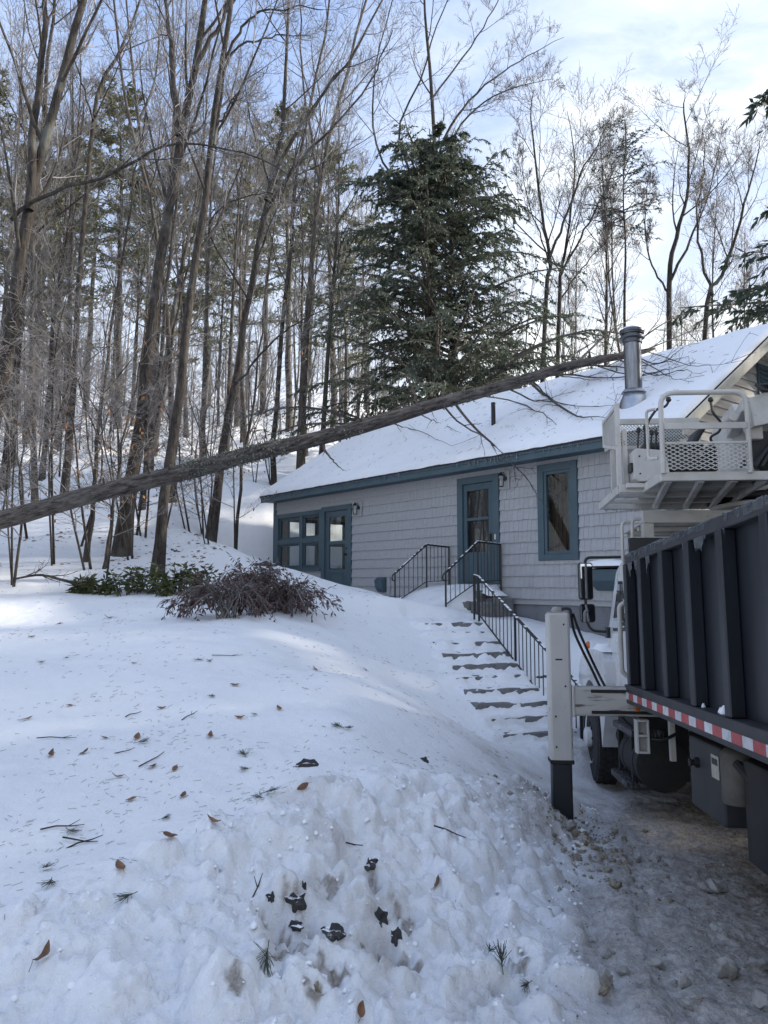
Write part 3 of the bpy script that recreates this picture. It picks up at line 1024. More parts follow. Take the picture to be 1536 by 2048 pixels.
cut_boxes(None, 0.142, HDEP, 0.8, HEAD, EO, put_end)
q.build('end_wall', M['interior'], house)
q = MB()
BO = [(0.6, 2.2, 2.0, 3.45), (2.5, 3.9, 2.0, 3.45)]


def put_back(a, b_, c, d):
    q.bx(a, b_, HDEP - 0.12, HDEP - 0.002, c, d)


cut_boxes(None, 0.122, HLEN - 0.142, 0.8, HEAD, BO, put_back)
q.build('rear_wall', M['interior'], house)
MB().bx(0.13, HLEN - 0.15, 0.142, HDEP - 0.13, 1.2, 1.36).build('house_floor', M['interior'], house)
MB().bx(0.0, HLEN - 0.15, 0.142, HDEP, HEAD + 0.003, HEAD + 0.05).build('ceiling', M['interior'], house)
MB().bx(4.4, 4.5, 0.142, HDEP - 0.13, 1.362, HEAD).build('partition', M['interior'], house)
for i, (a, b_, c, d) in enumerate(EO):
    wf = MB()
    wf.bx(0.03, 0.10, a + .002, a + 0.09, c + .002, d - .002).bx(0.03, 0.10, b_ - 0.09, b_ - .002, c + .002, d - .002)
    wf.bx(0.031, 0.099, a + 0.091, b_ - 0.091, c + .002, c + 0.09).bx(0.031, 0.099, a + 0.091, b_ - 0.091, d - 0.09, d - .002)
    wf.bx(0.032, 0.098, (a + b_) / 2 - 0.05, (a + b_) / 2 + 0.05, c + 0.091, d - 0.091).bx(0.033, 0.097, a + 0.091, b_ - 0.091, 2.72, 2.82)
    f = wf.build('window', M['teal'], house)
    MB().bx(0.062, 0.066, a + 0.09, b_ - 0.09, c + 0.09, d - 0.09).build('pane', M['glass'], f)
# a few pieces standing in the porch
q = MB()
q.lathe([(0.16, 1.365), (0.16, 1.38), (0.02, 1.40), (0.02, 2.55), (0.05, 2.56)], (1.9, 2.2, 0), 14)
q.lathe([(0.24, 2.5), (0.14, 2.8)], (1.9, 2.2, 0), 16)
tag(q.build('floor_lamp', M['black_plastic'], None, smooth=40), 'dark floor lamp standing inside the glazed porch', 'lamp')
bpy.data.objects['floor_lamp'].location = house.location
bpy.data.objects['floor_lamp'].rotation_euler = house.rotation_euler


def frame_mb(x0, x1, z0, z1, wl_, wr, wt, wb, y0, y1):
    q = MB()
    q.bx(x0, x0 + wl_, y0, y1, z0, z1).bx(x1 - wr, x1, y0, y1, z0, z1)
    if wt:
        q.bx(x0 + wl_, x1 - wr, y0 + .001, y1 - .001, z1 - wt, z1)
    if wb:
        q.bx(x0 + wl_, x1 - wr, y0 + .001, y1 - .001, z0, z0 + wb)
    return q


# porch glazing: a frame with four lights
x0, x1, z0, z1 = OPEN[0]
wf = frame_mb(x0, x1 - 0.002, z0, z1, 0.13, 0.10, 0.11, 0.08, -0.045, 0.10).build('window', M['teal'], house, bevel=0.004)
wf['label'] = 'teal porch window of four lights'
MB().bx(1.34, 1.49, -0.038, 0.09, z0 + 0.081, z1 - 0.111).build('mullion', M['teal'], wf, bevel=0.004)
for a, b_ in ((x0 + 0.131, 1.339), (1.491, x1 - 0.103)):
    MB().bx(a, b_, -0.034, 0.088, 2.70, 2.83).build('transom', M['teal'], wf, bevel=0.004)
    for c, d in ((z0 + 0.081, 2.699), (2.831, z1 - 0.111)):
        frame_mb(a + .001, b_ - .001, c + .001, d - .001, 0.05, 0.05, 0.05, 0.05, 0.005, 0.06).build('sash', M['teal_dark'], wf, bevel=0.003)
        MB().bx(a + 0.045, b_ - 0.045, 0.03, 0.035, c + 0.045, d - 0.045).build('pane', M['glass'], wf)
MB().bx(x0 - 0.02, x1 - 0.01, -0.075, -0.046, z0 - 0.02, z0 + 0.045).build('sill', M['teal'], wf, bevel=0.004)

# left door
x0, x1, z0, z1 = OPEN[1]
dr = frame_mb(x0 + .001, x1, z0, z1, 0.14, 0.15, 0.12, 0.05, -0.048, 0.12).build('door', M['teal'], house, bevel=0.004)
dr['label'] = 'porch door with a tall glass light, level with the snow'
slab = frame_mb(2.525, 3.505, 1.385, 3.435, 0.15, 0.15, 0.14, 0.62, 0.0, 0.045).build('door_leaf', M['teal'], dr, bevel=0.004)
MB().bx(2.676, 3.354, 0.004, 0.04, 2.62, 2.70).build('glazing_bar', M['teal'], dr, bevel=0.003)
MB().bx(2.66, 3.37, 0.02, 0.025, 1.99, 3.31).build('pane', M['glass'], dr)
frame_mb(2.74, 3.29, 1.5, 1.93, 0.04, 0.04, 0.04, 0.04, -0.006, 0.0).build('door_panel', M['teal_dark'], dr, bevel=0.003)
MB().lathe([(0.02, 0.0), (0.02, -0.05), (0.034, -0.055), (0.034, -0.075), (0.02, -0.082)], (3.43, 0.0, 2.36), 12, 'y').build('door_handle', M['iron'], dr, smooth=40)
MB().lathe([(0.024, 0.0), (0.022, -0.02)], (3.43, 0.0, 2.50), 12, 'y').build('lock', M['iron'], dr, smooth=40)
# right door: storm door with two lights
x0, x1, z0, z1 = OPEN[2]
dr = frame_mb(x0, x1, z0, z1, 0.15, 0.15, 0.13, 0.03, -0.048, 0.12).build('door', M['teal'], house, bevel=0.004)
dr['label'] = 'storm door with two dark glass lights above the stoop'
slab = frame_mb(7.45, 8.26, 1.70, 3.62, 0.09, 0.13, 0.13, 0.58, -0.016, 0.03).build('door_leaf', M['teal_dark'], dr, bevel=0.004)
MB().bx(7.541, 8.129, -0.02, 0.03, 2.90, 2.955).build('glazing_bar', M['teal_dark'], dr, bevel=0.003)
MB().bx(7.53, 8.14, 0.006, 0.011, 2.27, 3.5).build('pane', M['glass'], dr)
MB().bx(7.30 + .16, 8.25, 0.06, 0.11, 1.68, 3.62).build('inner_door', M['black_plastic'], dr)
MB().bx(7.58, 8.08, -0.022, -0.017, 1.80, 2.18).build('kick_panel', M['teal_dark'], dr, bevel=0.003)
MB().bx(8.175, 8.205, -0.055, -0.017, 2.48, 2.62).build('door_handle', M['iron'], dr, bevel=0.004)
MB().bx(8.315, 8.355, -0.062, -0.049, 2.50, 2.60).build('doorbell', M['cream'], dr, bevel=0.004)
# right window
x0, x1, z0, z1 = OPEN[3]
wf = frame_mb(x0, x1, z0, z1, 0.135, 0.135, 0.135, 0.105, -0.05, 0.10).build('window', M['teal'], house, bevel=0.004)
wf['label'] = 'tall single window right of the storm door'
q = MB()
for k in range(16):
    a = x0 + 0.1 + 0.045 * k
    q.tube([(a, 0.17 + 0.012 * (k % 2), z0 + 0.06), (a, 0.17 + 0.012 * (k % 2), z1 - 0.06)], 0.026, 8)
q.build('woods_reflection', M['woods_reflection'], wf, smooth=60)  # added brown pleats behind the pane, standing in for reflected woods
frame_mb(x0 + 0.136, x1 - 0.136, z0 + 0.106, z1 - 0.136, 0.055, 0.055, 0.055, 0.055, -0.03, 0.05).build('sash', M['teal'], wf, bevel=0.004)
MB().bx(x0 + 0.185, x1 - 0.185, 0.0, 0.005, z0 + 0.155, z1 - 0.185).build('pane', M['glass'], wf)
# wall box under the far window, with a snow cap
MB().prism([(10.60, -0.031, 1.93), (10.60, -0.30, 1.90), (10.60, -0.28, 1.72), (10.60, -0.05, 1.56), (10.60, -0.031, 1.56)], (0, 0, 0), (0.62, 0, 0)).build('window_box', M['teal'], house, bevel=0.005)
bx_ = [o for o in house.children if o.name.startswith('window_box')][-1]
MB().bx(10.55, 11.27, -0.34, -0.032, 1.935, 1.955).build('lid', M['roof_edge'], bx_)
sn = MB()
for i in range(9):
    a = 10.56 + 0.70 * i / 8
    hgt_ = 0.115 * math.sin(math.pi * (0.1 + 0.8 * i / 8)) ** 0.5 + rng.uniform(-.008, .008)
    for y, k in ((-0.335, 0.0), (-0.325, 0.62), (-0.24, 0.95), (-0.13, 1.0), (-0.05, 0.9), (-0.034, 0.0)):
        sn.v.append((a, y, 1.956 + hgt_ * k))
for i in range(8):
    for j in range(5):
        sn.f.append((i * 6 + j, i * 6 + j + 1, i * 6 + j + 7, i * 6 + j + 6))
sn.f += [(0, 5, 4, 3, 2, 1), (48, 49, 50, 51, 52, 53)]
sn.build('snow_cap', M['roof_snow'], bx_, smooth=70)
# dryer vent hood and conduit low on the wall
q = MB()
q.prism([(4.74, -0.033, 1.80), (4.74, -0.10, 1.80), (4.74, -0.19, 1.74), (4.74, -0.15, 1.55), (4.74, -0.08, 1.48), (4.74, -0.033, 1.48)], (0, 0, 0), (0.26, 0, 0))
q.build('vent_hood', M['teal'], house, bevel=0.015)
MB().bx(5.03, 5.13, -0.05, -0.032, 1.32, 1.80).build('vent_board', M['shingle'], house, bevel=0.004)


def lantern(s_, z_, lab):
    pl = MB().bx(s_ - 0.005, s_ + 0.185, -0.052, -0.03, z_ - 0.23, z_ + 0.12).build('wall_lantern', M['shingle'], house, bevel=0.006)
    pl['label'] = lab
    cx, cy = s_ + 0.07, -0.15
    q = MB()
    q.lathe([(0.045, 0), (0.045, -0.015)], (s_ + 0.09, -0.052, z_ - 0.03), 12, 'y')
    q.tube(rounded([(s_ + 0.09, -0.055, z_ - 0.03), (s_ + 0.09, -0.10, z_ + 0.09), (cx, cy, z_ + 0.075)], 0.03), 0.008, 6)
    q.lathe([(0.075, z_ + 0.02), (0.03, z_ + 0.07), (0.012, z_ + 0.085)], (cx, cy, 0), 4)
    q.lathe([(0.060, z_ - 0.19), (0.066, z_ - 0.175)], (cx, cy, 0), 4)
    for k in range(4):
        a = math.pi / 2 * k
        q.tube([(cx + 0.056 * math.cos(a), cy + 0.056 * math.sin(a), z_ - 0.18), (cx + 0.07 * math.cos(a), cy + 0.07 * math.sin(a), z_ + 0.02)], 0.006, 5)
    q.build('cage', M['iron'], pl)
    MB().lathe([(0.05, z_ - 0.172), (0.062, z_ + 0.016)], (cx, cy, 0), 4).build('lantern_glass', M['glass'], pl)
    MB().lathe([(0.012, z_ - 0.17), (0.014, z_ - 0.09), (0.004, z_ - 0.07)], (cx, cy, 0), 8).build('bulb', M['cream'], pl)


lantern(3.90, 3.46, 'black lantern beside the porch door')
lantern(8.52, 3.66, 'black lantern beside the storm door')


def roof_hit(px, py, lift=0.11):
    """world point where a photo pixel meets the snow on the front slope"""
    d = ray(px, py)
    n = np.array([-HB[0] * SLOPE, -HB[1] * SLOPE, 1.0])
    p0 = np.array([P0[0] + HB[0] * EV, P0[1] + HB[1] * EV, EZ + lift])
    return EYE + d * (((p0 - EYE) @ n) / (d @ n))


def to_house(p):
    s_, o_ = house_local(p[0], p[1])
    return float(s_), float(o_), float(p[2])


# stove pipe through the roof
s_, o_, z_ = to_house(roof_hit(1268, 800))
zr = roof_z(o_)
pp = MB().lathe([(0.142, zr + 0.1), (0.142, zr + 0.72), (0.1445, zr + 0.722), (0.1445, zr + 0.74), (0.142, zr + 0.742), (0.142, zr + 1.16)], (s_, o_, 0), 28).build('stove_pipe', M['steel'], house, smooth=40)
q = MB().lathe([(0.27, zr - 0.13), (0.235, zr + 0.06), (0.165, zr + 0.23), (0.15, zr + 0.235)], (s_, o_, 0), 28)
q.build('flashing', M['galv'], pp, smooth=50)
MB().lathe([(0.20, zr + 0.226), (0.205, zr + 0.236), (0.155, zr + 0.29), (0.143, zr + 0.292)], (s_, o_, 0), 28).build('storm_collar', M['galv'], pp, smooth=40)
q = MB().lathe([(0.143, zr + 1.08), (0.162, zr + 1.085), (0.162, zr + 1.15), (0.205, zr + 1.165), (0.205, zr + 1.19), (0.165, zr + 1.20), (0.165, zr + 1.235), (0.195, zr + 1.24), (0.2, zr + 1.27), (0.205, zr + 1.275), (0.205, zr + 1.31), (0.12, zr + 1.345), (0.04, zr + 1.352)], (s_, o_, 0), 28)
q.build('chimney_cap', M['pipe_cap'], pp, smooth=40)
MB().lathe([(0.16, zr + 1.334), (0.14, zr + 1.362), (0.06, zr + 1.385), (0.01, zr + 1.39)], (s_, o_, 0), 20).build('snow_cap', M['roof_snow'], pp, smooth=60)
s2, o2, z2 = to_house(roof_hit(987, 850))
MB().lathe([(0.045, roof_z(o2) - 0.1), (0.045, roof_z(o2) + 0.58), (0.037, roof_z(o2) + 0.58), (0.037, roof_z(o2) + 0.5)], (s2, o2, 0), 16).build('vent_pipe', M['black_plastic'], house, smooth=40)


def HW(s_, o_, z_=0.0):
    return np.array([P0[0] + HA[0] * s_ + HB[0] * o_, P0[1] + HA[1] * s_ + HB[1] * o_, z_])


# ------------------------------------------------------------------ stoop of stone blocks before the right door
def rough_block(x0, x1, y0, y1, z0, z1, seed, amp=0.012, n=6):
    """a hewn block: a gridded box with an uneven skin"""
    rs = np.random.RandomState(seed)
    vs, fs = [], []
    idx = {}

    def vert(i, j, k):
        if (i, j, k) not in idx:
            p = np.array([x0 + (x1 - x0) * i / n, y0 + (y1 - y0) * j / n, z0 + (z1 - z0) * k / 3])
            c = np.array([(x0 + x1) / 2, (y0 + y1) / 2, (z0 + z1) / 2])
            ext = ((i in (0, n)) + (j in (0, n)) + (k in (0, 3)))
            p = p + rs.uniform(-amp, amp, 3) - (p - c) / (np.linalg.norm(p - c) + 1e-6) * amp * 1.4 * max(0, ext - 1)
            idx[(i, j, k)] = len(vs)
            vs.append(p)
        return idx[(i, j, k)]
    for a in range(n):
        for b_ in range(n):
            fs.append((vert(a, b_, 0), vert(a, b_ + 1, 0), vert(a + 1, b_ + 1, 0), vert(a + 1, b_, 0)))
            fs.append((vert(a, b_, 3), vert(a + 1, b_, 3), vert(a + 1, b_ + 1, 3), vert(a, b_ + 1, 3)))
        for k in range(3):
            fs.append((vert(a, 0, k), vert(a + 1, 0, k), vert(a + 1, 0, k + 1), vert(a, 0, k + 1)))
            fs.append((vert(a, n, k), vert(a, n, k + 1), vert(a + 1, n, k + 1), vert(a + 1, n, k)))
            fs.append((vert(0, a, k), vert(0, a, k + 1), vert(0, a + 1, k + 1), vert(0, a + 1, k)))
            fs.append((vert(n, a, k), vert(n, a + 1, k), vert(n, a + 1, k + 1), vert(n, a, k + 1)))
    return MB().add(vs, fs)


st = empty('stone_stoop', HW(7.8, -0.6, 1.0), math.atan2(HA[1], HA[0]))
tag(st, 'snow-covered stone stoop below the storm door', 'stoop')
for i, (a, b_, c, d, e, f_) in enumerate(((-0.62, 0.70, -0.10, 0.55, -0.3, 0.55), (-0.6, 0.74, -0.46, -0.08, -0.3, 0.36), (-0.58, 0.72, -0.84, -0.45, -0.3, 0.17))):
    rough_block(a, b_, c, d, e, f_, 30 + i, 0.014).build('stone_block', M['stone'], st, smooth=35)
rough_block(0.70, 0.98, 0.05, 0.55, -0.3, 0.42, 41, 0.016).build('stone_block', M['stone'], st, smooth=35)
rough_block(0.74, 1.02, -0.36, 0.03, -0.3, 0.34, 42, 0.016).build('stone_block', M['stone'], st, smooth=35)
# a pad of snow on the blocks right of the rail
sn = MB()
for i in range(9):
    for j in range(7):
        a, b_ = i / 8, j / 6
        e = min(1, (min(a, 1 - a, b_, 1 - b_) * 5)) ** 0.5
        sn.v.append((0.52 + 0.36 * a, 0.0 + 0.5 * b_, 0.55 - 0.10 * a + 0.07 * e + rng.uniform(-.006, .006)))
for i in range(8):
    for j in range(6):
        sn.f.append((i * 7 + j, i * 7 + 7 + j, i * 7 + 8 + j, i * 7 + 1 + j))
sn.build('snow_pad', M['roof_snow'], st, smooth=80)

# ------------------------------------------------------------------ garden stairs: ten stone steps, mostly under snow
stairs = empty('stone_stairs', (STB[0], STB[1], STZ0), math.atan2(STN[1], STN[0]))
tag(stairs, 'flight of snowy stone steps climbing from the drive to the stoop', 'stairs')
for k in range(NST):
    run = STL / NST
    zt = (STZ1 - STZ0) * (k + 1) / NST - 0.035
    y0 = run * k + 0.050 + rng.choice((-0.012, -0.004, 0.004, 0.012, 0.02))
    a = -0.56 + rng.uniform(-0.05, 0.05)
    rough_block(a, 0.54, y0, y0 + run, zt - 0.16, zt, 60 + k, 0.013, 8).build('step', M['stone'], stairs, smooth=35)


# ------------------------------------------------------------------ iron handrails
def handrail(name_label, runs, nbal, lead=None, newel=0.019):
    """runs: list of ((x,y,z foot), (x,y,z rail)) posts; rails between successive posts"""
    base_ = np.array(runs[0][0])
    t = empty('handrail', base_)
    tag(t, name_label, 'handrail', None)
    pt = [(np.array(a) - base_, np.array(b_) - base_) for a, b_ in runs]
    for a, b_ in pt:
        MB().beam(a - [0, 0, 0.15], b_, newel * 1.7, newel * 1.7, (0, 1, 0.01)).build('post', M['iron'], t)
    for i, ((a, b_), (c, d)) in enumerate(zip(pt, pt[1:])):
        MB().beam(b_, d, 0.042, 0.014).build('top_rail', M['iron'], t)
        MB().beam(b_ - [0, 0, 0.016], d - [0, 0, 0.016], 0.022, 0.016).build('rail_channel', M['iron'], t)
        lo = 0.09
        MB().beam(a + [0, 0, lo], c + [0, 0, lo], 0.022, 0.012).build('bottom_rail', M['iron'], t)
        for k in range(1, nbal[i] + 1):
            f = k / (nbal[i] + 1)
            p, q_ = a + (c - a) * f + [0, 0, lo], b_ + (d - b_) * f
            MB().beam(p, q_, 0.0125, 0.0125, (0, 1, 0.01)).build('baluster', M['iron'], t)
        # rime and snow on the rail
        q = MB()
        n = 26
        for k in range(n):
            f = (k + rng.random() * 0.7) / n
            if rng.random() < 0.62:
                m_ = b_ + (d - b_) * f
                e = b_ + (d - b_) * min(1, f + rng.uniform(0.3, 1.0) / n)
                q.beam(m_ + [0, 0, 0.0105], e + [0, 0, 0.0105], 0.026 + rng.random() * 0.012, 0.006 + 0.006 * rng.random())
        if q.v:
            o = q.build('rime', M['roof_snow'], t, kind='stuff')
    if lead is not None:                              # scrolled end of the top rail
        q = [Vector(np.array(x) - base_) for x in lead]
        MB().tube(rounded(q, 0.06), 0.013, 6).build('scroll', M['iron'], t, smooth=50)
    return t


sL, sR = 7.06, 8.47
for s_, lab, nb2 in ((sL, 'iron handrail on the left side of the stoop', (6, 5)), (sR, 'iron handrail on the right side of the stoop', (6, 6))):
    f0 = HW(s_, -1.46, 1.22)
    r0 = HW(s_, -1.46, 1.87)
    f1, r1 = HW(s_, -0.66, 1.62), HW(s_, -0.66, 2.44)
    f2, r2 = HW(s_, -0.06, 1.64), HW(s_, -0.06, 2.41)
    handrail(lab, ((f0, r0), (f1, r1), (f2, r2)), nb2, (r0, HW(s_, -1.53, 1.82), HW(s_, -1.53, 1.74), HW(s_, -1.48, 1.72)))
ra, rb = np.array([1.52, 13.05]), np.array([2.45, 9.75])
pt3 = []
for f in (0.0, 0.06, 0.46, 1.0):
    xy = ra + (rb - ra) * f
    zf_, zr_ = 1.12 + (-0.44 - 1.12) * max(0, f - 0.03) / 0.97, 1.82 + (0.40 - 1.82) * max(0, f - 0.04) / 0.96
    pt3.append((np.array([xy[0], xy[1], zf_]), np.array([xy[0], xy[1], zr_])))
handrail('long sloping iron handrail beside the garden stairs', pt3, (2, 9, 14))

# ------------------------------------------------------------------ trees: branching as arrays
def unit(a):
    return a / (np.linalg.norm(a, axis=-1, keepdims=True) + 1e-9)


def tubes(sets, off=None):
    """sets of (points (N,n,3), radii (N,n), sides) -> one vertex and one quad array"""
    V, Q, n0 = [], [], 0
    for p, r, k in sets:
        N, n, _ = p.shape
        T = np.gradient(p, axis=1)
        T = unit(T)
        ref = np.where(np.abs(unit(T.mean(1)))[:, 2:3] < 0.8, np.array([[0, 0, 1.0]]), np.array([[1.0, 0, 0]]))[:, None, :]
        U = unit(np.cross(T, np.broadcast_to(ref, T.shape)))
        W = np.cross(T, U)
        a = 2 * np.pi * np.arange(k) / k
        ring = p[:, :, None, :] + r[:, :, None, None] * (U[:, :, None, :] * np.cos(a)[None, None, :, None] + W[:, :, None, :] * np.sin(a)[None, None, :, None])
        V.append(ring.reshape(-1, 3))
        ix = np.arange(N * n * k).reshape(N, n, k) + n0
        i2 = np.roll(ix, -1, axis=2)
        Q.append(np.stack([ix[:, :-1], i2[:, :-1], i2[:, 1:], ix[:, 1:]], -1).reshape(-1, 4))
        n0 += N * n * k
    V, Q = np.concatenate(V), np.concatenate(Q)
    if off is not None:
        V = V - np.asarray(off)
    return V, Q


def spawn(rs, pp, pr, Mn, t0, t1, amin, amax, lf, n, rr, up, wig, taper=0.5, lmin=0.0, lmax=99, rcap=9, rmin=0.0025, flat=0.0, keep=1.0):
    """Mn children on every parent polyline"""
    N, n0 = pr.shape
    t = (np.arange(Mn)[None] + rs.random_sample((N, Mn))) / Mn * (t1 - t0) + t0
    x = t * (n0 - 1)
    i = np.minimum(x.astype(int), n0 - 2)
    f = (x - i)[..., None]
    row = np.arange(N)[:, None]
    a, b_ = pp[row, i], pp[row, i + 1]
    pos = a + (b_ - a) * f
    tan = unit(b_ - a)
    rad = pr[row, i] * (1 - f[..., 0]) + pr[row, i + 1] * f[..., 0]
    plen = np.linalg.norm(np.diff(pp, axis=1), axis=-1).sum(1)
    phi = rs.random_sample((N, 1)) * 6.28 + np.arange(Mn)[None] * 2.4 + rs.normal(0, 0.5, (N, Mn))
    ref = np.where(np.abs(tan[..., 2:3]) < 0.9, np.array([0, 0, 1.0]), np.array([1.0, 0, 0]))
    u = unit(np.cross(tan, ref))
    w = np.cross(tan, u)
    if flat:                                          # children keep to the left and right of their parent
        phi = np.where(rs.random_sample((N, Mn)) < 0.5, 0, np.pi) + rs.normal(0, 1 - flat, (N, Mn))
    side = u * np.cos(phi)[..., None] + w * np.sin(phi)[..., None]
    ang = rs.uniform(amin, amax, (N, Mn))
    d = unit(tan * np.cos(ang)[..., None] + side * np.sin(ang)[..., None])
    L = np.clip(plen[:, None] * lf * (1 - taper * t) * rs.uniform(0.6, 1.35, (N, Mn)), lmin, lmax)
    pos, d, L, rad = pos.reshape(-1, 3), d.reshape(-1, 3), L.ravel(), rad.ravel()
    if keep < 1:
        k = rs.random_sample(len(L)) < keep
        pos, d, L, rad = pos[k], d[k], L[k], rad[k]
    out = [pos]
    for j in range(n - 1):
        d = unit(d + np.array([0, 0, up / (n - 1)]) + rs.normal(0, wig, d.shape) / math.sqrt(n - 1))
        pos = pos + d * (L / (n - 1))[:, None]
        out.append(pos)
    pts = np.stack(out, 1)
    r0 = np.minimum(rad * rr, rcap)
    tt = np.linspace(0, 1, n)[None]
    rads = np.maximum(r0[:, None] * (1 - 0.8 * tt ** 1.15), rmin)
    return pts, rads


def resample(pts, n):
    pts = np.asarray(pts, float)
    # Catmull-Rom through the points
    q = np.concatenate([2 * pts[:1] - pts[1:2], pts, 2 * pts[-1:] - pts[-2:-1]])
    out = []
    m_ = len(pts) - 1
    for t in np.linspace(0, m_ - 1e-6, n):
        i = int(t)
        f = t - i
        a, b_, c, d = q[i], q[i + 1], q[i + 2], q[i + 3]
        out.append(0.5 * ((2 * b_) + (c - a) * f + (2 * a - 5 * b_ + 4 * c - d) * f * f + (3 * b_ - a - 3 * c + d) * f ** 3))
    return np.array(out)


def stems(base, lines, n=18):
    """trunk and fork polylines -> arrays; lines: (points, r0, r1)"""
    ps, rs_ = [], []
    for pts, r0, r1 in lines:
        p = resample(pts, n)
        t = np.linspace(0, 1, n)
        ps.append(p)
        rs_.append(r0 + (r1 - r0) * t)
    return np.stack(ps), np.stack(rs_)


def leaf_quads(rs, pos, dirn, L, W, spread=0.6, droop=0.0):
    N = len(pos)
    d = unit(dirn + rs.normal(0, spread, (N, 3)) + np.array([0, 0, -droop]))
    s = unit(np.cross(d, rs.normal(0, 1, (N, 3))))
    L = L * rs.uniform(0.6, 1.3, (N, 1))
    W = W * rs.uniform(0.7, 1.2, (N, 1))
    m_ = pos + d * L * 0.45
    v = np.stack([pos, m_ + s * W / 2, pos + d * L, m_ - s * W / 2], 1)
    return v.reshape(-1, 3), np.arange(N * 4).reshape(N, 4)


def tree_obj(name, label, cat, group, base, trunk_sets, crown_sets, mt, mc, leaves=None, ml=None, lname='leaves'):
    t = empty(name, base)
    tag(t, label, cat, group)
    v, q = tubes(trunk_sets, base)
    link_mesh('trunk', np_mesh('trunk', v, q), mt, t)
    v, q = tubes(crown_sets, base)
    link_mesh('crown', np_mesh('crown', v, q), mc, t)
    if leaves is not None:
        v, q = leaves
        link_mesh(lname, np_mesh(lname, v - np.asarray(base), q, False), ml, t)
    return t


def copy_thing(o, loc, rz, sc, label=None, group=None, tilt=(0, 0)):
    r = o.copy()
    col.objects.link(r)
    r.location = loc
    r.rotation_euler = (tilt[0], tilt[1], rz)
    r.scale = (sc, sc, sc)
    if label:
        r['label'] = label
    if group:
        r['group'] = group
    for ch in o.children:
        c = ch.copy()
        col.objects.link(c)
        c.parent = r
        for g in ch.children:
            d = g.copy()
            col.objects.link(d)
            d.parent = c
    return r


def px_line(pts, Y, dY=0.0, seed=0):
    rs = np.random.RandomState(seed)
    n = len(pts)
    return [P(x, y, Y + dY * i / max(1, n - 1) + rs.normal(0, 0.12) * (0 < i)) for i, (x, y) in enumerate(pts)]


def flare(r):
    r = r.copy()
    r[0] *= 1.5
    r[1] *= 1.12
    return r


def bare_tree(name, label, Y, lines, seed, mt, mc, group=None, limbs=(9, 0.35, 0.97), lf=0.26, amp=(0.45, 0.95), up=0.55, density=(5, 5, 2), scale=1.0, twig=0.0035, cat='tree', leafy=None, thick=0.66):
    """lines: (pixel polyline from the foot up, r0, r1, depth change). The first is the trunk."""
    rs = np.random.RandomState(seed)
    L = []
    for i, (pts, r0, r1, dY) in enumerate(lines):
        w = px_line(pts, Y if not isinstance(Y, list) else Y[i], dY, seed + i)
        if i == 0:
            w[0] = w[0].copy()
            w[0][2] = min(w[0][2], Hs(w[0][0], w[0][1])) - 0.15
        end = np.array(w[-1])
        if pts[-1][1] <= 0:                           # the crown goes on above the picture
            d = unit(end - np.array(w[-2]))
            w += [end + d * 1.6, end + d * 3.0 + np.array([0, 0, 0.4])]
            r1 = r1 * 0.45
        L.append((w, r0 * thick, r1 * thick))
    base = np.array(L[0][0][0]) + [0, 0, 0.15]
    sp, sr = stems(base, L)
    sr[0] = flare(sr[0])
    # slight irregularity
    sp[:, 1:] += rs.normal(0, 0.022, sp[:, 1:].shape) * scale
    l1 = spawn(rs, sp, sr, limbs[0], limbs[1], limbs[2], amp[0], amp[1], lf, 8, 0.45, up, 0.17, 0.45, 0.7, 5.0, 0.042, twig)
    l2 = spawn(rs, *l1, density[0], 0.2, 1.0, 0.4, 0.9, 0.5, 6, 0.6, 0.35, 0.18, 0.4, 0.25, 2.2, 0.017, twig)
    l3 = spawn(rs, *l2, density[1], 0.15, 1.0, 0.4, 0.9, 0.5, 4, 0.65, 0.3, 0.22, 0.3, 0.15, 1.2, 0.009, twig)
    l4 = spawn(rs, *l3, density[2], 0.2, 1.0, 0.4, 0.9, 0.55, 3, 0.7, 0.3, 0.25, 0.2, 0.1, 0.7, 0.008, twig * 0.85)
    lv = None
    if leafy:
        k = rs.random_sample(len(l4[0])) < leafy
        lv = leaf_quads(rs, l4[0][k, -1], l4[0][k, -1] - l4[0][k, 0], 0.11, 0.055, 0.5, 0.8)
    return tree_obj(name, label, cat, group, base, [(sp, sr, 9), (l1[0], l1[1], 6)], [(l2[0], l2[1], 4), (l3[0], l3[1], 3), (l4[0], l4[1], 3)], mt, mc, lv, M['beech_leaf'], 'dead_leaves')


BK, TW = M['bark'], M['twig_icy']
# ---- the trees that stand out on the left
bare_tree('bare_tree', 'thick forked leaning tree at the left edge of the photo', 15.0, [
    ([(-48, 1060), (-20, 900), (10, 760), (22, 640), (58, 430), (76, 330), (112, 210), (150, 60), (172, -30)], 0.24, 0.15, 0.3),
    ([(58, 420), (66, 280), (78, 170), (88, 60), (94, -20)], 0.14, 0.09, 0.4),
    ([(22, 440), (75, 402), (150, 372), (215, 352), (290, 312), (345, 289), (430, 291), (520, 318), (575, 350)], 0.065, 0.015, -2.0)], 11, BK, TW, limbs=(8, 0.3, 0.97), density=(6, 5, 3))
bare_tree('bare_tree', 'straight dark trunk standing in the laurel at the lawn crest', 15.2, [
    ([(313, 1152), (325, 1040), (345, 880), (365, 700), (385, 560), (405, 440), (425, 300), (442, 150), (462, 20), (470, -30)], 0.165, 0.10, 0.5),
    ([(428, 290), (452, 130), (478, 95), (520, 80), (560, 70), (622, 72)], 0.05, 0.014, 0.6),
    ([(450, 120), (485, 52), (520, 24), (580, 16), (650, 18)], 0.05, 0.014, -0.4),
    ([(436, 250), (462, 205), (474, 190)], 0.04, 0.015, -0.2)], 12, BK, TW, limbs=(9, 0.38, 0.97))
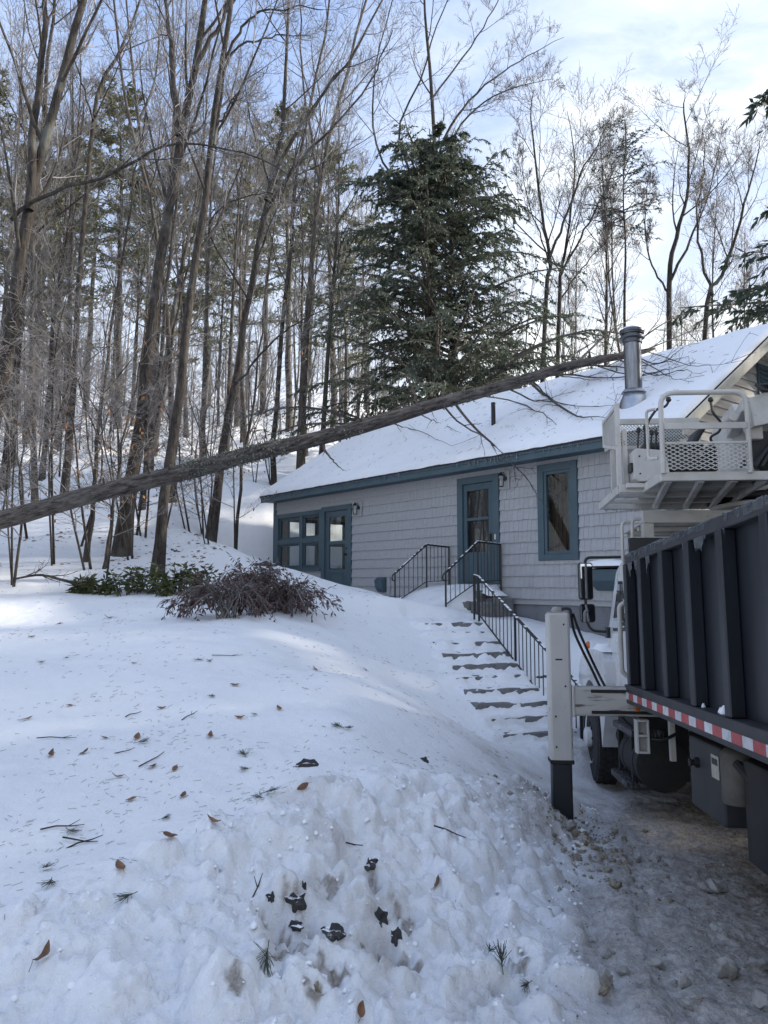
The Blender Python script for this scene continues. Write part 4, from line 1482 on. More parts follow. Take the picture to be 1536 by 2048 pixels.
bare_tree('bare_tree', 'broad furrowed trunk forking high, left of the laurel bed', 17.0, [
    ([(243, 1098), (262, 960), (288, 790), (305, 640), (325, 480), (352, 330), (375, 200), (400, 80), (412, -20)], 0.25, 0.13, 0.6),
    ([(356, 270), (350, 190), (340, 90), (330, -10)], 0.11, 0.07, 0.5),
    ([(388, 140), (420, 85), (445, 40), (468, -10)], 0.09, 0.055, 0.2)], 13, BK, TW, limbs=(9, 0.4, 0.97))
bare_tree('bare_tree', 'slender leaning tree left of the cottage with three upswept limbs', 19.0, [
    ([(420, 1058), (440, 930), (468, 780), (490, 640), (515, 500), (540, 370), (566, 250), (574, 120), (578, -10)], 0.165, 0.05, 0.6),
    ([(532, 400), (575, 300), (640, 200), (705, 110), (768, -5)], 0.08, 0.035, 0.8),
    ([(522, 440), (590, 335), (660, 260), (735, 170), (785, 60)], 0.075, 0.02, -0.5),
    ([(470, 770), (530, 700), (600, 640), (700, 600)], 0.05, 0.012, -1.2),
    ([(498, 600), (420, 470), (450, 410), (530, 385), (560, 392)], 0.04, 0.012, -1.0)], 14, BK, TW, limbs=(8, 0.32, 0.97))
bare_tree('bare_tree', 'crooked grey tree with an S-shaped upper stem', 22.0, [
    ([(128, 968), (146, 800), (158, 600), (168, 430), (180, 300), (192, 205), (215, 140), (246, 95), (268, 40), (280, -10)], 0.14, 0.06, 0.6),
    ([(186, 240), (165, 170), (142, 95)], 0.05, 0.02, 0.4)], 15, BK, TW, limbs=(8, 0.35, 0.97))
bare_tree('bare_tree', 'upright dark tree behind the leaning forked tree', 24.5, [
    ([(8, 955), (25, 830), (42, 650), (60, 480), (82, 300), (95, 150), (110, -10)], 0.19, 0.08, 0.6)], 16, BK, TW, limbs=(12, 0.35, 0.97))
bare_tree('bare_tree', 'thin dark stem with dead leaves beside the broad furrowed trunk', 16.4, [
    ([(172, 1110), (186, 1000), (200, 850), (217, 700), (246, 500), (272, 350), (296, 200)], 0.085, 0.02, 0.6)], 17, BK, TW, limbs=(14, 0.2, 0.97), lf=0.2, up=0.15, leafy=0.05)
bare_tree('bare_tree', 'crooked young stem low in the left woods', 15.6, [
    ([(206, 1135), (222, 1040), (236, 930), (262, 800), (285, 690), (300, 560)], 0.055, 0.012, 0.4)], 18, BK, TW, limbs=(12, 0.15, 0.97), lf=0.24, up=0.1, leafy=0.08)
bare_tree('bare_tree', 'thin pole tree just left of the cottage roof', 20.5, [
    ([(468, 1062), (482, 960), (500, 850), (518, 700), (536, 540), (560, 380)], 0.075, 0.02, 0.6)], 19, BK, TW, limbs=(13, 0.2, 0.97), lf=0.2, leafy=0.03)
bare_tree('bare_tree', 'straight grey trunk against the cottage eave', 25.0, [
    ([(545, 1000), (548, 900), (556, 760), (570, 600), (586, 450), (600, 300), (640, 120), (660, -10)], 0.15, 0.05, 0.6),
    ([(588, 430), (625, 300), (640, 220), (622, 90)], 0.06, 0.02, 0.6)], 20, BK, TW, limbs=(11, 0.35, 0.97))
bare_tree('bare_tree', 'mossy trunk behind the roof corner, left of the hemlock', 29.0, [
    ([(600, 960), (606, 850), (612, 700), (622, 540), (640, 380), (665, 250), (700, 120), (735, -10)], 0.21, 0.07, 0.6),
    ([(640, 380), (620, 260), (605, 150), (598, -10)], 0.09, 0.04, 0.6)], 21, M['bark_back'], M['twig_back'], limbs=(10, 0.35, 0.97), twig=0.005)
bare_tree('bare_tree', 'slim dark pair of stems behind the broad furrowed trunk', 21.0, [
    ([(283, 1010), (300, 880), (318, 740), (335, 560), (352, 400), (372, 250), (390, 120)], 0.12, 0.03, 0.6),
    ([(292, 940), (322, 800), (352, 640), (388, 470), (412, 330)], 0.07, 0.02, -0.4)], 22, BK, TW, limbs=(9, 0.3, 0.97))
bare_tree('bare_tree', 'far straight trunk at upper left of the snowy slope', 27.0, [
    ([(85, 915), (96, 800), (108, 650), (128, 500), (150, 350), (170, 200)], 0.14, 0.05, 0.8)], 23, BK, TW, limbs=(12, 0.35, 0.97), twig=0.0045)
# ---- behind the roof
bare_tree('bare_tree', 'tall wide-spreading bare tree rising above the hemlock', 33.0, [
    ([(872, 860), (870, 700), (866, 520), (864, 400), (868, 305), (862, 160), (852, 60), (848, -20)], 0.24, 0.07, 0.6),
    ([(868, 330), (905, 245), (950, 190), (1010, 142), (1065, 108), (1128, 72)], 0.11, 0.015, 0.6),
    ([(866, 380), (895, 300), (935, 235), (990, 190), (1050, 170), (1108, 158)], 0.10, 0.015, -1.0),
    ([(864, 420), (815, 330), (800, 250), (845, 150), (870, 60), (900, -10)], 0.10, 0.03, 0.6),
    ([(866, 440), (770, 330), (745, 230), (755, 110), (790, -10)], 0.09, 0.03, -0.4),
    ([(862, 200), (930, 110), (975, 40), (1000, -10)], 0.07, 0.03, 0.8)], 31, M['bark'], M['twig_dark'], limbs=(8, 0.2, 0.97), lf=0.22, up=0.6, thick=0.62, twig=0.0055, density=(6, 5, 4))
bare_tree('bare_tree', 'dark double-stemmed bare tree right of the hemlock', 30.0, [
    ([(1072, 760), (1090, 620), (1100, 520), (1086, 440), (1073, 330), (1062, 230), (1068, 180)], 0.17, 0.02, 0.6),
    ([(1098, 520), (1130, 440), (1165, 340), (1200, 280), (1222, 225)], 0.10, 0.015, 0.6),
    ([(1100, 530), (1080, 470), (1050, 380), (1045, 290)], 0.06, 0.015, -0.6)], 32, M['bark'], M['twig_dark'], limbs=(9, 0.3, 0.97), lf=0.24, up=0.6, density=(7, 6, 3), thick=0.62, twig=0.0055)
bare_tree('bare_tree', 'bare tree with upswept limbs between hemlock and chimney', 32.0, [
    ([(1105, 745), (1118, 630), (1124, 540), (1140, 440), (1150, 330), (1135, 220)], 0.17, 0.02, 0.6),
    ([(1124, 545), (1175, 450), (1210, 380), (1245, 300)], 0.09, 0.012, 0.6),
    ([(1120, 600), (1160, 540), (1215, 480), (1250, 440)], 0.06, 0.012, -0.4)], 33, M['bark'], M['twig_dark'], limbs=(10, 0.3, 0.97), lf=0.24, up=0.6, density=(7, 6, 3), thick=0.62, twig=0.0055)
bare_tree('bare_tree', 'dark branching tree over the right part of the roof', 29.0, [
    ([(1335, 720), (1338, 600), (1348, 490), (1372, 410), (1378, 330), (1368, 220), (1372, 190)], 0.19, 0.02, 0.6),
    ([(1342, 560), (1385, 470), (1420, 380), (1440, 280)], 0.10, 0.015, 0.6),
    ([(1340, 590), (1300, 520), (1290, 420), (1300, 330)], 0.07, 0.015, -0.4)], 34, M['bark'], M['twig_dark'], limbs=(9, 0.3, 0.97), lf=0.24, up=0.6, density=(7, 6, 3), thick=0.62, twig=0.0055)
bare_tree('bare_tree', 'leaning bare tree rising at the right end of the roof', 27.0, [
    ([(1385, 720), (1412, 620), (1440, 560), (1470, 480), (1490, 400), (1512, 330), (1520, 280)], 0.16, 0.02, 0.6),
    ([(1425, 590), (1400, 500), (1395, 420), (1410, 330), (1405, 250)], 0.09, 0.015, 0.6),
    ([(1410, 630), (1470, 610), (1510, 560), (1560, 500)], 0.07, 0.015, -0.4)], 35, M['bark'], M['twig_dark'], limbs=(9, 0.3, 0.97), lf=0.24, up=0.6, density=(7, 6, 3), thick=0.62, twig=0.0055)


# ---- evergreens
def conifer(name, label, cat, group, base, height, r0, rs, nb, t_lo, lmax, blen_pow, ang, up, n2, lf2, leafn, LL, LW, ml, mt, mb_, lean=(0, 0), droop=0.5, twist=0.0, trunks=1, top=0.98, spread=0.5, n3=0):
    sp, sr = [], []
    for k in range(trunks):
        b_ = np.array(base) + np.array([0.75 * k, 0.15 * k, 0])
        pts = [b_ + [0, 0, -0.2], b_ + [lean[0] * .3, lean[1] * .3, height * 0.35], b_ + [lean[0] * .7, lean[1] * .7, height * 0.7], b_ + [lean[0], lean[1], height * (1 - 0.1 * k)]]
        sp.append(resample(pts, 16))
        sr.append(r0 * (1 - 0.93 * np.linspace(0, 1, 16)))
    sp, sr = np.stack(sp), np.stack(sr)
    sp[:, 1:-1] += rs.normal(0, 0.05, sp[:, 1:-1].shape)
    # whorled branches, long below and short above
    N = nb
    t = np.sort(rs.uniform(0, 1, N)) * (top - t_lo) + t_lo
    which = rs.randint(0, trunks, N)
    x = t * 15
    i = np.minimum(x.astype(int), 14)
    pos = sp[which, i] + (sp[which, i + 1] - sp[which, i]) * (x - i)[:, None]
    az = rs.uniform(0, 6.283, N)
    prof = np.clip((1 - (t - t_lo) / (1.02 - t_lo)), 0.02, 1) ** blen_pow
    L = lmax * prof * rs.uniform(0.35, 1.3, N) + 0.25
    d = np.stack([np.cos(az) * np.sin(ang), np.sin(az) * np.sin(ang), np.full(N, math.cos(ang))], -1)
    out = [pos]
    n = 8
    p = pos
    for j in range(n - 1):
        d = unit(d + np.array([0, 0, up[0] + (up[1] - up[0]) * j / (n - 2)]) / (n - 1) + rs.normal(0, 0.05, d.shape))
        p = p + d * (L / (n - 1))[:, None]
        out.append(p)
    b1 = np.stack(out, 1)
    r1 = np.maximum((0.012 + 0.011 * L)[:, None] * (1 - 0.85 * np.linspace(0, 1, n)[None]), 0.004)
    b2 = spawn(rs, b1, r1, n2, 0.15, 1.0, 0.5, 1.1, lf2, 6, 0.5, -droop, 0.12, 0.55, 0.15, 1.9, 0.012, 0.003, flat=0.75)
    src = [b1[:, 3:], b2[0]]
    if n3:
        b3 = spawn(rs, *b2, n3, 0.15, 1.0, 0.5, 1.0, 0.45, 4, 0.6, -droop, 0.12, 0.4, 0.08, 0.6, 0.006, 0.0025, flat=0.7)
        src.append(b3[0])
    pos, dr_ = [], []
    for S, k in zip(src, leafn):
        N_, n_, _ = S.shape
        tt = rs.uniform(0, n_ - 1.001, (N_, k))
        i = tt.astype(int)
        row = np.arange(N_)[:, None]
        a, b_ = S[row, i], S[row, i + 1]
        pos.append((a + (b_ - a) * (tt - i)[..., None]).reshape(-1, 3))
        dr_.append(unit(b_ - a).reshape(-1, 3))
    pos, dr_ = np.concatenate(pos), np.concatenate(dr_)
    lv = leaf_quads(rs, pos, dr_, LL, LW, spread, droop * 0.5)
    return tree_obj(name, label, cat, group, np.array(base), [(sp, sr, 9)], [(b1, r1, 4), (b2[0], b2[1], 3)], mt, mb_, lv, ml, 'foliage')


HB_ = P(862, 905, 27.0)
HBASE = (HB_[0], HB_[1], Hs(HB_[0], HB_[1]))
htop = P(862, 258, 27.0)[2] - HBASE[2]
conifer('hemlock', 'big dark hemlock rising behind the snowy roof', 'evergreen tree', None, HBASE, htop, 0.22, np.random.RandomState(5), 270, 0.05, 5.7, 0.56, R(66), (0.35, -1.75), 17, 0.33, (42, 30), 0.15, 0.048, M['hemlock'], M['bark'], M['twig_dark'], trunks=2, droop=0.75, spread=0.5)
# white patches of snow caught in its boughs
hp = bpy.data.objects['hemlock']
q = MB()
for px, py in ((806, 535), (872, 538), (785, 604), (800, 596), (790, 615), (803, 670), (808, 676), (755, 575), (858, 695), (915, 640)):
    c = P(px, py, 24.6)
    for k in range(4):
        q.lathe([(0.02, -0.02), (0.065, 0.0), (0.05, 0.03), (0.01, 0.045)], (c[0] + rng.uniform(-.12, .12) - HBASE[0], c[1] + rng.uniform(-.1, .1) - HBASE[1], c[2] + rng.uniform(-.08, .08) - HBASE[2]), 7)
q.build('snow_patches', M['roof_snow'], hp, smooth=80, kind='stuff')

rs_ = np.random.RandomState(9)
b_ = P(1247, 790, 31.0)
zb = Hs(b_[0], b_[1])
conifer('pine_tree', 'thin bare-stemmed pine with a dark tuft above the chimney', 'pine tree', None, (b_[0], b_[1], zb), P(1266, 225, 31)[2] - zb, 0.10, rs_, 46, 0.66, 1.7, 0.35, R(80), (0.15, -0.5), 8, 0.4, (9, 8), 0.16, 0.04, M['spruce_right'], M['bark'], M['twig_dark'], lean=(0.35, 0), droop=0.35)
# background white pines: one of each build, then copies
pines = []
for k in range(3):
    pines.append(conifer('pine_tree', 'tall olive-green pine standing among the bare trees of the left wood', 'pine tree', 'pines scattered through the left wood', (0, 0, 0), 17 + 1.5 * k, 0.22, np.random.RandomState(50 + k), 62, 0.22 + 0.12 * k, 3.6, 0.5, R(80), (0.35, 0.15), 9, 0.36, (14, 14), 0.30, 0.075, M['pine'], M['bark_back'], M['twig_back'], lean=(0.6, 0), droop=0.1, spread=0.7))
pine_spots = [(45, 36, 0.95), (120, 44, 1.0), (230, 40, 0.95), (350, 46, 1.0), (470, 44, 0.95), (575, 42, 0.95), (665, 40, 0.92), (-60, 36, 1.0), (160, 55, 1.1), (410, 58, 1.1), (285, 50, 0.9), (520, 52, 0.95), (60, 50, 0.9), (735, 58, 0.9), (-180, 42, 1.0), (-350, 34, 1.0)]
for i, (px, Y, sc) in enumerate(pine_spots):
    x = (px - CX) / F * Y
    loc = (x, Y, Hs(x, Y) - 0.1)
    if i < 3:
        o = pines[i]
        o.location, o.rotation_euler, o.scale = loc, (0, 0, i * 2.1), (sc,) * 3
    else:
        o = copy_thing(pines[i % 3], loc, i * 1.7, sc)
# evergreens on the right: one in the picture's edge, the unseen rest is placed to shade the yard
fir = conifer('spruce_tree', 'dark evergreen reaching in at the right edge of the photo', 'evergreen tree', 'evergreens in the stand right of the drive', (0, 0, 0), 14.5, 0.24, np.random.RandomState(77), 110, 0.10, 3.6, 0.6, R(82), (0.2, -0.5), 13, 0.36, (16, 13), 0.22, 0.075, M['spruce_right'], M['bark'], M['twig_dark'], droop=0.6)
fir_spots = [(15.0, 22.5, 1.45), (14.2, 11.4, 0.95), (16.6, 8.6, 1.1), (13.2, 6.2, 0.85), (18.0, 12.6, 1.15), (15.2, 3.4, 1.0), (19.5, 6.0, 1.2), (14.0, 0.2, 0.9), (20.5, 2.0, 1.2), (17.5, -2.0, 1.1), (9.5, -9.5, 0.7), (12.5, -11.0, 0.8), (14.2, 13.8, 1.08), (9.9, 5.4, 0.42), (10.4, 7.9, 0.46), (10.0, 2.9, 0.4)]  # gap fillers and the low ones are added to block sun patches
for i, (x, y, sc) in enumerate(fir_spots):
    loc = (x, y, Hs(x, y) - 0.1)
    if i == 0:
        fir.location, fir.scale = loc, (sc,) * 3
    else:
        copy_thing(fir, loc, i * 2.3, sc, 'unseen evergreen right of the drive, placed to darken yard and truck')

# ---- the wood: archetypes of bare trees, then copies
arch = []
for k in range(6):
    rs = np.random.RandomState(200 + k)
    hgt_ = 14 + 1.0 * k
    lean = rs.normal(0.8, 0.6)
    tr = resample([(0, 0, -0.3), (lean * .2 + rs.normal(0, .1), rs.normal(0, .1), hgt_ * .33), (lean * .6 + rs.normal(0, .25), rs.normal(0, .2), hgt_ * .66), (lean + rs.normal(0, .3), rs.normal(0, .3), hgt_)], 16)
    lines = [(tr, 0.080 + 0.010 * k, 0.012)]
    if k % 2:
        i0 = 8
        lines.append((np.array([tr[i0], tr[i0] + [0.8, 0.3, 2.2], tr[i0] + [1.3, 0.6, 5.0], tr[i0] + [1.9, 0.6, hgt_ * 0.42]]), 0.05, 0.01))
        lines.append((np.array([tr[i0 + 2], tr[i0 + 2] + [-0.7, -0.3, 1.8], tr[i0 + 2] + [-1.0, -0.5, hgt_ * 0.33]]), 0.04, 0.01))
    sp, sr = stems((0, 0, 0), lines, 16)
    sr[0] = flare(sr[0])
    l1 = spawn(rs, sp, sr, 18 if k % 2 == 0 else 9, 0.36, 0.98, 0.4, 0.85, 0.24, 7, 0.5, 0.6, 0.17, 0.5, 0.6, 4.2, 0.034, 0.006)
    l2 = spawn(rs, *l1, 6, 0.2, 1.0, 0.4, 0.9, 0.5, 5, 0.6, 0.4, 0.18, 0.4, 0.3, 2.0, 0.015, 0.006)
    l3 = spawn(rs, *l2, 5, 0.15, 1.0, 0.4, 0.9, 0.5, 4, 0.65, 0.3, 0.22, 0.3, 0.2, 1.2, 0.013, 0.0055)
    l4 = spawn(rs, *l3, 2, 0.2, 1.0, 0.4, 0.9, 0.55, 3, 0.7, 0.3, 0.22, 0.2, 0.15, 0.7, 0.008, 0.005)
    arch.append(tree_obj('bare_tree', 'bare grey tree standing in the wood on the hillside', 'tree', 'bare trees of the hillside wood', np.zeros(3), [(sp, sr, 8), (l1[0], l1[1], 5)], [(l2[0], l2[1], 4), (l3[0], l3[1], 3), (l4[0], l4[1], 3)], M['bark_back'], M['twig_back']))
rs = np.random.RandomState(314)
spots = []


def free(x, y, dmin):
    s_, o_ = house_local(np.array([x]), np.array([y]))
    if -2.0 < s_[0] < HLEN + 3 and -3 < o_[0] < HDEP + 2.5:
        return False
    return all((x - a) ** 2 + (y - b__) ** 2 > dmin * dmin for a, b__ in spots)


n_try = 0
while len(spots) < 92 and n_try < 20000:
    n_try += 1
    y = rs.uniform(21, 66)
    u_ = rs.uniform(-0.85, 0.55)
    if u_ > -0.02 and (y < 27 or rs.random_sample() < 0.5):
        continue
    x = u_ * y
    if free(x, y, 1.5 + 0.012 * y):
        spots.append((x, y))
for x, y in ((-13, 12), (-15, 8.5), (-16.5, 15), (-12.5, 17), (-18, 4), (-20, 11), (-22, 17), (-15, 1), (-19, -3), (-24, 6), (-26, 12), (-24, 0), (-17, 19.5), (-21, 22)):
    spots.append((x, y))                              # the same wood goes on to the left, mirrored in the window glass
BEHIND = [(-9, -13), (-6.5, -16), (-4, -13.5), (-1, -15), (1.5, -12.5), (4, -15.5), (6.5, -13), (9, -16), (-2.5, -19), (3, -19.5), (-8, -20), (7.5, -20)]
spots += [(12.6, 8.8), (15.8, 6.0), (17.0, 10.6), (13.0, 3.2), (16.2, 1.0), (19.0, 9.0), (12.4, -2.5)]  # unseen bare trees added among the evergreens to let broken sun through
spots += BEHIND                                       # across the road behind the camera: what the truck's mirrors show
for i, (x, y) in enumerate(spots):
    loc = (x, y, Hs(x, y) - 0.05)
    k = i % 6
    sc = float(rs.uniform(0.72, 1.2))
    right = x > 0.5
    if i >= len(spots) - len(BEHIND):
        lab, grp = 'bare tree across the road behind the camera', 'bare trees behind the camera'
    elif i >= len(spots) - len(BEHIND) - 7:
        lab, grp = 'unseen bare tree right of the drive, added to soften the sun', 'bare trees added right of the drive'
    elif i >= 92:
        lab, grp = 'bare tree of the hillside wood outside the left edge', 'bare trees of the hillside wood left of the photo'
    elif right:
        lab, grp = 'bare tree on the rise behind the cottage roof', 'bare trees behind the roof'
        sc *= 0.9
    else:
        lab, grp = 'bare grey tree standing in the wood on the hillside', 'bare trees of the hillside wood'
    rz = float(rs.normal(0, 0.5)) if k % 2 == 0 else float(rs.uniform(0, 6.28))
    if i < 6:
        o = arch[i]
        o.location, o.rotation_euler, o.scale = loc, (0, 0, rz), (sc,) * 3
        o['label'], o['group'] = lab, grp
    else:
        copy_thing(arch[k], loc, rz, sc, lab, grp, (float(rs.normal(0, .035)), float(rs.normal(0.02, .04))))

# ---- understorey: saplings with a haze of fine icy twigs, some holding dead leaves
sap = []
for k in range(5):
    rs2 = np.random.RandomState(400 + k)
    hgt_ = 3.6 + 0.8 * k
    lines = []
    for j in range(1 + (k % 3)):
        a = rs2.uniform(0, 6.28)
        b0 = np.array([0.12 * j * math.cos(a), 0.12 * j * math.sin(a), -0.1])
        lines.append((np.array([b0, b0 + [rs2.normal(0.15, .15), rs2.normal(0, .15), hgt_ * .4], b0 + [rs2.normal(.4, .3), rs2.normal(0, .3), hgt_ * .75], b0 + [rs2.normal(.7, .5), rs2.normal(0, .5), hgt_ * (1 - .15 * j)]]), 0.032 - 0.006 * j, 0.006))
    sp, sr = stems((0, 0, 0), lines, 12)
    l1 = spawn(rs2, sp, sr, 13, 0.15, 0.98, 0.7, 1.3, 0.34, 7, 0.55, 0.15, 0.22, 0.4, 0.4, 2.2, 0.016, 0.004)
    l2 = spawn(rs2, *l1, 8, 0.15, 1.0, 0.5, 1.0, 0.42, 5, 0.6, 0.1, 0.2, 0.4, 0.15, 1.0, 0.008, 0.0034, flat=0.6)
    l3 = spawn(rs2, *l2, 4, 0.15, 1.0, 0.5, 1.0, 0.45, 3, 0.7, 0.1, 0.2, 0.3, 0.08, 0.5, 0.005, 0.0030, flat=0.6)
    lv = None
    if k in (1, 3):
        kk = rs2.random_sample(len(l3[0])) < 0.16
        kk &= l3[0][:, -1, 2] < hgt_ * 0.75
        lv = leaf_quads(rs2, l3[0][kk, -1], l3[0][kk, -1] - l3[0][kk, 0], 0.12, 0.06, 0.4, 1.2)
    sap.append(tree_obj('sapling', 'leafless sapling with a haze of icy twigs under the left trees', 'sapling', 'bare saplings under the left trees', np.zeros(3), [(sp, sr, 6)], [(l1[0], l1[1], 4), (l2[0], l2[1], 3), (l3[0], l3[1], 3)], M['bark'], M['twig_icy'], lv, M['beech_leaf'], 'dead_leaves'))
rs = np.random.RandomState(55)
sp_list = [(185, 15.6, 1), (215, 15.0, 3), (268, 16.5, 1), (160, 17.5, 3), (290, 18.5, 1), (330, 19.5, 3), (380, 20, 1), (470, 19, 3), (55, 18.0, 0), (30, 14.2, 2), (110, 16.0, 4), (-20, 16.5, 4), (-60, 14.5, 2)]
for i in range(20):
    sp_list.append((rs.uniform(-150, 620), rs.uniform(30, 46), rs.choice([0, 2, 4])))
for i in range(22):
    sp_list.append((rs.uniform(-120, 540), rs.uniform(17.5, 34), rs.choice([0, 2, 4, 0, 2, 4, 1])))
for i in range(8):
    sp_list.append((rs.uniform(560, 760), rs.uniform(28, 40), rs.choice([0, 2, 4])))
seen = set()
for i, (px, Y, k) in enumerate(sp_list):
    x = (px - CX) / F * Y
    loc = (x, Y, Hs(x, Y) - 0.02)
    leafy = k in (1, 3)
    lab = 'young beech holding brown dead leaves near the lawn crest' if leafy else 'leafless sapling with a haze of icy twigs under the left trees'
    grp = 'young beeches with dead leaves' if leafy else 'bare saplings under the left trees'
    sc = float(rs.uniform(0.75, 1.25)) * (0.8 if leafy else 1.0)
    if k not in seen:
        seen.add(k)
        o = sap[k]
        o.location, o.rotation_euler, o.scale = loc, (0, 0, rs.uniform(0, 6)), (sc,) * 3
        o['label'], o['group'] = lab, grp
        o['category'] = 'sapling'
    else:
        copy_thing(sap[k], loc, float(rs.uniform(0, 6.28)), sc, lab, grp)

# ---- the far wood beyond: one mass of stems and twigs on the hill's shoulder
rs = np.random.RandomState(808)
N = 640
yy = rs.uniform(50, 105, N)
xx = rs.uniform(-0.9, 0.75, N) * yy
zz_ = H(xx, yy)
hh = rs.uniform(3.5, 11, N)
t = np.linspace(0, 1, 6)[None, :, None]
base_p = np.stack([xx, yy, zz_ - 0.3], -1)
topp = base_p + np.stack([rs.normal(0.3, 0.5, N), rs.normal(0, 0.5, N), hh], -1)
sp = base_p[:, None] + (topp - base_p)[:, None] * t
sr = (rs.uniform(0.06, 0.14, N)[:, None]) * (1 - 0.9 * t[..., 0])
l1 = spawn(rs, sp, sr, 9, 0.2, 1.0, 0.45, 0.95, 0.3, 4, 0.5, 0.5, 0.2, 0.5, 0.5, 5, 0.06, 0.012)
l2 = spawn(rs, *l1, 4, 0.2, 1.0, 0.4, 0.9, 0.5, 3, 0.6, 0.4, 0.2, 0.3, 0.3, 2.5, 0.03, 0.010)
v, q4 = tubes([(sp, sr, 5), (l1[0], l1[1], 3), (l2[0], l2[1], 3)])
tag(link_mesh('far_woods', np_mesh('far_woods', v, q4), M['twig_back']), 'far bare woods closing the view on the hill', 'woods', kind='stuff')

# ------------------------------------------------------------------ the fallen tree, leaning from the slope onto the roof
fl_px = [(-620, 1190, 12.2), (-420, 1142, 12.5), (0, 1040, 13.2), (200, 985, 13.5), (400, 936, 13.8), (500, 908, 13.95), (620, 881, 14.15), (760, 843, 14.4), (860, 812, 14.6), (1000, 774, 14.85), (1120, 737, 15.05), (1200, 719, 15.2), (1262, 709, 15.3), (1310, 697, 15.42)]
fp = resample([P(*q) for q in fl_px], 90)
ft_r = np.interp(np.linspace(0, 1, 90), [0, 0.10, 0.32, 0.55, 0.72, 0.86, 0.93, 0.98, 1.0], [0.22, 0.160, 0.148, 0.132, 0.104, 0.078, 0.064, 0.042, 0.018])
rs = np.random.RandomState(61)
ft = empty('fallen_tree', fp[0])
tag(ft, 'long uprooted tree trunk lying across the yard onto the snowy roof', 'fallen tree')
# trunk with a knobbly outline
V, Q4 = tubes([(fp[None], ft_r[None], 22)], fp[0])
ax = np.repeat(fp - fp[0], 22, axis=0)
rad = V - ax
ang_ = np.tile(np.arange(22), 90)
k1 = perlin(np.repeat(np.arange(90), 22) * 0.7, ang_ * 0.9) * 0.05 + perlin(np.repeat(np.arange(90), 22) * 0.21, ang_ * 0.3 + 5) * 0.05
V = ax + rad * (1 + k1[:, None])
_q = Vector((0, 0, 1)).rotation_difference(Vector(unit(fp[-1] - fp[0])))
_m = np.array(_q.to_matrix())
o = link_mesh('trunk', np_mesh('trunk', V @ _m, Q4), M['bark_fallen'], ft)
o.rotation_mode = 'QUATERNION'
o.rotation_quaternion = _q


def trunk_at(px):
    """centre of the fallen trunk where it crosses photo column px"""
    xs = []
    for p in fp:
        d = p - EYE
        zc = d[1] * _c + d[2] * _s
        xs.append(CX + F * d[0] / zc)
    i = int(np.clip(np.searchsorted(xs, px), 1, 89))
    f = (px - xs[i - 1]) / (xs[i] - xs[i - 1])
    return fp[i - 1] + (fp[i] - fp[i - 1]) * f, ft_r[i]


def above_roof(px, py, Y, lift):
    """where the sight line meets the roof snow; at depth Y where it misses or where Y is nearer"""
    h_ = roof_hit(px, py, 0.13 + lift)
    s_, o_ = house_local(h_[0], h_[1])
    if -0.1 < s_ < HLEN + 0.45 and EV - 0.05 < o_ < RIDGE[0] + 0.1 and h_[1] < Y:
        return h_
    return P(px, py, Y)


def fbranch(pts, r0, depth=None, twigs=(5, 4), lift=0.06, end_y=None):
    """a limb still on the fallen trunk; pts in photo pixels, lying on or hanging over the roof"""
    c, rt = trunk_at(pts[0][0])
    n = len(pts)
    out = [c]
    for i, (px, py) in enumerate(pts[1:]):
        if end_y is not None:
            Y = c[1] + (end_y - c[1]) * (i + 1) / (n - 1)
        else:
            Y = c[1] + 0.1 * (i + 1)
            h_ = roof_hit(px, py, 0.13)
            s_, o_ = house_local(h_[0], h_[1])
            if EV - 0.05 < o_ < RIDGE[0]:
                Y = h_[1] + 0.01
        out.append(above_roof(px, py, Y, lift * (0.3 + 0.7 * (n - 2 - i) / max(1, n - 2))))
    p = resample(out, 14)[None] - fp[0]
    p[:, 1:] += rs.normal(0, 0.010, p[:, 1:].shape)
    r = (r0 * (1 - 0.85 * np.linspace(0, 1, 14)))[None]
    l2 = spawn(rs, p, r, twigs[0], 0.25, 1.0, 0.4, 0.9, 0.22, 5, 0.6, -0.05, 0.25, 0.3, 0.1, 0.8, 0.01, 0.0035)
    sets = [(p, r, 6), (l2[0], l2[1], 4)]
    if twigs[1]:
        l3 = spawn(rs, *l2, twigs[1], 0.3, 1.0, 0.4, 0.9, 0.5, 4, 0.7, 0.0, 0.25, 0.3, 0.06, 0.4, 0.006, 0.003)
        sets.append((l3[0], l3[1], 3))
    V, Q4 = tubes(sets)
    link_mesh('branch', np_mesh('branch', V, Q4), M['bark_fallen'], ft)


fbranch([(640, 884), (655, 908), (671, 926), (687, 942)], 0.028, twigs=(2, 0), end_y=13.8)
fbranch([(765, 845), (800, 852), (842, 864), (904, 892)], 0.020, twigs=(4, 0))
fbranch([(786, 840), (800, 860), (815, 879)], 0.010, twigs=(2, 0))
fbranch([(828, 824), (870, 843), (923, 866)], 0.018, twigs=(4, 0))
fbranch([(860, 815), (868, 832), (874, 842)], 0.012, twigs=(1, 0))
fbranch([(905, 800), (950, 857), (1001, 902), (1026, 928), (1052, 955), (1078, 993)], 0.028, twigs=(8, 3), end_y=13.0)
fbranch([(880, 810), (918, 845), (963, 870), (997, 898), (1030, 930)], 0.022, twigs=(5, 2), end_y=13.2)
fbranch([(940, 793), (1020, 800), (1078, 824), (1110, 846), (1138, 872)], 0.018, twigs=(5, 1))
fbranch([(1008, 775), (1060, 798), (1103, 803), (1169, 813), (1240, 812)], 0.020, twigs=(6, 2))
fbranch([(1052, 758), (1080, 782), (1107, 803), (1142, 826), (1172, 834), (1212, 835)], 0.034, twigs=(6, 2))
fbranch([(1058, 755), (1100, 795), (1135, 812)], 0.022, twigs=(3, 1))
fbranch([(1065, 755), (1132, 750), (1206, 755), (1262, 753), (1330, 742)], 0.026, twigs=(7, 3))
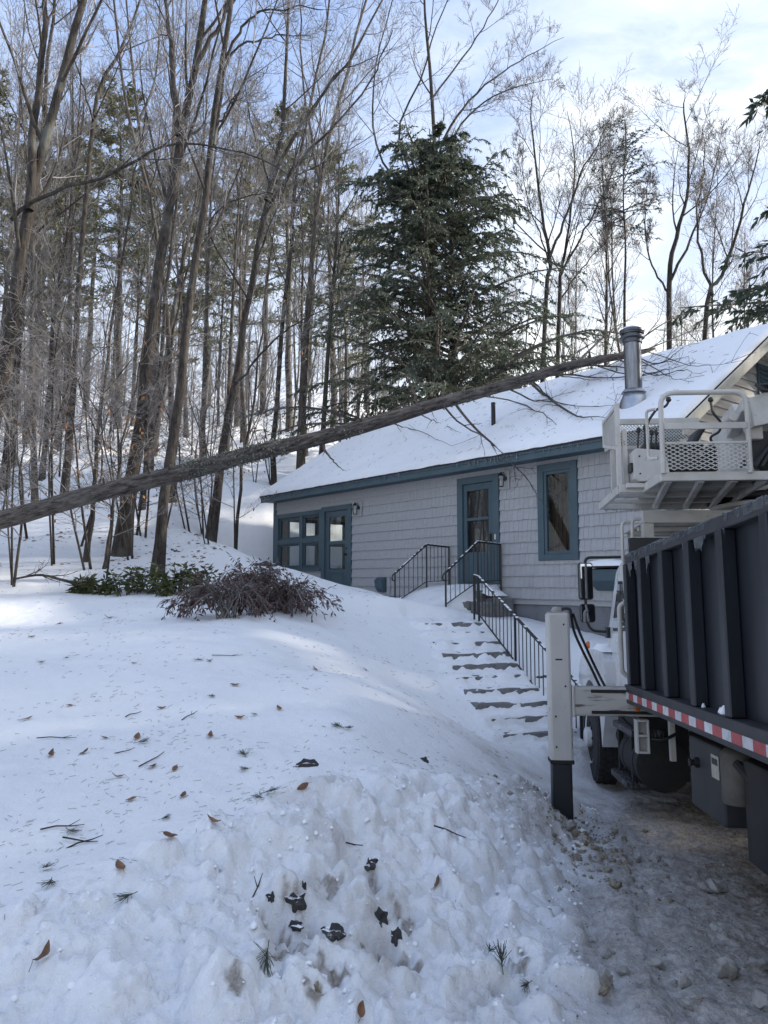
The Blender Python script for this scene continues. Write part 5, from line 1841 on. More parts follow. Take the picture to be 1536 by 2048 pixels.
fbranch([(1090, 748), (1165, 758), (1230, 760)], 0.014, twigs=(4, 2))
fbranch([(1160, 728), (1210, 732), (1256, 733), (1314, 728), (1356, 719)], 0.024, twigs=(8, 3))
fbranch([(1170, 725), (1240, 745), (1290, 748), (1340, 738), (1388, 722)], 0.018, twigs=(7, 3))
fbranch([(1262, 709), (1310, 728), (1352, 706), (1362, 695)], 0.016, twigs=(5, 2))
fbranch([(1230, 714), (1300, 750), (1364, 740), (1390, 748)], 0.014, twigs=(6, 2))
fbranch([(1262, 709), (1318, 741), (1350, 758), (1378, 757)], 0.012, twigs=(4, 2))
fbranch([(1290, 702), (1370, 728), (1430, 730), (1500, 718)], 0.010, twigs=(4, 1))
# limbs that stand up from the far side of the trunk
for a, pts, r0 in ((1150, [(1190, 690), (1230, 655), (1262, 640)], 0.03), (1110, [(1160, 700), (1215, 672)], 0.02), (1235, [(1290, 672), (1340, 640), (1390, 622)], 0.026), (1275, [(1320, 688), (1400, 655), (1450, 640)], 0.02)):
    c, rt = trunk_at(a)
    p = resample([c] + [P(x, y, c[1] + 0.5 + 0.3 * i) for i, (x, y) in enumerate(pts)], 12)[None] - fp[0]
    r = (r0 * (1 - 0.85 * np.linspace(0, 1, 12)))[None]
    l2 = spawn(rs, p, r, 7, 0.2, 1.0, 0.4, 0.9, 0.35, 5, 0.6, 0.2, 0.2, 0.3, 0.2, 1.2, 0.012, 0.004)
    l3 = spawn(rs, *l2, 4, 0.2, 1.0, 0.4, 0.9, 0.5, 4, 0.7, 0.2, 0.2, 0.3, 0.1, 0.6, 0.007, 0.0035)
    V, Q4 = tubes([(p, r, 6), (l2[0], l2[1], 4), (l3[0], l3[1], 3)])
    link_mesh('branch', np_mesh('branch', V, Q4), M['bark_fallen'], ft)
# lichen tufts and broken stubs on the trunk
lv, lq, n0 = [], [], 0
for px, w_, n_ in ((395, 16, 260), (385, 8, 120), (478, 40, 420), (520, 30, 260), (560, 25, 160), (690, 20, 90), (930, 30, 80), (1050, 25, 60)):
    c, rt = trunk_at(px)
    tdir = unit(trunk_at(px + 20)[0] - c)
    u = unit(np.cross(tdir, [0, 0, 1]))
    w2 = np.cross(u, tdir)
    a = rs.uniform(0, 6.28, n_)
    offs = rs.normal(0, w_ / F * 14, n_)
    nrm = u[None] * np.cos(a)[:, None] + w2[None] * np.sin(a)[:, None]
    pos = c + tdir[None] * offs[:, None] + nrm * rt * 1.0
    v, q_ = leaf_quads(rs, pos - fp[0], nrm, 0.05, 0.03, 0.9)
    lv.append(v)
    lq.append(q_ + n0)
    n0 += len(v)
o = link_mesh('lichen', np_mesh('lichen', np.concatenate(lv), np.concatenate(lq), False), M['lichen'], ft)
o['kind'] = 'stuff'
for px in (292, 214, 330, 590, 720, 1180):
    c, rt = trunk_at(px)
    q = MB()
    d = Vector((rs.normal(0, .3), -0.6, 0.75)).normalized()
    c0 = Vector(c - fp[0])
    q.tube([c0 + d * rt * 0.7, c0 + d * (rt + 0.05), c0 + d * (rt + 0.10 + 0.05 * rs.rand())], [0.035, 0.028, 0.014], 7)
    q.build('branch_stub', M['bark_fallen'], ft, smooth=50)
# torn root plate, off to the left of the picture
q = MB()
c0 = Vector((0, 0, 0))
tdir = Vector(unit(fp[3] - fp[0]))
for i in range(16):
    a = 2 * math.pi * i / 16
    u = tdir.cross(Vector((0, 0, 1))).normalized()
    w2 = u.cross(tdir)
    d = u * math.cos(a) + w2 * math.sin(a)
    q.tube([c0 - tdir * 0.1, c0 - tdir * 0.25 + d * 0.5, c0 - tdir * (0.1 + 0.2 * rng.random()) + d * rng.uniform(0.9, 1.2)], [0.13, 0.08, 0.02], 6)
q.build('roots', M['bark_fallen'], ft, smooth=50)

# ------------------------------------------------------------------ the truck
TM = Matrix.Translation((2.21, 6.87, -0.46)) @ Matrix.Rotation(R(-5.08), 4, 'Z') @ Matrix.Rotation(R(-3.3), 4, 'X')
TMI = TM.inverted()
truck = empty('crane_truck', matrix=TM)
tag(truck, 'white cab crane truck with navy dump body and lowered outrigger on the drive', 'truck')


def TG(x, y):
    """ground height under a point of the truck, in the truck's own frame"""
    w_ = TM @ Vector((x, y, 0))
    return (TMI @ Vector((w_.x, w_.y, Hs(w_.x, w_.y)))).z


YB = -5.2                                             # rear end of the body
BW = 2.45
body = MB().bx(0.012, 0.03, YB, -0.06, 1.24, 2.34).bx(BW - 0.03, BW - 0.012, YB, -0.06, 1.24, 2.34).bx(0.031, BW - 0.031, YB, -0.06, 1.24, 1.27)
body = body.build('dump_body', M['navy'], truck)
MB().bx(0.0, BW, -0.058, -0.02, 1.20, 2.56).build('headboard', M['navy'], body, bevel=0.006)
MB().bx(0.031, BW - 0.031, YB, YB + 0.03, 1.271, 2.30).build('tailgate', M['navy'], body, bevel=0.006)
q = MB().bx(-0.055, 0.035, YB, -0.10, 2.315, 2.40)
q.build('top_rail', M['navy_rail'], body, bevel=0.012)
MB().bx(BW - 0.035, BW + 0.055, YB, -0.10, 2.315, 2.40).build('top_rail', M['navy_rail'], body, bevel=0.012)
for y in (-0.10, -0.62, -1.28, -1.92, -2.55, -3.2, -3.85, -4.5, -5.1):
    MB().bx(-0.075, 0.011, y - 0.10, y, 1.262, 2.314).build('rib', M['navy'], body, bevel=0.008)
    MB().bx(BW - 0.011, BW + 0.075, y - 0.10, y, 1.262, 2.314).build('rib', M['navy'], body, bevel=0.008)
lr = MB().bx(-0.085, 0.03, YB, -0.03, 1.10, 1.26).build('lower_rail', M['navy_rail'], body, bevel=0.008)
MB().bx(BW - 0.03, BW + 0.085, YB, -0.03, 1.10, 1.26).build('lower_rail', M['navy_rail'], body, bevel=0.008)
y = -0.05
k = 0
while y > -5.0:
    L = 0.145 if k % 2 == 0 else 0.165
    MB().bx(-0.0885, -0.0855, y - L, y - 0.002, 1.138, 1.197).build('tape', M['tape_white' if k % 2 == 0 else 'tape_red'], lr)
    y -= L
    k += 1
# frost, drips and icicles on the body's rail
q = MB()
for i in range(150):
    y = rng.choice((-0.18, -0.25, -0.3, -0.5, -0.55, -0.9, -1.3, -1.9, -2.15, -2.2, -2.26, -2.6)) + rng.uniform(-0.05, 0.05)
    L = rng.uniform(0.02, 0.11) * (1.3 if rng.random() < 0.2 else 0.8)
    q.tube([(-0.052, y, 2.318), (-0.052, y, 2.318 - L * 0.55), (-0.052, y + rng.uniform(-.003, .003), 2.318 - L)], [0.006, 0.004, 0.001], 5)
q.build('icicles', M['ice'], body, smooth=60, kind='stuff')
q = MB()
for i in range(70):
    y = rng.uniform(-3.4, -0.1)
    L, w_ = rng.uniform(0.02, 0.14), rng.uniform(0.004, 0.014)
    q.bx(-0.057, -0.0545, y, y + L, 2.375 + rng.uniform(-0.035, 0.02), 2.375 + rng.uniform(0.0, 0.02) + w_)
for i in range(60):
    y = rng.uniform(-3.4, -0.1)
    q.lathe([(0.03, 2.398), (0.022, 2.406), (0.005, 2.410)], (-0.02 + rng.uniform(-.02, .03), y, 0), 7)
q.build('rail_frost', M['ice'], body, smooth=70, kind='stuff')
# lumps of snow lying on the lower ledge
q = MB()
for y, L in ((-2.40, 0.62), (-2.34, 0.4), (-2.02, 0.3)):
    q.lathe([(0.045 * L, 1.255), (0.042 * L, 1.262 + 0.02 * L), (0.022 * L, 1.262 + 0.06 * L), (0.006, 1.262 + 0.075 * L)], (-0.025, y, 0), 8)
q.build('ledge_snow', M['roof_snow'], body, smooth=80, kind='stuff')

# chassis and what hangs under the body
MB().bx(0.80, 0.90, YB, 4.2, 0.80, 1.05).bx(1.55, 1.65, YB, 4.2, 0.80, 1.05).bx(0.901, 1.549, -2, -1.85, 0.84, 1.0).bx(0.901, 1.549, 0.9, 1.05, 0.84, 1.0).build('chassis', M['chassis'], truck, bevel=0.006)
MB().bx(0.1, BW - 0.1, YB + 0.1, -0.1, 1.06, 1.099).build('subframe', M['chassis'], truck)
tk = MB().bx(0.08, 0.60, -1.96, -1.29, 0.52, 1.00).build('hydraulic_tank', M['tank_grey'], truck, bevel=0.02)
MB().bx(0.074, 0.0785, -1.93, -1.79, 0.80, 0.945).build('tank_label', M['label_cream'], tk)
MB().bx(0.0725, 0.0738, -1.915, -1.805, 0.885, 0.925).build('tank_label_band', M['tank_grey'], tk)
MB().lathe([(0.035, 0.08), (0.035, 0.055), (0.02, 0.05), (0.02, 0.03), (0.03, 0.028), (0.03, 0.018)], (0, -1.50, 0.84), 14, 'x').build('tank_valve', M['chassis'], tk, smooth=40)
MB().lathe([(0.10, 0.70), (0.105, 0.72), (0.105, 0.99), (0.08, 1.02), (0.03, 1.03)], (0.14, -2.10, 0), 20).build('filter', M['dull_tan'], truck, smooth=40)
MB().bx(0.12, 0.62, -2.9, -2.22, 0.40, 0.98).build('tool_box', M['chassis'], truck, bevel=0.015)
MB().tube([(0.1, -2.18, 0.95), (0.25, -2.5, 0.7), (0.35, -2.9, 0.5)], 0.03, 8).build('strut', M['chassis'], truck, smooth=40)
ft1 = MB().lathe([(0.02, 0.38), (0.20, 0.385), (0.245, 0.40), (0.245, 1.15), (0.20, 1.165), (0.02, 1.17)], (0.33, 0, 0.50), 28, 'y').build('fuel_tank', M['chassis'], truck, smooth=40)
for y in (0.55, 0.98):
    MB().lathe([(0.246, y), (0.252, y + 0.005), (0.252, y + 0.045), (0.246, y + 0.05)], (0.33, 0, 0.50), 28, 'y').build('tank_strap', M['chassis'], ft1, smooth=40)
MB().lathe([(0.02, 1.25), (0.13, 1.255), (0.15, 1.27), (0.15, 1.62), (0.02, 1.63)], (0.30, 0, 0.62), 22, 'y').build('air_tank', M['chassis'], truck, smooth=40)

# wheels


def wheel(cx, cy, rad, wid, outer):
    g = TG(cx + 0.12, cy)
    cz = g + rad - 0.025
    t = MB()
    sgn = -1 if outer < 0 else 1
    prof = [(rad * 0.56, -wid / 2 + 0.02), (rad * 0.62, -wid / 2), (rad * 0.93, -wid / 2 + 0.01), (rad * 0.99, -wid / 2 + 0.04), (rad, 0), (rad * 0.99, wid / 2 - 0.04), (rad * 0.93, wid / 2 - 0.01), (rad * 0.62, wid / 2), (rad * 0.56, wid / 2 - 0.02)]
    t.lathe(prof, (cx, cy, cz), 40, 'x')
    for k in range(40):                               # tread blocks
        a = 2 * math.pi * k / 40
        for xo in (-wid * 0.3, 0, wid * 0.3):
            c = Vector((cx + xo, cy + rad * math.cos(a + xo), cz + rad * math.sin(a + xo)))
            n_ = Vector((0, math.cos(a + xo), math.sin(a + xo)))
            t.beam(c - n_ * 0.02, c + n_ * 0.008, wid * 0.22, 0.055, (1, 0, 0))
    w_ = t.build('wheel', M['rubber'], truck, smooth=35)
    xo = outer * wid / 2
    q = MB().lathe([(rad * 0.585, outer * wid * 0.42), (rad * 0.56, outer * wid * 0.47), (rad * 0.52, outer * wid * 0.40), (rad * 0.36, outer * wid * 0.30), (rad * 0.22, outer * wid * 0.34), (rad * 0.21, outer * wid * 0.62), (rad * 0.14, outer * wid * 0.68), (0.01, outer * wid * 0.68)], (cx, cy, cz), 32, 'x')
    rm = q.build('rim', M['cab_white'], w_, smooth=35)
    for k in range(8):
        a = 2 * math.pi * k / 8
        MB().lathe([(0.02, outer * wid * 0.30), (0.02, outer * wid * 0.46), (0.01, outer * wid * 0.48)], (cx, cy + rad * 0.29 * math.cos(a), cz + rad * 0.29 * math.sin(a)), 6, 'x').build('lug_nut', M['chassis'], w_)
    return w_


wheel(0.125, 2.35, 0.52, 0.28, -1)
wheel(BW - 0.125, 2.35, 0.52, 0.28, 1)
wheel(0.22, -3.6, 0.52, 0.28, -1)
wheel(BW - 0.22, -3.6, 0.52, 0.28, 1)
MB().tube([(0.25, 2.35, 0.45), (BW - 0.25, 2.35, 0.45)], 0.06, 10).build('front_axle', M['chassis'], truck)
MB().tube([(0.35, -3.6, 0.45), (BW - 0.35, -3.6, 0.45)], 0.09, 10).build('rear_axle', M['chassis'], truck)

# cab
cx0, cx1 = 0.14, BW - 0.14
prof = [(0.34, 1.12), (0.34, 2.18), (0.44, 2.36), (1.05, 2.42), (1.25, 2.36), (1.72, 1.80), (1.86, 1.74), (1.86, 1.12)]
cab = MB().prism([(cx0, a, b_) for a, b_ in prof], (0, 0, 0), (cx1 - cx0, 0, 0)).build('cab', M['cab_white'], truck, bevel=0.035)
wins = [(0.55, 1.72), (0.55, 2.20), (1.12, 2.24), (1.48, 1.80), (1.48, 1.72)]
q = MB().prism([(cx0 - 0.004, a, b_) for a, b_ in wins], (0, 0, 0), (0.012, 0, 0)).build('door_window', M['black_plastic'], cab)
MB().prism([(cx0 - 0.007, a * 0.96 + 0.04, 1.75 + (b_ - 1.72) * 0.92) for a, b_ in wins], (0, 0, 0), (0.002, 0, 0)).build('window_pane', M['mirror'], cab)
MB().prism([(cx1 - 0.008, a, b_) for a, b_ in wins], (0, 0, 0), (0.012, 0, 0)).build('door_window', M['black_plastic'], cab)
MB().bx(cx0 + 0.2, cx1 - 0.2, 0.325, 0.338, 1.75, 2.15).build('rear_window', M['black_plastic'], cab)
dp = [(0.50, 1.14), (0.50, 1.70), (1.52, 1.70), (1.52, 1.14)]
MB().prism([(cx0 - 0.012, a, b_) for a, b_ in dp], (0, 0, 0), (0.01, 0, 0)).build('door', M['cab_white'], cab, bevel=0.008)
MB().bx(cx0 - 0.03, cx0 - 0.013, 0.56, 0.70, 1.52, 1.56).build('door_handle', M['black_plastic'], cab, bevel=0.005)
# bonnet with flared wheel arches
hp = [(1.87, 0.62), (1.87, 1.70), (2.2, 1.66), (3.05, 1.52), (3.28, 1.40), (3.32, 0.62)]
hood = MB().prism([(0.42, a, b_) for a, b_ in hp], (0, 0, 0), (BW - 0.84, 0, 0)).build('hood', M['cab_white'], truck, bevel=0.05)
for xa, xb in ((0.02, 0.43), (BW - 0.43, BW - 0.02)):
    arc = [(2.35 + 0.64 * math.cos(a), 0.44 + 0.70 * math.sin(a)) for a in np.linspace(R(2), R(178), 15)]
    out = [(3.12, 0.46), (3.16, 1.15), (2.98, 1.36), (2.6, 1.48), (1.95, 1.50), (1.42, 1.42), (1.40, 0.95)]
    vs, fs = [], []
    ring_o = [(3.14, 0.46)] + [tuple(x) for x in resample(np.array(out), 14)]
    ring_i = [(a, b_) for a, b_ in arc]
    nn = 15
    for x_ in (xa, xb):
        for a, b_ in ring_o:
            vs.append((x_, a, b_))
        for a, b_ in ring_i:
            vs.append((x_, a, b_))
    for i in range(nn - 1):
        o0, i0 = i, nn + i
        fs += [(o0, o0 + 1, i0 + 1, i0), (2 * nn + o0, 2 * nn + i0, 2 * nn + i0 + 1, 2 * nn + o0 + 1)]
        fs += [(o0 + 1, o0, 2 * nn + o0, 2 * nn + o0 + 1), (i0, i0 + 1, 2 * nn + i0 + 1, 2 * nn + i0)]
    fs += [(0, nn, 3 * nn, 2 * nn), (nn - 1, 3 * nn - 1, 4 * nn - 1, 2 * nn - 1)]
    MB().add(vs, fs).build('fender', M['cab_white'], truck, smooth=40, bevel=0.02)
q = MB()
for i in range(7):
    for j in range(6):
        a, b_ = i / 6, j / 5
        e = math.sqrt(max(0.0, min(1, min(a, 1 - a) * 5, min(b_, 1 - b_) * 5)))
        q.v.append((0.04 + 0.36 * b_, 1.55 + 1.15 * a, 1.49 - 0.08 * max(0, a - 0.5) + 0.09 * e * (0.8 + 0.3 * rng.random())))
for i in range(6):
    for j in range(5):
        q.f.append((i * 6 + j, i * 6 + 6 + j, i * 6 + 7 + j, i * 6 + 1 + j))
q.build('fender_snow', M['roof_snow'], truck, smooth=80)
MB().lathe([(0.045, 0.0), (0.045, -0.02), (0.03, -0.035), (0.01, -0.04)], (0.06, 2.55, 1.545), 14, 'x').build('turn_signal', M['amber'], truck, smooth=50)
MB().bx(0.022, 0.10, 1.43, 1.60, 0.95, 1.34).build('mud_flap', M['black_plastic'], truck, bevel=0.01)
MB().bx(cx0 - 0.01, cx1, 3.33, 3.42, 0.50, 0.78).build('bumper', M['steel'], truck, bevel=0.02)
MB().bx(0.75, BW - 0.75, 3.321, 3.34, 0.85, 1.35).build('grille', M['black_plastic'], truck, bevel=0.01)
for x_ in (0.55, BW - 0.55):
    MB().bx(x_ - 0.1, x_ + 0.1, 3.323, 3.345, 1.05, 1.22).build('headlight', M['glass'], truck, bevel=0.01)
# cab steps
for z_, y0, y1, x_ in ((0.80, 0.45, 1.30, 0.06), (0.30, 0.62, 1.38, 0.04)):
    s0 = MB().bx(x_, x_ + 0.30, y0, y1, z_ - 0.06, z_).build('cab_step', M['tread_plate'], truck, bevel=0.006)
    for k in range(6):
        MB().bx(x_ + 0.02 + 0.045 * k, x_ + 0.045 + 0.045 * k, y0 + 0.02, y1 - 0.02, z_ + 0.0005, z_ + 0.007).build('tread_bar', M['tread_plate'], s0)
for y in (0.64, 1.22):
    MB().bx(0.10, 0.14, y, y + 0.06, 0.30, 0.78).build('step_hanger', M['chassis'], truck, bevel=0.005)
MB().bx(0.145, 0.60, 0.50, 1.45, 0.34, 1.10).build('battery_box', M['chassis'], truck, bevel=0.02)
# mirrors on their arms
arm = MB().tube(rounded([(0.30, 1.72, 2.545), (-0.10, 1.68, 2.535), (-0.115, 1.69, 2.30), (-0.10, 1.72, 1.82), (-0.05, 1.72, 1.72), (0.22, 1.70, 1.70)], 0.06), 0.017, 8).build('mirror_arm', M['black_plastic'], truck, smooth=50)
MB().bx(0.10, 0.24, 1.64, 1.76, 1.64, 1.76).build('mirror_bracket', M['black_plastic'], arm, bevel=0.01)


def mirror_head(x0, x1, z0, z1, y, rt):
    pts = rounded([(x0, 0, z0), (x1, 0, z0), (x1, 0, z1), (x0, 0, z1), (x0, 0, z0 + 1e-4)], rt)
    ring = []
    corners = [(x0 + rt, z0 + rt, 180, 270), (x1 - rt, z0 + rt, 270, 360), (x1 - rt, z1 - rt, 0, 90), (x0 + rt, z1 - rt, 90, 180)]
    for cx_, cz_, a0, a1 in corners:
        for a in np.linspace(R(a0), R(a1), 6):
            ring.append((cx_ + rt * math.cos(a), cz_ + rt * math.sin(a)))
    h = MB().prism([(a, y, b_) for a, b_ in ring], (0, 0, 0), (0, 0.07, 0)).build('mirror', M['black_plastic'], truck, bevel=0.012)
    cxm, czm = (x0 + x1) / 2, (z0 + z1) / 2
    MB().prism([(cxm + (a - cxm) * 0.88, y - 0.003, czm + (b_ - czm) * 0.93) for a, b_ in ring], (0, 0, 0), (0, 0.002, 0)).build('mirror_glass', M['mirror'], h)
    return h


mh1 = mirror_head(-0.19, -0.03, 2.06, 2.475, 1.62, 0.03)
mh2 = mirror_head(-0.185, -0.015, 1.81, 2.015, 1.62, 0.035)
mh1['label'] = 'tall flat mirror'
mh2['label'] = 'small convex mirror under the tall one'
for o, tl in ((mh1, (0, 0, R(-2))), (mh2, (0, 0, R(-3)))):
    c = Vector((-0.10, 1.66, 0))
    o.matrix_local = Matrix.Translation(c) @ Matrix.Rotation(tl[2], 4, 'Z') @ Matrix.Translation(-c)

# outrigger, left side
og = MB().bx(-0.55, 0.55, -0.09, 0.09, 0.985, 1.235).build('outrigger_beam', M['beam_white'], truck, bevel=0.018)
MB().bx(-0.554, -0.53, -0.10, 0.10, 0.975, 1.245).build('beam_collar', M['leg_white'], og, bevel=0.006)
for z_ in (1.02, 1.20):
    MB().bx(-0.39, 0.5, -0.098, -0.091, z_ - 0.014, z_ + 0.014).build('wear_strip', M['chassis'], og, bevel=0.004)
MB().bx(-0.02, 0.02, -0.11, -0.0985, 1.03, 1.10).build('side_marker', M['amber'], og, bevel=0.006)
leg = MB().bx(-0.75, -0.555, -0.10, 0.10, 0.585, 1.885).build('outrigger_leg', M['leg_white'], truck, bevel=0.022)
gz = TG(-0.66, 0.0)
MB().bx(-0.738, -0.568, -0.086, 0.086, min(gz, 0.06) - 0.03, 0.584).build('inner_leg', M['navy'], leg, bevel=0.014)
MB().bx(-0.755, -0.55, -0.105, 0.105, 0.575, 0.61).build('leg_collar', M['chassis'], leg, bevel=0.006)
MB().prism([(-0.77, -0.12, gz - 0.10), (-0.77, 0.12, gz - 0.10), (-0.755, 0.10, gz - 0.01), (-0.755, -0.10, gz - 0.01)], (0, 0, 0), (0.21, 0, 0)).build('foot', M['navy'], leg, bevel=0.01)
for z_ in (0.72, 0.98, 1.24, 1.78):
    MB().lathe([(0.009, -0.101), (0.008, -0.106)], (-0.70 + 0.09 * (z_ > 1), 0, z_), 8, 'y').build('leg_bolt', M['iron'], leg)
MB().bx(-0.69, -0.63, -0.1015, -0.1005, 1.465, 1.478).build('scuff_mark', M['chassis'], leg)
MB().bx(-0.735, -0.57, -0.085, 0.085, 1.886, 1.892).build('leg_cap', M['leg_white'], leg, bevel=0.003)
MB().lathe([(0.05, 1.892), (0.055, 1.905), (0.035, 1.935), (0.01, 1.94)], (-0.655, 0.0, 0), 9).build('cap_snow', M['clod'], leg, smooth=60)
MB().tube(rounded([(-0.62, 0.0, 1.89), (-0.60, 0.0, 1.925), (-0.535, 0.0, 1.925), (-0.525, 0.0, 1.87)], 0.03), 0.013, 8).build('hose_fitting', M['iron'], leg, smooth=50)
for dx, sag in ((0.0, 0.0), (0.045, 0.03)):
    MB().tube([Vector(p) for p in resample([(-0.525 + dx * 0.4, 0.02, 1.88), (-0.50 + dx, 0.03, 1.72), (-0.43 + dx, 0.04, 1.55), (-0.35 + dx, 0.05 + sag, 1.38), (-0.28 + dx, 0.05, 1.22)], 18)], 0.012, 8).build('hydraulic_hose', M['hose'], leg, smooth=60)
# brackets behind the beam
q = MB().bx(-0.02, 0.0, -0.13, -0.03, 0.68, 0.965).bx(0.0, 0.09, -0.05, -0.03, 0.68, 0.965).bx(0.07, 0.09, -0.13, -0.051, 0.68, 0.965).bx(0.0, 0.07, -0.13, -0.051, 0.68, 0.70).bx(0.0, 0.07, -0.13, -0.051, 0.82, 0.84).bx(0.0, 0.07, -0.13, -0.051, 0.945, 0.965)
q.build('socket_bracket', M['leg_white'], truck, bevel=0.005)
MB().bx(0.26, 0.31, -0.12, -0.07, 0.62, 1.05).build('drop_post', M['truck_white'], truck, bevel=0.006)
MB().tube([Vector(p) for p in resample([(-0.10, 0.12, 0.97), (0.0, 0.0, 0.86), (0.16, -0.14, 0.80), (0.35, -0.15, 0.88), (0.55, -0.1, 1.0)], 16)], 0.014, 8).build('drooping_hose', M['hose'], truck, smooth=60)

# boom rest: a white gantry over the cab, with grab pipes
q = MB().bx(0.14, 1.75, -0.02, 0.02, 2.70, 2.815)
q.bx(0.14, 1.75, 0.021, 0.90, 2.70, 2.715)
gan = q.build('boom_rest', M['truck_white'], truck, bevel=0.008)
MB().bx(0.14, 0.24, -0.018, 0.08, 1.3, 2.699).build('rest_post', M['truck_white'], gan, bevel=0.008)
MB().bx(1.65, 1.75, -0.018, 0.08, 1.3, 2.699).build('rest_post', M['truck_white'], gan, bevel=0.008)
for y in (0.25, 0.5, 0.75):
    MB().bx(0.16, 1.73, y, y + 0.05, 2.66, 2.699).build('crossbar', M['truck_white'], gan, bevel=0.006)
MB().tube(rounded([(0.13, 0.02, 2.74), (0.055, 0.02, 2.74), (0.05, 0.02, 2.6), (0.05, 0.02, 2.1)], 0.04), 0.016, 8).build('grab_pipe', M['truck_white'], truck, smooth=50)
MB().tube(rounded([(0.06, 0.05, 2.72), (-0.035, 0.04, 2.72), (-0.035, 0.05, 2.5), (-0.03, 0.06, 2.1), (0.005, 0.09, 1.85), (0.02, 0.12, 1.45), (0.05, 0.12, 1.32)], 0.06), 0.014, 8).build('grab_pipe', M['truck_white'], truck, smooth=50)
MB().tube(rounded([(-0.01, 0.22, 1.98), (-0.05, 0.22, 1.95), (-0.05, 0.22, 1.35), (0.02, 0.22, 1.30)], 0.04), 0.022, 8).build('exhaust_pipe', M['truck_white'], truck, smooth=50)

# ---- crane operator's platform
def wire_mesh(o, ux, uz, W_, H_, pw, ph, r, name, parent):
    """expanded metal: two sets of slanting wires clipped to a W_ x H_ panel"""
    q = MB()
    o, ux, uz = Vector(o), Vector(ux), Vector(uz)
    for sgn in (1, -1):
        k0 = -int(H_ / ph) - 2
        for k in range(k0, int(W_ / pw) + int(H_ / ph) + 3):
            x0 = k * pw
            sl = pw / ph * sgn
            pts = []
            za, zb = 0.0, H_
            xa, xb = x0, x0 + sl * H_
            lo, hi = (0.0, W_)
            t0, t1 = 0.0, 1.0
            dx = xb - xa
            ta, tb_ = (lo - xa) / dx, (hi - xa) / dx
            t0, t1 = max(t0, min(ta, tb_)), min(t1, max(ta, tb_))
            if t1 - t0 < 0.02:
                continue
            a = o + ux * (xa + dx * t0) + uz * (H_ * t0)
            b_ = o + ux * (xa + dx * t1) + uz * (H_ * t1)
            q.beam(a, b_, r, r, ux.cross(uz))
    return q.build(name, M['truck_white'], parent, kind='stuff')


pf = MB().bx(0.03, 0.86, -1.10, -1.06, 2.885, 2.955).build('operator_platform', M['truck_white'], truck, bevel=0.006)
MB().bx(-0.09, 1.15, 0.75, 0.79, 2.945, 3.015).build('floor_rail', M['truck_white'], pf, bevel=0.006)
MB().beam((0.045, -1.06, 2.92), (0.045, -0.52, 2.93), 0.035, 0.07).build('floor_rail', M['truck_white'], pf, bevel=0.005)
MB().beam((-0.165, -0.52, 2.93), (0.03, -0.52, 2.93), 0.035, 0.07).build('floor_rail', M['truck_white'], pf, bevel=0.005)
MB().beam((-0.165, -0.50, 2.92), (-0.085, 0.76, 2.975), 0.035, 0.07).build('floor_rail', M['truck_white'], pf, bevel=0.005)
MB().beam((0.86, -1.08, 2.92), (1.13, 0.77, 2.98), 0.035, 0.07).build('floor_rail', M['truck_white'], pf, bevel=0.005)
MB().lathe([(0.045, -0.03), (0.045, 0.03)], (0.05, -0.52, 2.935), 12).build('hinge_boss', M['beam_white'], pf, smooth=40)
for a, b_ in (((0.10, -1.05, 2.90), (0.45, 0.74, 2.965)), ((0.35, -1.05, 2.90), (0.75, 0.74, 2.965)), ((0.60, -1.05, 2.90), (1.0, 0.74, 2.965))):
    MB().beam(a, b_, 0.05, 0.045).build('floor_bearer', M['truck_white'], pf, bevel=0.005)
for y in (-0.6, 0.0, 0.4):
    MB().bx(-0.12, 1.0, y, y + 0.05, 2.925 + 0.028 * (y + 0.6), 2.965 + 0.028 * (y + 0.6)).build('floor_bearer', M['truck_white'], pf, bevel=0.005)
MB().prism([(0.07, -1.05, 2.945), (0.85, -1.05, 2.945), (1.10, 0.75, 3.005), (0.25, 0.75, 3.005), (0.10, -0.5, 2.965)], (0, 0, 0), (0, 0, 0.008)).build('floor_plate', M['truck_white'], pf)
# left guard: post, upper panel of mesh, far panel
MB().bx(-0.175, -0.135, -0.515, -0.465, 2.955, 3.69).build('guard_post', M['truck_white'], pf, bevel=0.005)
MB().bx(-0.11, -0.07, -0.46, -0.42, 2.96, 3.47).build('guard_post', M['truck_white'], pf, bevel=0.005)
gp = MB().beam((-0.155, -0.46, 3.67), (-0.125, 0.24, 3.71), 0.025, 0.03).beam((-0.155, -0.46, 3.30), (-0.125, 0.24, 3.48), 0.025, 0.03).beam((-0.125, 0.24, 3.47), (-0.125, 0.24, 3.72), 0.03, 0.03, (0, 1, 0)).build('guard_frame', M['truck_white'], pf, bevel=0.003)
wire_mesh((-0.155, -0.46, 3.32), (0.043, 0.995, 0.15), (0, 0, 1), 0.70, 0.30, 0.030, 0.015, 0.006, 'mesh', gp)
gp = MB().bx(-0.12, 0.76, 0.20, 0.23, 3.685, 3.74).bx(-0.12, 0.76, 0.20, 0.23, 3.44, 3.475).bx(-0.08, -0.04, 0.2, 0.23, 3.0, 3.439).bx(0.73, 0.77, 0.2, 0.23, 3.0, 3.684).build('guard_frame', M['truck_white'], pf, bevel=0.003)
wire_mesh((-0.02, 0.215, 3.478), (1, 0, 0), (0, 0, 1), 0.74, 0.205, 0.032, 0.03, 0.0055, 'mesh', gp)
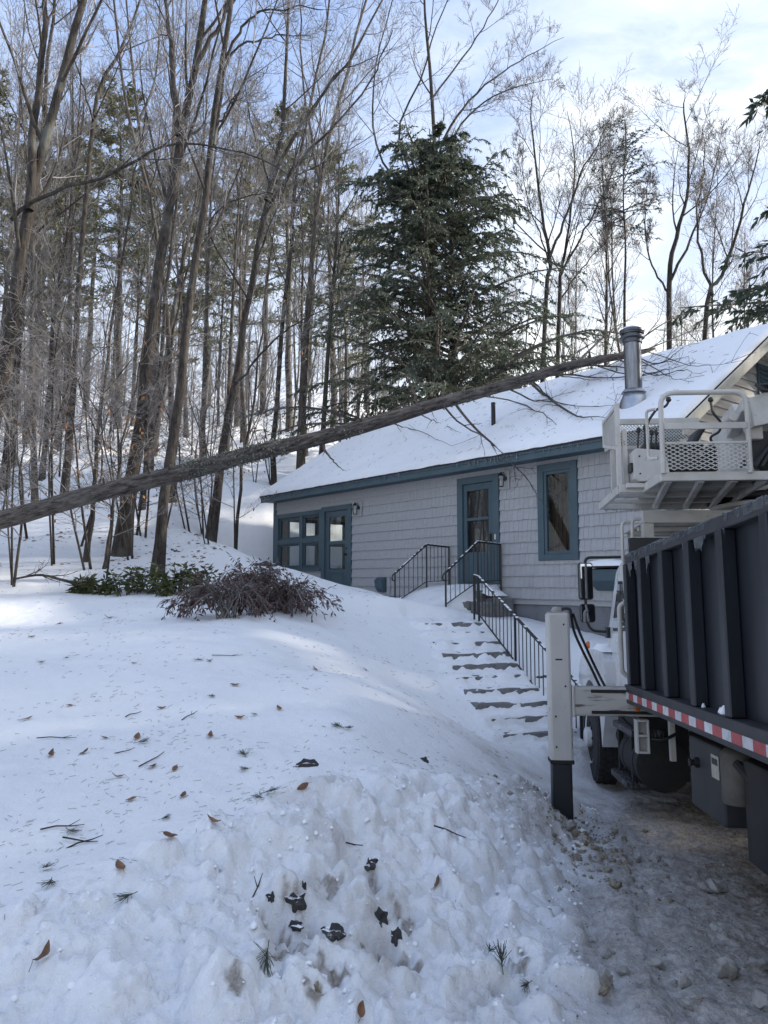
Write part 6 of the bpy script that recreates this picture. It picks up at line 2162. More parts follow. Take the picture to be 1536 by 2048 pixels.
# near guard: bent tube hoop with a bar and a mesh panel
hoop = MB().tube(rounded([(0.045, -1.12, 2.94), (0.045, -1.14, 3.58), (0.70, -1.13, 3.58), (0.70, -1.11, 2.94)], 0.11, 7), 0.020, 10).build('guard_hoop', M['truck_white'], pf, smooth=50)
MB().bx(0.062, 0.685, -1.145, -1.13, 3.285, 3.335).build('hoop_bar', M['truck_white'], hoop, bevel=0.004)
MB().bx(0.062, 0.685, -1.138, -1.126, 3.168, 3.186).build('hoop_bar', M['truck_white'], hoop, bevel=0.003)
wire_mesh((0.062, -1.13, 2.965), (1, 0, 0), (0, 0, 1), 0.622, 0.205, 0.062, 0.0315, 0.0065, 'mesh', hoop)
MB().tube(rounded([(0.04, -1.0, 3.49), (-0.02, -0.95, 3.49), (-0.02, -0.95, 3.09), (0.04, -1.0, 3.09)], 0.03), 0.012, 8).build('side_hoop', M['truck_white'], pf, smooth=50)
# control box, levers, seat
cb = MB().prism([(-0.06, -0.62, 3.0), (-0.06, -0.62, 3.24), (-0.03, -0.62, 3.26), (0.20, -0.62, 3.24), (0.24, -0.62, 3.02), (0.20, -0.62, 2.975), (-0.02, -0.62, 2.975)], (0, 0, 0), (0, 0.30, 0)).build('control_box', M['leg_white'], pf, bevel=0.008)
for x_, z_ in ((-0.01, 3.19), (-0.01, 3.04), (0.17, 3.18)):
    MB().lathe([(0.008, -0.622), (0.006, -0.628)], (x_, 0, z_), 8, 'y').build('bolt', M['iron'], cb)
MB().bx(-0.085, -0.062, -0.60, -0.50, 3.06, 3.14).build('side_valve', M['black_plastic'], cb, bevel=0.006)
for x_, top in ((0.0, 3.42), (0.055, 3.44), (0.11, 3.40), (0.15, 3.40)):
    lv_ = MB().tube([(x_, -0.52, 3.24), (x_ + 0.005, -0.53, 3.33), (x_ + 0.008, -0.55, top)], 0.008, 6).build('lever', M['iron'], pf, smooth=50)
    MB().lathe([(0.006, top - 0.02), (0.018, top), (0.018, top + 0.025), (0.006, top + 0.04)], (x_ + 0.008, -0.55, 0), 10).build('knob', M['black_plastic'], lv_, smooth=50)
for pts in ([(0.08, -0.5, 3.26), (0.09, -0.5, 3.40), (0.10, -0.52, 3.52), (0.17, -0.54, 3.62), (0.25, -0.55, 3.64), (0.27, -0.56, 3.685)],
            [(0.66, -0.45, 3.30), (0.62, -0.48, 3.38), (0.70, -0.50, 3.42), (0.71, -0.52, 3.50), (0.64, -0.53, 3.58), (0.63, -0.53, 3.685)]):
    lv_ = MB().tube(rounded(pts, 0.03), 0.011, 7).build('lever', M['iron'], pf, smooth=50)
    e = pts[-1]
    MB().lathe([(0.004, e[2] - 0.015), (0.022, e[2]), (0.024, e[2] + 0.012), (0.018, e[2] + 0.03), (0.004, e[2] + 0.037)], (e[0], e[1], 0), 12).build('knob', M['black_plastic'], lv_, smooth=60)
seat = MB().bx(0.10, 0.62, -0.35, 0.05, 3.30, 3.38).build('seat', M['black_plastic'], pf, bevel=0.03)
MB().bx(0.30, 0.42, -0.2, -0.1, 2.98, 3.30).build('seat_post', M['iron'], seat, bevel=0.01)
MB().prism([(0.50, -0.34, 3.36), (0.56, -0.34, 3.36), (0.66, -0.34, 3.52), (0.60, -0.34, 3.52)], (0, 0, 0), (0, 0.3, 0)).build('seat_back', M['black_plastic'], seat, bevel=0.02)
vb = MB().bx(0.12, 0.70, -0.42, -0.15, 3.10, 3.24).build('valve_bank', M['black_plastic'], pf, bevel=0.012)
for k in range(7):
    MB().lathe([(0.022, 3.24), (0.022, 3.27), (0.012, 3.285)], (0.16 + k * 0.08, -0.30, 0), 10).build('spool', M['iron'], vb, smooth=40)
MB().lathe([(0.05, -0.42), (0.05, -0.5), (0.035, -0.52)], (0.62, 0, 3.26), 14, 'y').build('swivel', M['iron'], vb, smooth=40)
for k in range(4):
    MB().tube([Vector(p) for p in resample([(0.2 + 0.12 * k, -0.4, 3.13), (0.22 + 0.13 * k, -0.46, 3.04), (0.4 + 0.1 * k, -0.3, 2.99), (0.9, 0.0 + 0.05 * k, 3.05)], 14)], 0.011, 7).build('hydraulic_hose', M['hose'], pf, smooth=60)
# ice fringe under the platform
q = MB()
for i in range(90):
    a = i / 90
    x_ = -0.05 + 1.0 * a
    L = rng.uniform(0.008, 0.035)
    q.tube([(x_, 0.752, 2.947), (x_, 0.752, 2.947 - L * 0.6), (x_, 0.752, 2.947 - L)], [0.005, 0.003, 0.001], 5)
q.build('icicles', M['ice'], pf, smooth=60, kind='stuff')

# turret, boom and pedestal
TC = (1.45, 0.55)
MB().lathe([(0.30, 1.05), (0.30, 2.86), (0.46, 2.88), (0.50, 2.89), (0.50, 2.93), (0.44, 2.95)], (TC[0], TC[1], 0), 36).build('pedestal', M['truck_white'], truck, smooth=40)
rg = MB().lathe([(0.49, 2.955), (0.53, 2.96), (0.53, 2.995), (0.49, 3.0)], (TC[0], TC[1], 0), 40).build('slew_ring', M['chassis'], truck, smooth=40)
for k in range(20):
    a = 2 * math.pi * k / 20
    MB().lathe([(0.018, 3.0), (0.018, 3.018), (0.01, 3.022)], (TC[0] + 0.505 * math.cos(a), TC[1] + 0.505 * math.sin(a), 0), 6).build('bolt', M['iron'], rg)
tu = MB().lathe([(0.46, 3.02), (0.47, 3.06), (0.42, 3.16), (0.30, 3.2)], (TC[0], TC[1], 0), 36).build('turret', M['truck_white'], truck, smooth=40)
MB().prism([(1.05, -0.2, 3.05), (1.05, 0.9, 3.05), (1.05, 0.75, 3.75), (1.05, 0.15, 3.85), (1.05, -0.15, 3.45)], (0, 0, 0), (0.06, 0, 0)).build('turret_cheek', M['truck_white'], tu, bevel=0.012)
MB().prism([(1.75, -0.2, 3.05), (1.75, 0.9, 3.05), (1.75, 0.75, 3.75), (1.75, 0.15, 3.85), (1.75, -0.15, 3.45)], (0, 0, 0), (0.06, 0, 0)).build('turret_cheek', M['truck_white'], tu, bevel=0.012)
bm = MB()
bm.beam((0.74, -1.05, 3.50), (1.05, 0.2, 3.58), 0.10, 0.10)
bm.beam((1.30, 0.5, 3.68), (1.75, -4.6, 4.05), 0.24, 0.30)
boom = bm.build('boom', M['truck_white'], truck, bevel=0.012)
MB().prism([(0.745, -1.13, 3.30), (0.745, -1.07, 3.55), (0.90, -1.07, 3.60), (1.9, -1.0, 3.72), (1.9, -1.0, 3.50), (1.0, -1.08, 3.36)], (0, 0, 0), (0, 0.10, 0)).build('boom_arm', M['truck_white'], boom, bevel=0.01)
MB().bx(0.74, 0.84, -1.05, -0.95, 3.22, 3.50).build('boom_bracket', M['truck_white'], boom, bevel=0.01)
MB().lathe([(0.035, -1.0), (0.035, -0.85)], (0.64, 0, 3.42), 14, 'y').build('knob_valve', M['truck_white'], boom, smooth=40)
for k in range(5):
    MB().tube([Vector(p) for p in resample([(1.5, -0.9 + 0.03 * k, 3.74 + 0.012 * k), (1.15, -1.02 + 0.03 * k, 3.69 + 0.012 * k), (0.88 + 0.015 * k, -1.08 + 0.02 * k, 3.60), (0.80 + 0.02 * k, -1.06, 3.66)], 16)], 0.013, 7).build('hydraulic_hose', M['hose'], boom, smooth=60)
for k in range(3):
    MB().tube([Vector(p) for p in resample([(1.6, -0.85, 3.50 + 0.02 * k), (1.1 + 0.03 * k, -1.0, 3.36), (0.88 + 0.04 * k, -1.04, 3.16), (0.76 + 0.05 * k, -1.05, 3.0)], 16)], 0.021, 8).build('hydraulic_hose', M['hose'], boom, smooth=60)
MB().lathe([(0.13, -0.95), (0.15, -0.93), (0.15, -0.55), (0.10, -0.5)], (0.98, 0, 3.08), 18, 'y').build('winch_drum', M['tank_grey'], truck, smooth=40)
MB().bx(0.80, 1.12, -0.9, -0.4, 3.0, 3.06).build('winch_base', M['truck_white'], truck, bevel=0.008)
MB().prism([(0.74, -0.98, 3.2), (0.78, -0.98, 3.30), (0.95, -0.98, 3.30), (1.0, -0.98, 3.0), (0.80, -0.98, 3.0)], (0, 0, 0), (0, 0.06, 0)).build('guard_plate', M['tank_grey'], truck, bevel=0.006)

# ------------------------------------------------------------------ low plants on the lawn crest
rs = np.random.RandomState(91)


def laurel(px, py, w_, h_, seed, label):
    r2 = np.random.RandomState(seed)
    x, y, z = ground_at(px, py)
    n = 6
    p, rr, lv, lq, n0 = [], [], [], [], 0
    for i in range(n):
        a = r2.uniform(0, 6.28)
        q_ = r2.uniform(0, w_)
        b0 = np.array([x + 0.3 * q_ * math.cos(a), y + 0.3 * q_ * math.sin(a), z - 0.05])
        tip = np.array([x + q_ * math.cos(a), y + 0.6 * q_ * math.sin(a), z + h_ * r2.uniform(0.6, 1.05)])
        p.append(resample([b0, (b0 + tip) / 2 + [0, 0, 0.05], tip], 6))
        rr.append(np.linspace(0.009, 0.004, 6))
        for t in np.linspace(0.35, 1, 5):
            c = b0 + (tip - b0) * t
            k = 6
            az = r2.uniform(0, 6.28, k)
            d = np.stack([np.cos(az), np.sin(az), np.full(k, -0.55 + 1.0 * t)], -1)
            v, q4 = leaf_quads(r2, np.repeat(c[None], k, 0), d, 0.14, 0.048, 0.35, 0.3)
            lv.append(v)
            lq.append(q4 + n0)
            n0 += len(v)
    base = np.array([x, y, z])
    t = empty('laurel_shrub', base)
    tag(t, label, 'shrub', 'low evergreen laurels on the lawn crest')
    V, Q4 = tubes([(np.stack(p), np.stack(rr), 5)], base)
    link_mesh('stems', np_mesh('stems', V, Q4), M['twig_dark'], t)
    link_mesh('foliage', np_mesh('foliage', np.concatenate(lv) - base, np.concatenate(lq), False), M['laurel_leaf'], t)


for i, (px, w_, h_) in enumerate(((178, .35, .42), (212, .3, .34), (246, .4, .50), (275, .42, .52), (302, .4, .5), (330, .42, .58), (352, .42, .62), (372, .36, .5), (396, .26, .55), (150, .3, .26))):
    laurel(px, 1186 + (i % 3) * 3, w_, h_ * (0.62 + 0.3 * ((i * 7) % 5) / 4), 500 + i, 'low green laurel in the row of shrubs along the lawn crest')


def wilted_shrub(px, py, w_, h_, seed, label, lean):
    """arching stems, hung with narrow wilted leaves"""
    r2 = np.random.RandomState(seed)
    x, y, z = ground_at(px, py)
    base = np.array([x, y, z])
    n = 30
    p = []
    for i in range(n):
        a = r2.uniform(0, 6.28)
        q_ = w_ * math.sqrt(r2.uniform(0.02, 1))
        tip = base + [q_ * math.cos(a) + lean, 0.7 * q_ * math.sin(a), h_ * r2.uniform(0.05, 0.75)]
        mid = base + [0.45 * q_ * math.cos(a) + lean * .4, 0.3 * q_ * math.sin(a), h_ * r2.uniform(0.7, 1.2)]
        p.append(resample([base + r2.normal(0, 0.08, 3) * [1, 1, 0] - [0, 0, 0.08], mid, tip], 10))
    p = np.stack(p)
    r = np.repeat(np.linspace(0.012, 0.004, 10)[None], n, 0)
    l2 = spawn(r2, p, r, 13, 0.25, 1.0, 0.4, 1.0, 0.26, 5, 0.6, -0.2, 0.25, 0.3, 0.12, 0.6, 0.006, 0.003)
    pos, dr_ = [], []
    for S, k, t0 in ((l2[0], 4, 2.0), (p, 4, 5.5)):
        N_, n_, _ = S.shape
        tt = r2.uniform(t0, n_ - 1.001, (N_, k))
        i = tt.astype(int)
        row = np.arange(N_)[:, None]
        pos.append((S[row, i] + (S[row, i + 1] - S[row, i]) * (tt - i)[..., None]).reshape(-1, 3))
        dr_.append(unit(S[row, i + 1] - S[row, i]).reshape(-1, 3))
    pos, dr_ = np.concatenate(pos), np.concatenate(dr_)
    pos[:, 2] = np.maximum(pos[:, 2], H(pos[:, 0], pos[:, 1]) + 0.03)
    v, q4 = leaf_quads(r2, pos, dr_, 0.095, 0.026, 0.7, 0.9)
    t = empty('wilted_shrub', base)
    tag(t, label, 'shrub', 'wilted shrubs before the porch')
    V, Q4 = tubes([(p, r, 5), (l2[0], l2[1], 3)], base)
    link_mesh('stems', np_mesh('stems', V, Q4), M['twig_icy'], t)
    link_mesh('leaves', np_mesh('leaves', v - base, q4, False), M['shrub_leaf'], t)


wilted_shrub(455, 1236, 0.85, 0.42, 601, 'wide bent shrub with drooping purple-brown leaves on the lawn crest', -0.15)
wilted_shrub(570, 1224, 0.80, 0.34, 602, 'purple-brown leafy shrub spreading before the porch windows', 0.1)
wilted_shrub(515, 1210, 0.70, 0.46, 603, 'twiggy wilted shrub between the two wider ones', 0.0)
# a fallen limb lying among the laurels
x, y, z = ground_at(30, 1165)
q = [P(28, 1158, 13.2), P(80, 1150, 13.3), P(125, 1160, 13.3), P(170, 1172, 13.4)]
t = empty('fallen_branch', q[0])
tag(t, 'dark forked branch lying left of the laurels', 'branch')
p = resample(q, 12)[None]
r = np.linspace(0.018, 0.03, 12)[None]
l2 = spawn(rs, p, r, 7, 0.1, 0.9, 0.5, 1.0, 0.4, 6, 0.7, 0.3, 0.2, 0.3, 0.3, 0.8, 0.012, 0.004)
l3 = spawn(rs, *l2, 5, 0.2, 1.0, 0.4, 0.9, 0.4, 4, 0.7, 0.2, 0.2, 0.3, 0.1, 0.4, 0.006, 0.003)
V, Q4 = tubes([(p, r, 6)], q[0])
link_mesh('limb', np_mesh('limb', V, Q4), M['bark'], t)
V, Q4 = tubes([(l2[0], l2[1], 4), (l3[0], l3[1], 3)], q[0])
link_mesh('twigs', np_mesh('twigs', V, Q4), M['twig_dark'], t)

# ------------------------------------------------------------------ what lies on the snow
def leaf_mesh(seed, L, W_, curl):
    r2 = random.Random(seed)
    q = MB()
    n = 7
    for i in range(n):
        t = i / (n - 1)
        hw = W_ / 2 * math.sin(math.pi * t ** 0.85) ** 0.8 + 0.002
        zc = curl * L * (t - 0.5) ** 2 * 1.6 + 0.006
        up = 0.35 * hw
        for s_ in (-1, 0, 1):
            wob = r2.uniform(-0.004, 0.004)
            for dz in (0.0,):
                q.v.append((L * (t - 0.5), s_ * hw, zc + abs(s_) * up + wob))
    for i in range(n - 1):
        for j in range(2):
            q.f.append((i * 3 + j, i * 3 + j + 3, i * 3 + j + 4, i * 3 + j + 1))
    q.tube([(-L / 2 - L * 0.28, 0.006, 0.012), (-L / 2, 0.0, zc * 0.6 + 0.01)], 0.0015, 4)
    me = q.mesh('leaf', 60)
    me.materials.append(M['oak_leaf'])
    return me


lm = [leaf_mesh(i, 0.105 + 0.01 * i, 0.045 + 0.006 * (i % 3), 0.25 + 0.12 * i) for i in range(5)]


def on_snow(o, x, y, z, rz, tilt=0.12):
    o.location = (x, y, z)
    e = 0.04
    nx, ny = (Hs(x - e, y) - Hs(x + e, y)) / (2 * e), (Hs(x, y - e) - Hs(x, y + e)) / (2 * e)
    n_ = Vector((nx + rng.uniform(-tilt, tilt), ny + rng.uniform(-tilt, tilt), 1)).normalized()
    qn = Vector((0, 0, 1)).rotation_difference(n_)
    o.rotation_mode = 'QUATERNION'
    from mathutils import Quaternion
    o.rotation_quaternion = qn @ Quaternion((0, 0, 1), rz)


LEAF_AT = [(138, 1413, 'near the twig pair'), (55, 1440, ''), (170, 1507, ''), (101, 1512, ''), (235, 1556, ''), (263, 1601, ''), (367, 1594, ''), (340, 1678, ''), (427, 1650, ''), (560, 1420, ''), (730, 1340, ''), (268, 1328, ''), (274, 1478, ''), (323, 1418, ''),
           (217, 1237, ''), (208, 1478, ''), (240, 1738, ''), (630, 1340, ''), (480, 1437, ''), (420, 1475, ''), (349, 1541, ''), (305, 1536, ''), (605, 1578, ''), (875, 1772, ''), (88, 1922, ''), (720, 2030, ''), (470, 1372, '')]
for i, (px, py, _) in enumerate(LEAF_AT):
    x, y, z = ground_at(px, py)
    o = bpy.data.objects.new('fallen_leaf', lm[i % 5])
    col.objects.link(o)
    on_snow(o, x, y, z + 0.004, rng.uniform(0, 6.28), 0.3)
    s_ = rng.uniform(0.6, 0.9)
    o.scale = (s_, s_, s_)
    tag(o, 'dry brown leaf lying on the snow', 'leaf', 'fallen brown leaves on the snow')


def sprig_mesh(seed, L, n):
    r2 = np.random.RandomState(seed)
    q = MB()
    q.tube([(-L * 0.4, 0, 0.012), (0, 0.004, 0.016), (L * 0.25, 0.0, 0.018)], [0.003, 0.0025, 0.0015], 5)
    for i in range(n):
        t = r2.uniform(-0.15, 0.27)
        a = r2.normal(0, 0.55)
        e = Vector((math.cos(a), math.sin(a), r2.uniform(0.0, 0.5))).normalized() * L * r2.uniform(0.4, 0.75)
        p = Vector((t * L, 0, 0.016))
        q.beam(p, p + e, 0.0028, 0.0014)
    me = q.mesh('sprig')
    me.materials.append(M['sprig'])
    return me


sm = [sprig_mesh(i, 0.13 + 0.02 * (i % 3), 34) for i in range(4)]
SPRIG_AT = [(90, 1740), (260, 1797), (402, 1322), (425, 1393), (132, 1318), (495, 1540), (490, 1513), (60, 1275), (680, 1457), (278, 1488), (140, 1666), (102, 1770), (1055, 1972), (978, 1912), (85, 1326), (510, 1430), (690, 1458), (115, 1250), (535, 1588), (522, 1600), (325, 1642), (1000, 1930), (530, 1910), (420, 1325)]
for i, (px, py) in enumerate(SPRIG_AT):
    x, y, z = ground_at(px, py)
    o = bpy.data.objects.new('pine_sprig', sm[i % 4])
    col.objects.link(o)
    on_snow(o, x, y, z + 0.002, rng.uniform(0, 6.28))
    s_ = rng.uniform(0.5, 0.8)
    o.scale = (s_, s_, s_)
    tag(o, 'tuft of dark green pine needles dropped on the snow', 'pine sprig', 'pine sprigs dropped on the snow')
TWIG_AT = [(267, 1432, 0.16, 0.9), (380, 1435, 0.16, 0.7), (303, 1522, 0.32, 1.3), (113, 1480, 0.3, 0.2), (160, 1685, 0.22, -0.2), (455, 1313, 0.35, 0.0), (250, 1505, 0.15, 0.3), (125, 1660, 0.25, 0.1), (900, 1668, 0.3, 0.4), (1210, 1560, 0.45, 0.6), (170, 1690, 0.2, 0.5), (505, 1785, 0.2, 1.2), (700, 1690, 0.15, 0.3)]
for i, (px, py, L, a) in enumerate(TWIG_AT):
    x, y, z = ground_at(px, py)
    q = MB()
    m_ = rng.uniform(-0.02, 0.02)
    q.tube([(-L / 2, 0, 0.006), (-L / 6, m_, 0.014), (L / 5, m_ * 0.6, 0.012), (L / 2, 0, 0.022)], [0.005, 0.0045, 0.0035, 0.002], 6)
    if i % 2:
        q.tube([(L / 8, m_ * 0.7, 0.012), (L / 3, m_ + 0.05, 0.02)], [0.003, 0.0015], 5)
    o = q.build('twig', M['bark'], None, smooth=60)
    on_snow(o, x, y, z + 0.002, a)
    tag(o, 'thin dark twig lying on the snow', 'twig', 'twigs lying on the snow')


def rock_mesh(seed, sx, sy, sz, mat, rough=0.22, sub=2):
    r2 = np.random.RandomState(seed)
    import bmesh
    bm_ = bmesh.new()
    bmesh.ops.create_icosphere(bm_, subdivisions=sub + 1, radius=1)
    co = np.array([v.co[:] for v in bm_.verts])
    off = r2.uniform(0, 50, 3)
    f = 1 + rough * perlin(co[:, 0] * 1.6 + off[0], co[:, 1] * 1.6 + co[:, 2] * 1.3 + off[1]) * 1.6 + rough * 0.5 * perlin(co[:, 0] * 4 + off[2], co[:, 2] * 4 + co[:, 1] * 3)
    # a few flat breaks
    for k in range(6):
        n_ = unit(r2.normal(0, 1, 3))
        d = co @ n_
        f = np.where(d > 0.62, f * (0.62 / np.maximum(d, 0.62)) ** 0.8, f)
    for v, s_ in zip(bm_.verts, f):
        v.co = Vector((v.co.x * s_ * sx, v.co.y * s_ * sy, v.co.z * s_ * sz))
    me = bpy.data.meshes.new('rock')
    bm_.to_mesh(me)
    bm_.free()
    me.polygons.foreach_set('use_smooth', [True] * len(me.polygons))
    me.set_sharp_from_angle(angle=R(38))
    me.materials.append(mat)
    return me


ROCKS = [(626, 1530, .17, .09, .085, 'flat dark stone showing through the lawn snow above the bank', M['dirt_rock'], 0.0),
         (847, 1522, .05, .05, .06, 'small dark stump poking from the snow above the bank', M['dirt_rock'], 0), (590, 1795, .07, .06, .055, 'dark wet stone in the hollow of the snow bank', M['dirt_rock'], -.01), (606, 1775, .022, .03, .06, 'upright dark splinter beside the wet stone', M['dirt_rock'], 0),
         (545, 1800, .03, .03, .04, 'small black clod left of the wet stone', M['dirt_rock'], 0), (740, 1728, .05, .05, .04, 'dark stone under the overhanging lip of the bank', M['dirt_rock'], 0), (758, 1835, .055, .06, .08, 'tall black soil face right of the bank hollow', M['dirt_rock'], 0),
         (665, 1862, .07, .05, .05, 'flat black stone below the hollow', M['dirt_rock'], 0),  (590, 1858, .06, .04, .025, 'dark gritty soil strip in the bank', M['dirt_rock'], 0),
         (790, 1868, .04, .03, .05, 'brown-black stone at the right of the soil face', M['dirt_rock'], 0),  (632, 1975, .03, .035, .04, 'brown wood chip in the lower bank', M['clod_brown'], .0),
           (1090, 1352, .16, .12, .12, 'dark stone behind the long handrail', M['dirt_rock'], 0), 
         (525, 1130, .35, .25, .16, 'dark rock in the snow left of the porch corner', M['dirt_rock'], 0), (345, 1100, .10, .08, .10, 'small dark stump on the sunlit slope', M['dirt_rock'], 0), (352, 1103, .08, .08, .07, 'second small stump on the sunlit slope', M['dirt_rock'], 0)]
for i, (px, py, sx, sy, sz, lab, mt, dz) in enumerate(ROCKS):
    x, y, z = ground_at(px, py)
    o = bpy.data.objects.new('rock', rock_mesh(700 + i, sx * 0.85, sy * 0.85, sz * 0.85, mt, 0.32))
    col.objects.link(o)
    o.location = (x, y, z + dz - sz * 0.4)
    o.rotation_euler = (rng.uniform(-.2, .2), rng.uniform(-.2, .2), rng.uniform(-.5, .5))
    tag(o, lab, 'rock')
CLODS = [(1140, 1658, .09, .06, 0), (1230, 1772, .07, .05, 1), (1205, 1718, .05, .035, 1), (1310, 1722, .07, .05, 0), (1275, 1725, .045, .05, 0), (1425, 1785, .13, .06, 0), (1305, 1932, .075, .045, 0), (1208, 1968, .06, .05, 0), (1462, 1958, .085, .085, 0), (1372, 1975, .04, .055, 0), (1395, 2005, .05, .03, 0), (1525, 2015, .08, .05, 0), (1208, 1998, .05, .04, 1), (1430, 1862, .05, .03, 0), (1245, 1948, .06, .03, 0),
         (1510, 1940, .08, .05, 0), (1215, 1745, .05, .03, 1), (1170, 1690, .05, .035, 1), (1150, 1675, .06, .05, 1), (1190, 1700, .05, .04, 1), (1215, 1912, .05, .03, 0), (1290, 1665, .05, .03, 1), (1380, 2018, .06, .03, 0), (1230, 1668, .05, .035, 1), (1350, 1975, .03, .02, 0)]
for i, (px, py, r_, h_, br) in enumerate(CLODS):
    x, y, z = ground_at(px, py)
    o = bpy.data.objects.new('snow_clod', rock_mesh(800 + i, r_ * 0.75, r_ * 0.62, h_ * 0.75, M['clod_brown' if br else 'clod'], 0.28))
    col.objects.link(o)
    o.location = (x, y, z + h_ * 0.35)
    o.rotation_euler = (rng.uniform(-.3, .3), rng.uniform(-.3, .3), rng.uniform(0, 6.28))
    tag(o, 'muddy brown snow clod near the outrigger foot' if br else 'dirty grey snow clod lying on the drive', 'snow clod', 'muddy clods by the outrigger' if br else 'snow clods on the drive')

ORD = ['leftmost', 'second from the left', 'third from the left', 'fourth from the left', 'fifth from the left', 'sixth from the left', 'seventh from the left', 'eighth from the left', 'ninth from the left', 'tenth from the left', 'eleventh from the left', 'twelfth from the left', 'thirteenth from the left', 'fourteenth from the left', 'fifteenth from the left', 'sixteenth from the left', 'seventeenth from the left', 'eighteenth from the left']


def screen(o):
    p = o.location
    d = np.array([p.x, p.y, p.z]) - EYE
    zc = d[1] * _c + d[2] * _s
    return CX + F * d[0] / zc, CY - F * (d[2] * _c - d[1] * _s) / zc


def rank(group, head, bands):
    # number the members of a group from the left within bands of the picture
    obs = [o for o in bpy.data.objects if o.get('group') == group]
    pos = {o.name: screen(o) for o in obs}
    lo = -1e9
    for hi, where in bands:
        row = sorted((o for o in obs if lo <= pos[o.name][1] < hi), key=lambda o: pos[o.name][0])
        for i, o in enumerate(row):
            w_ = ORD[min(i, len(ORD) - 1)] if i < len(row) - 1 or len(row) < 3 else 'rightmost'
            if i < len(ORD):
                o['label'] = head + ', ' + w_ + ' ' + where
        lo = hi


rank('fallen brown leaves on the snow', 'dry brown leaf', ((1400, 'on the upper lawn'), (1500, 'on the middle lawn'), (1620, 'on the lower lawn'), (1e9, 'by the snow bank')))
rank('pine sprigs dropped on the snow', 'dark green pine sprig', ((1380, 'on the upper lawn'), (1560, 'on the middle lawn'), (1e9, 'on the nearest snow')))
rank('twigs lying on the snow', 'thin dark twig', ((1500, 'on the upper lawn'), (1e9, 'on the nearer snow')))
rank('snow clods on the drive', 'dirty grey snow clod', ((1850, 'on the farther drive'), (1970, 'on the nearer drive'), (1e9, 'at the bottom of the drive')))
rank('muddy clods by the outrigger', 'muddy brown snow clod', ((1700, 'close to the outrigger foot'), (1e9, 'below the outrigger foot')))
rank('young beeches with dead leaves', 'young beech with dead leaves', ((1e9, 'of the beeches'),))
rank('pines scattered through the left wood', 'tall olive-green pine', ((1e9, 'of the wood pines'),))
rank('low evergreen laurels on the lawn crest', 'low green laurel', ((1e9, 'in the row on the lawn crest'),))

# crumbs of snow on the bank and grit and crumbs on the drive; needles shed over the lawn
rs = np.random.RandomState(3)


def scatter(name, n, pick, rmin, rmax, mat, flat=0.75):
    xs, ys = pick(n)
    hz = H(xs, ys)
    base_ = np.array([(0, 0, 1), (0.9, 0, 0.2), (0.28, 0.86, 0.2), (-0.73, 0.53, 0.2), (-0.73, -0.53, 0.2), (0.28, -0.86, 0.2), (0.7, 0.5, -0.6), (-0.3, 0.8, -0.6), (-0.9, 0, -0.6), (-0.3, -0.8, -0.6), (0.7, -0.5, -0.6)])
    tri = np.array([(0, 1, 2), (0, 2, 3), (0, 3, 4), (0, 4, 5), (0, 5, 1), (1, 6, 2), (2, 6, 7), (2, 7, 3), (3, 7, 8), (3, 8, 4), (4, 8, 9), (4, 9, 5), (5, 9, 10), (5, 10, 1), (1, 10, 6)])
    N_ = len(xs)
    r_ = rmin * (rmax / rmin) ** (rs.random_sample(N_) ** 2.2)
    a = rs.uniform(0, 6.28, N_)
    v = base_[None] * (1 + rs.normal(0, 0.22, (N_, 11, 1))) * r_[:, None, None]
    v[..., 2] *= flat
    ca, sa_ = np.cos(a)[:, None], np.sin(a)[:, None]
    v = np.stack([v[..., 0] * ca - v[..., 1] * sa_ + xs[:, None], v[..., 0] * sa_ + v[..., 1] * ca + ys[:, None], v[..., 2] + hz[:, None] + r_[:, None] * 0.15], -1)
    f = (tri[None] + 11 * np.arange(N_)[:, None, None]).reshape(-1, 3)
    tag(link_mesh(name, np_mesh(name, v.reshape(-1, 3), f), mat), kind='stuff')


def pick_bank(n):
    y = rs.uniform(2.4, 7.6, n)
    d = rs.uniform(-0.05, 1, n) * np.clip(2.0 - 0.61 * (y - 4.16), 0.6, 3.0)
    return edge_x(y) - d, y


def pick_drive(n):
    y = 2.6 * (11 / 2.6) ** rs.random_sample(n)
    return edge_x(y) + rs.uniform(-0.15, 3.0, n), y


def pick_mud(n):
    return rs.normal(1.62, 0.22, n), rs.normal(6.45, 0.55, n)


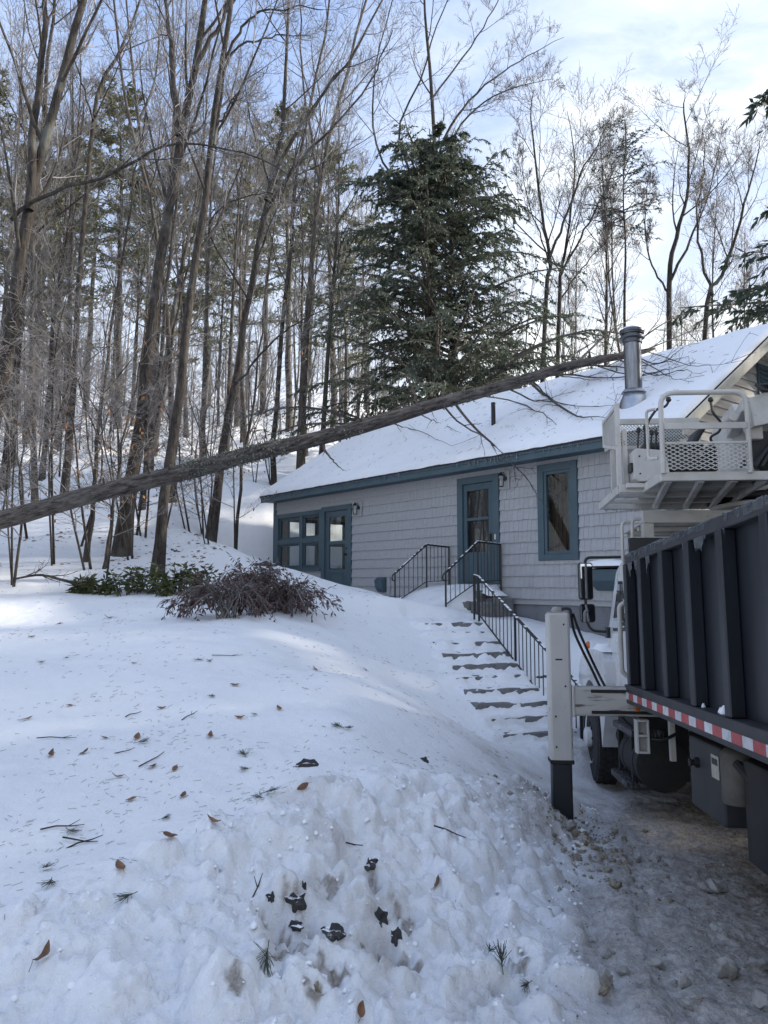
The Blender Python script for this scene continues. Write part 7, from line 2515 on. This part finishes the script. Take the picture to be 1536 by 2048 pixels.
M['snow_crumb'] = M['roof_snow']
scatter('snow_crumbs', 1700, pick_bank, 0.003, 0.020, M['snow_crumb'])
scatter('road_crumbs', 1100, pick_drive, 0.003, 0.018, M['clod'])
scatter('mud_crumbs', 700, pick_mud, 0.006, 0.03, M['clod_brown'])
scatter('road_grit', 1800, pick_drive, 0.002, 0.007, M['dirt_rock'])


def pick_slope(n):
    y = 15.5 * (45 / 15.5) ** rs.random_sample(n)
    x = rs.uniform(-0.72, -0.1, n) * y
    k = (fbm(x, y, 0.35, 3) + 0.3 * rs.normal(0, 1, n) > 0.1) & ((x < -3.6) | (y > 26))
    return x[k], y[k]


scatter('leaf_litter', 5200, pick_slope, 0.018, 0.055, M['oak_leaf'], 0.3)
n = 6500
ys_ = 3.0 * (14.5 / 3.0) ** rs.random_sample(n)
xs_ = rs.uniform(-0.75, 0.16, n) * ys_
kp = edge_x(ys_) - xs_ > np.clip(2.2 - 0.5 * (ys_ - 4), 0.3, 3.0)
kp &= fbm(xs_, ys_, 0.9, 3) + 0.35 * rs.normal(0, 1, len(xs_)) > 0.18
xs_, ys_ = xs_[kp], ys_[kp]
hz = H(xs_, ys_)
a = rs.normal(0.35, 0.9, len(xs_))
L = rs.uniform(0.015, 0.055, len(xs_))
w_ = 0.0006 + 0.00014 * ys_
dx, dy = np.cos(a) * L, np.sin(a) * L
h2 = H(xs_ + dx, ys_ + dy)
nx, ny = -np.sin(a) * w_, np.cos(a) * w_
p0 = np.stack([xs_, ys_, hz + 0.003], -1)
p1 = np.stack([xs_ + dx, ys_ + dy, h2 + 0.005], -1)
o_ = np.stack([nx, ny, 0 * nx], -1)
upv = np.array([0, 0, 1.0]) * w_[:, None]
v = np.stack([p0 - o_, p0 + o_, p0 + upv * 1.5, p1 - o_, p1 + o_, p1 + upv * 1.5], 1)
f = np.array([(0, 3, 5, 2), (1, 2, 5, 4), (0, 1, 4, 3)])
f = (f[None] + 6 * np.arange(len(xs_))[:, None, None]).reshape(-1, 4)
tag(link_mesh('needle_litter', np_mesh('needle_litter', v.reshape(-1, 3), f, False), M['litter']), kind='stuff')
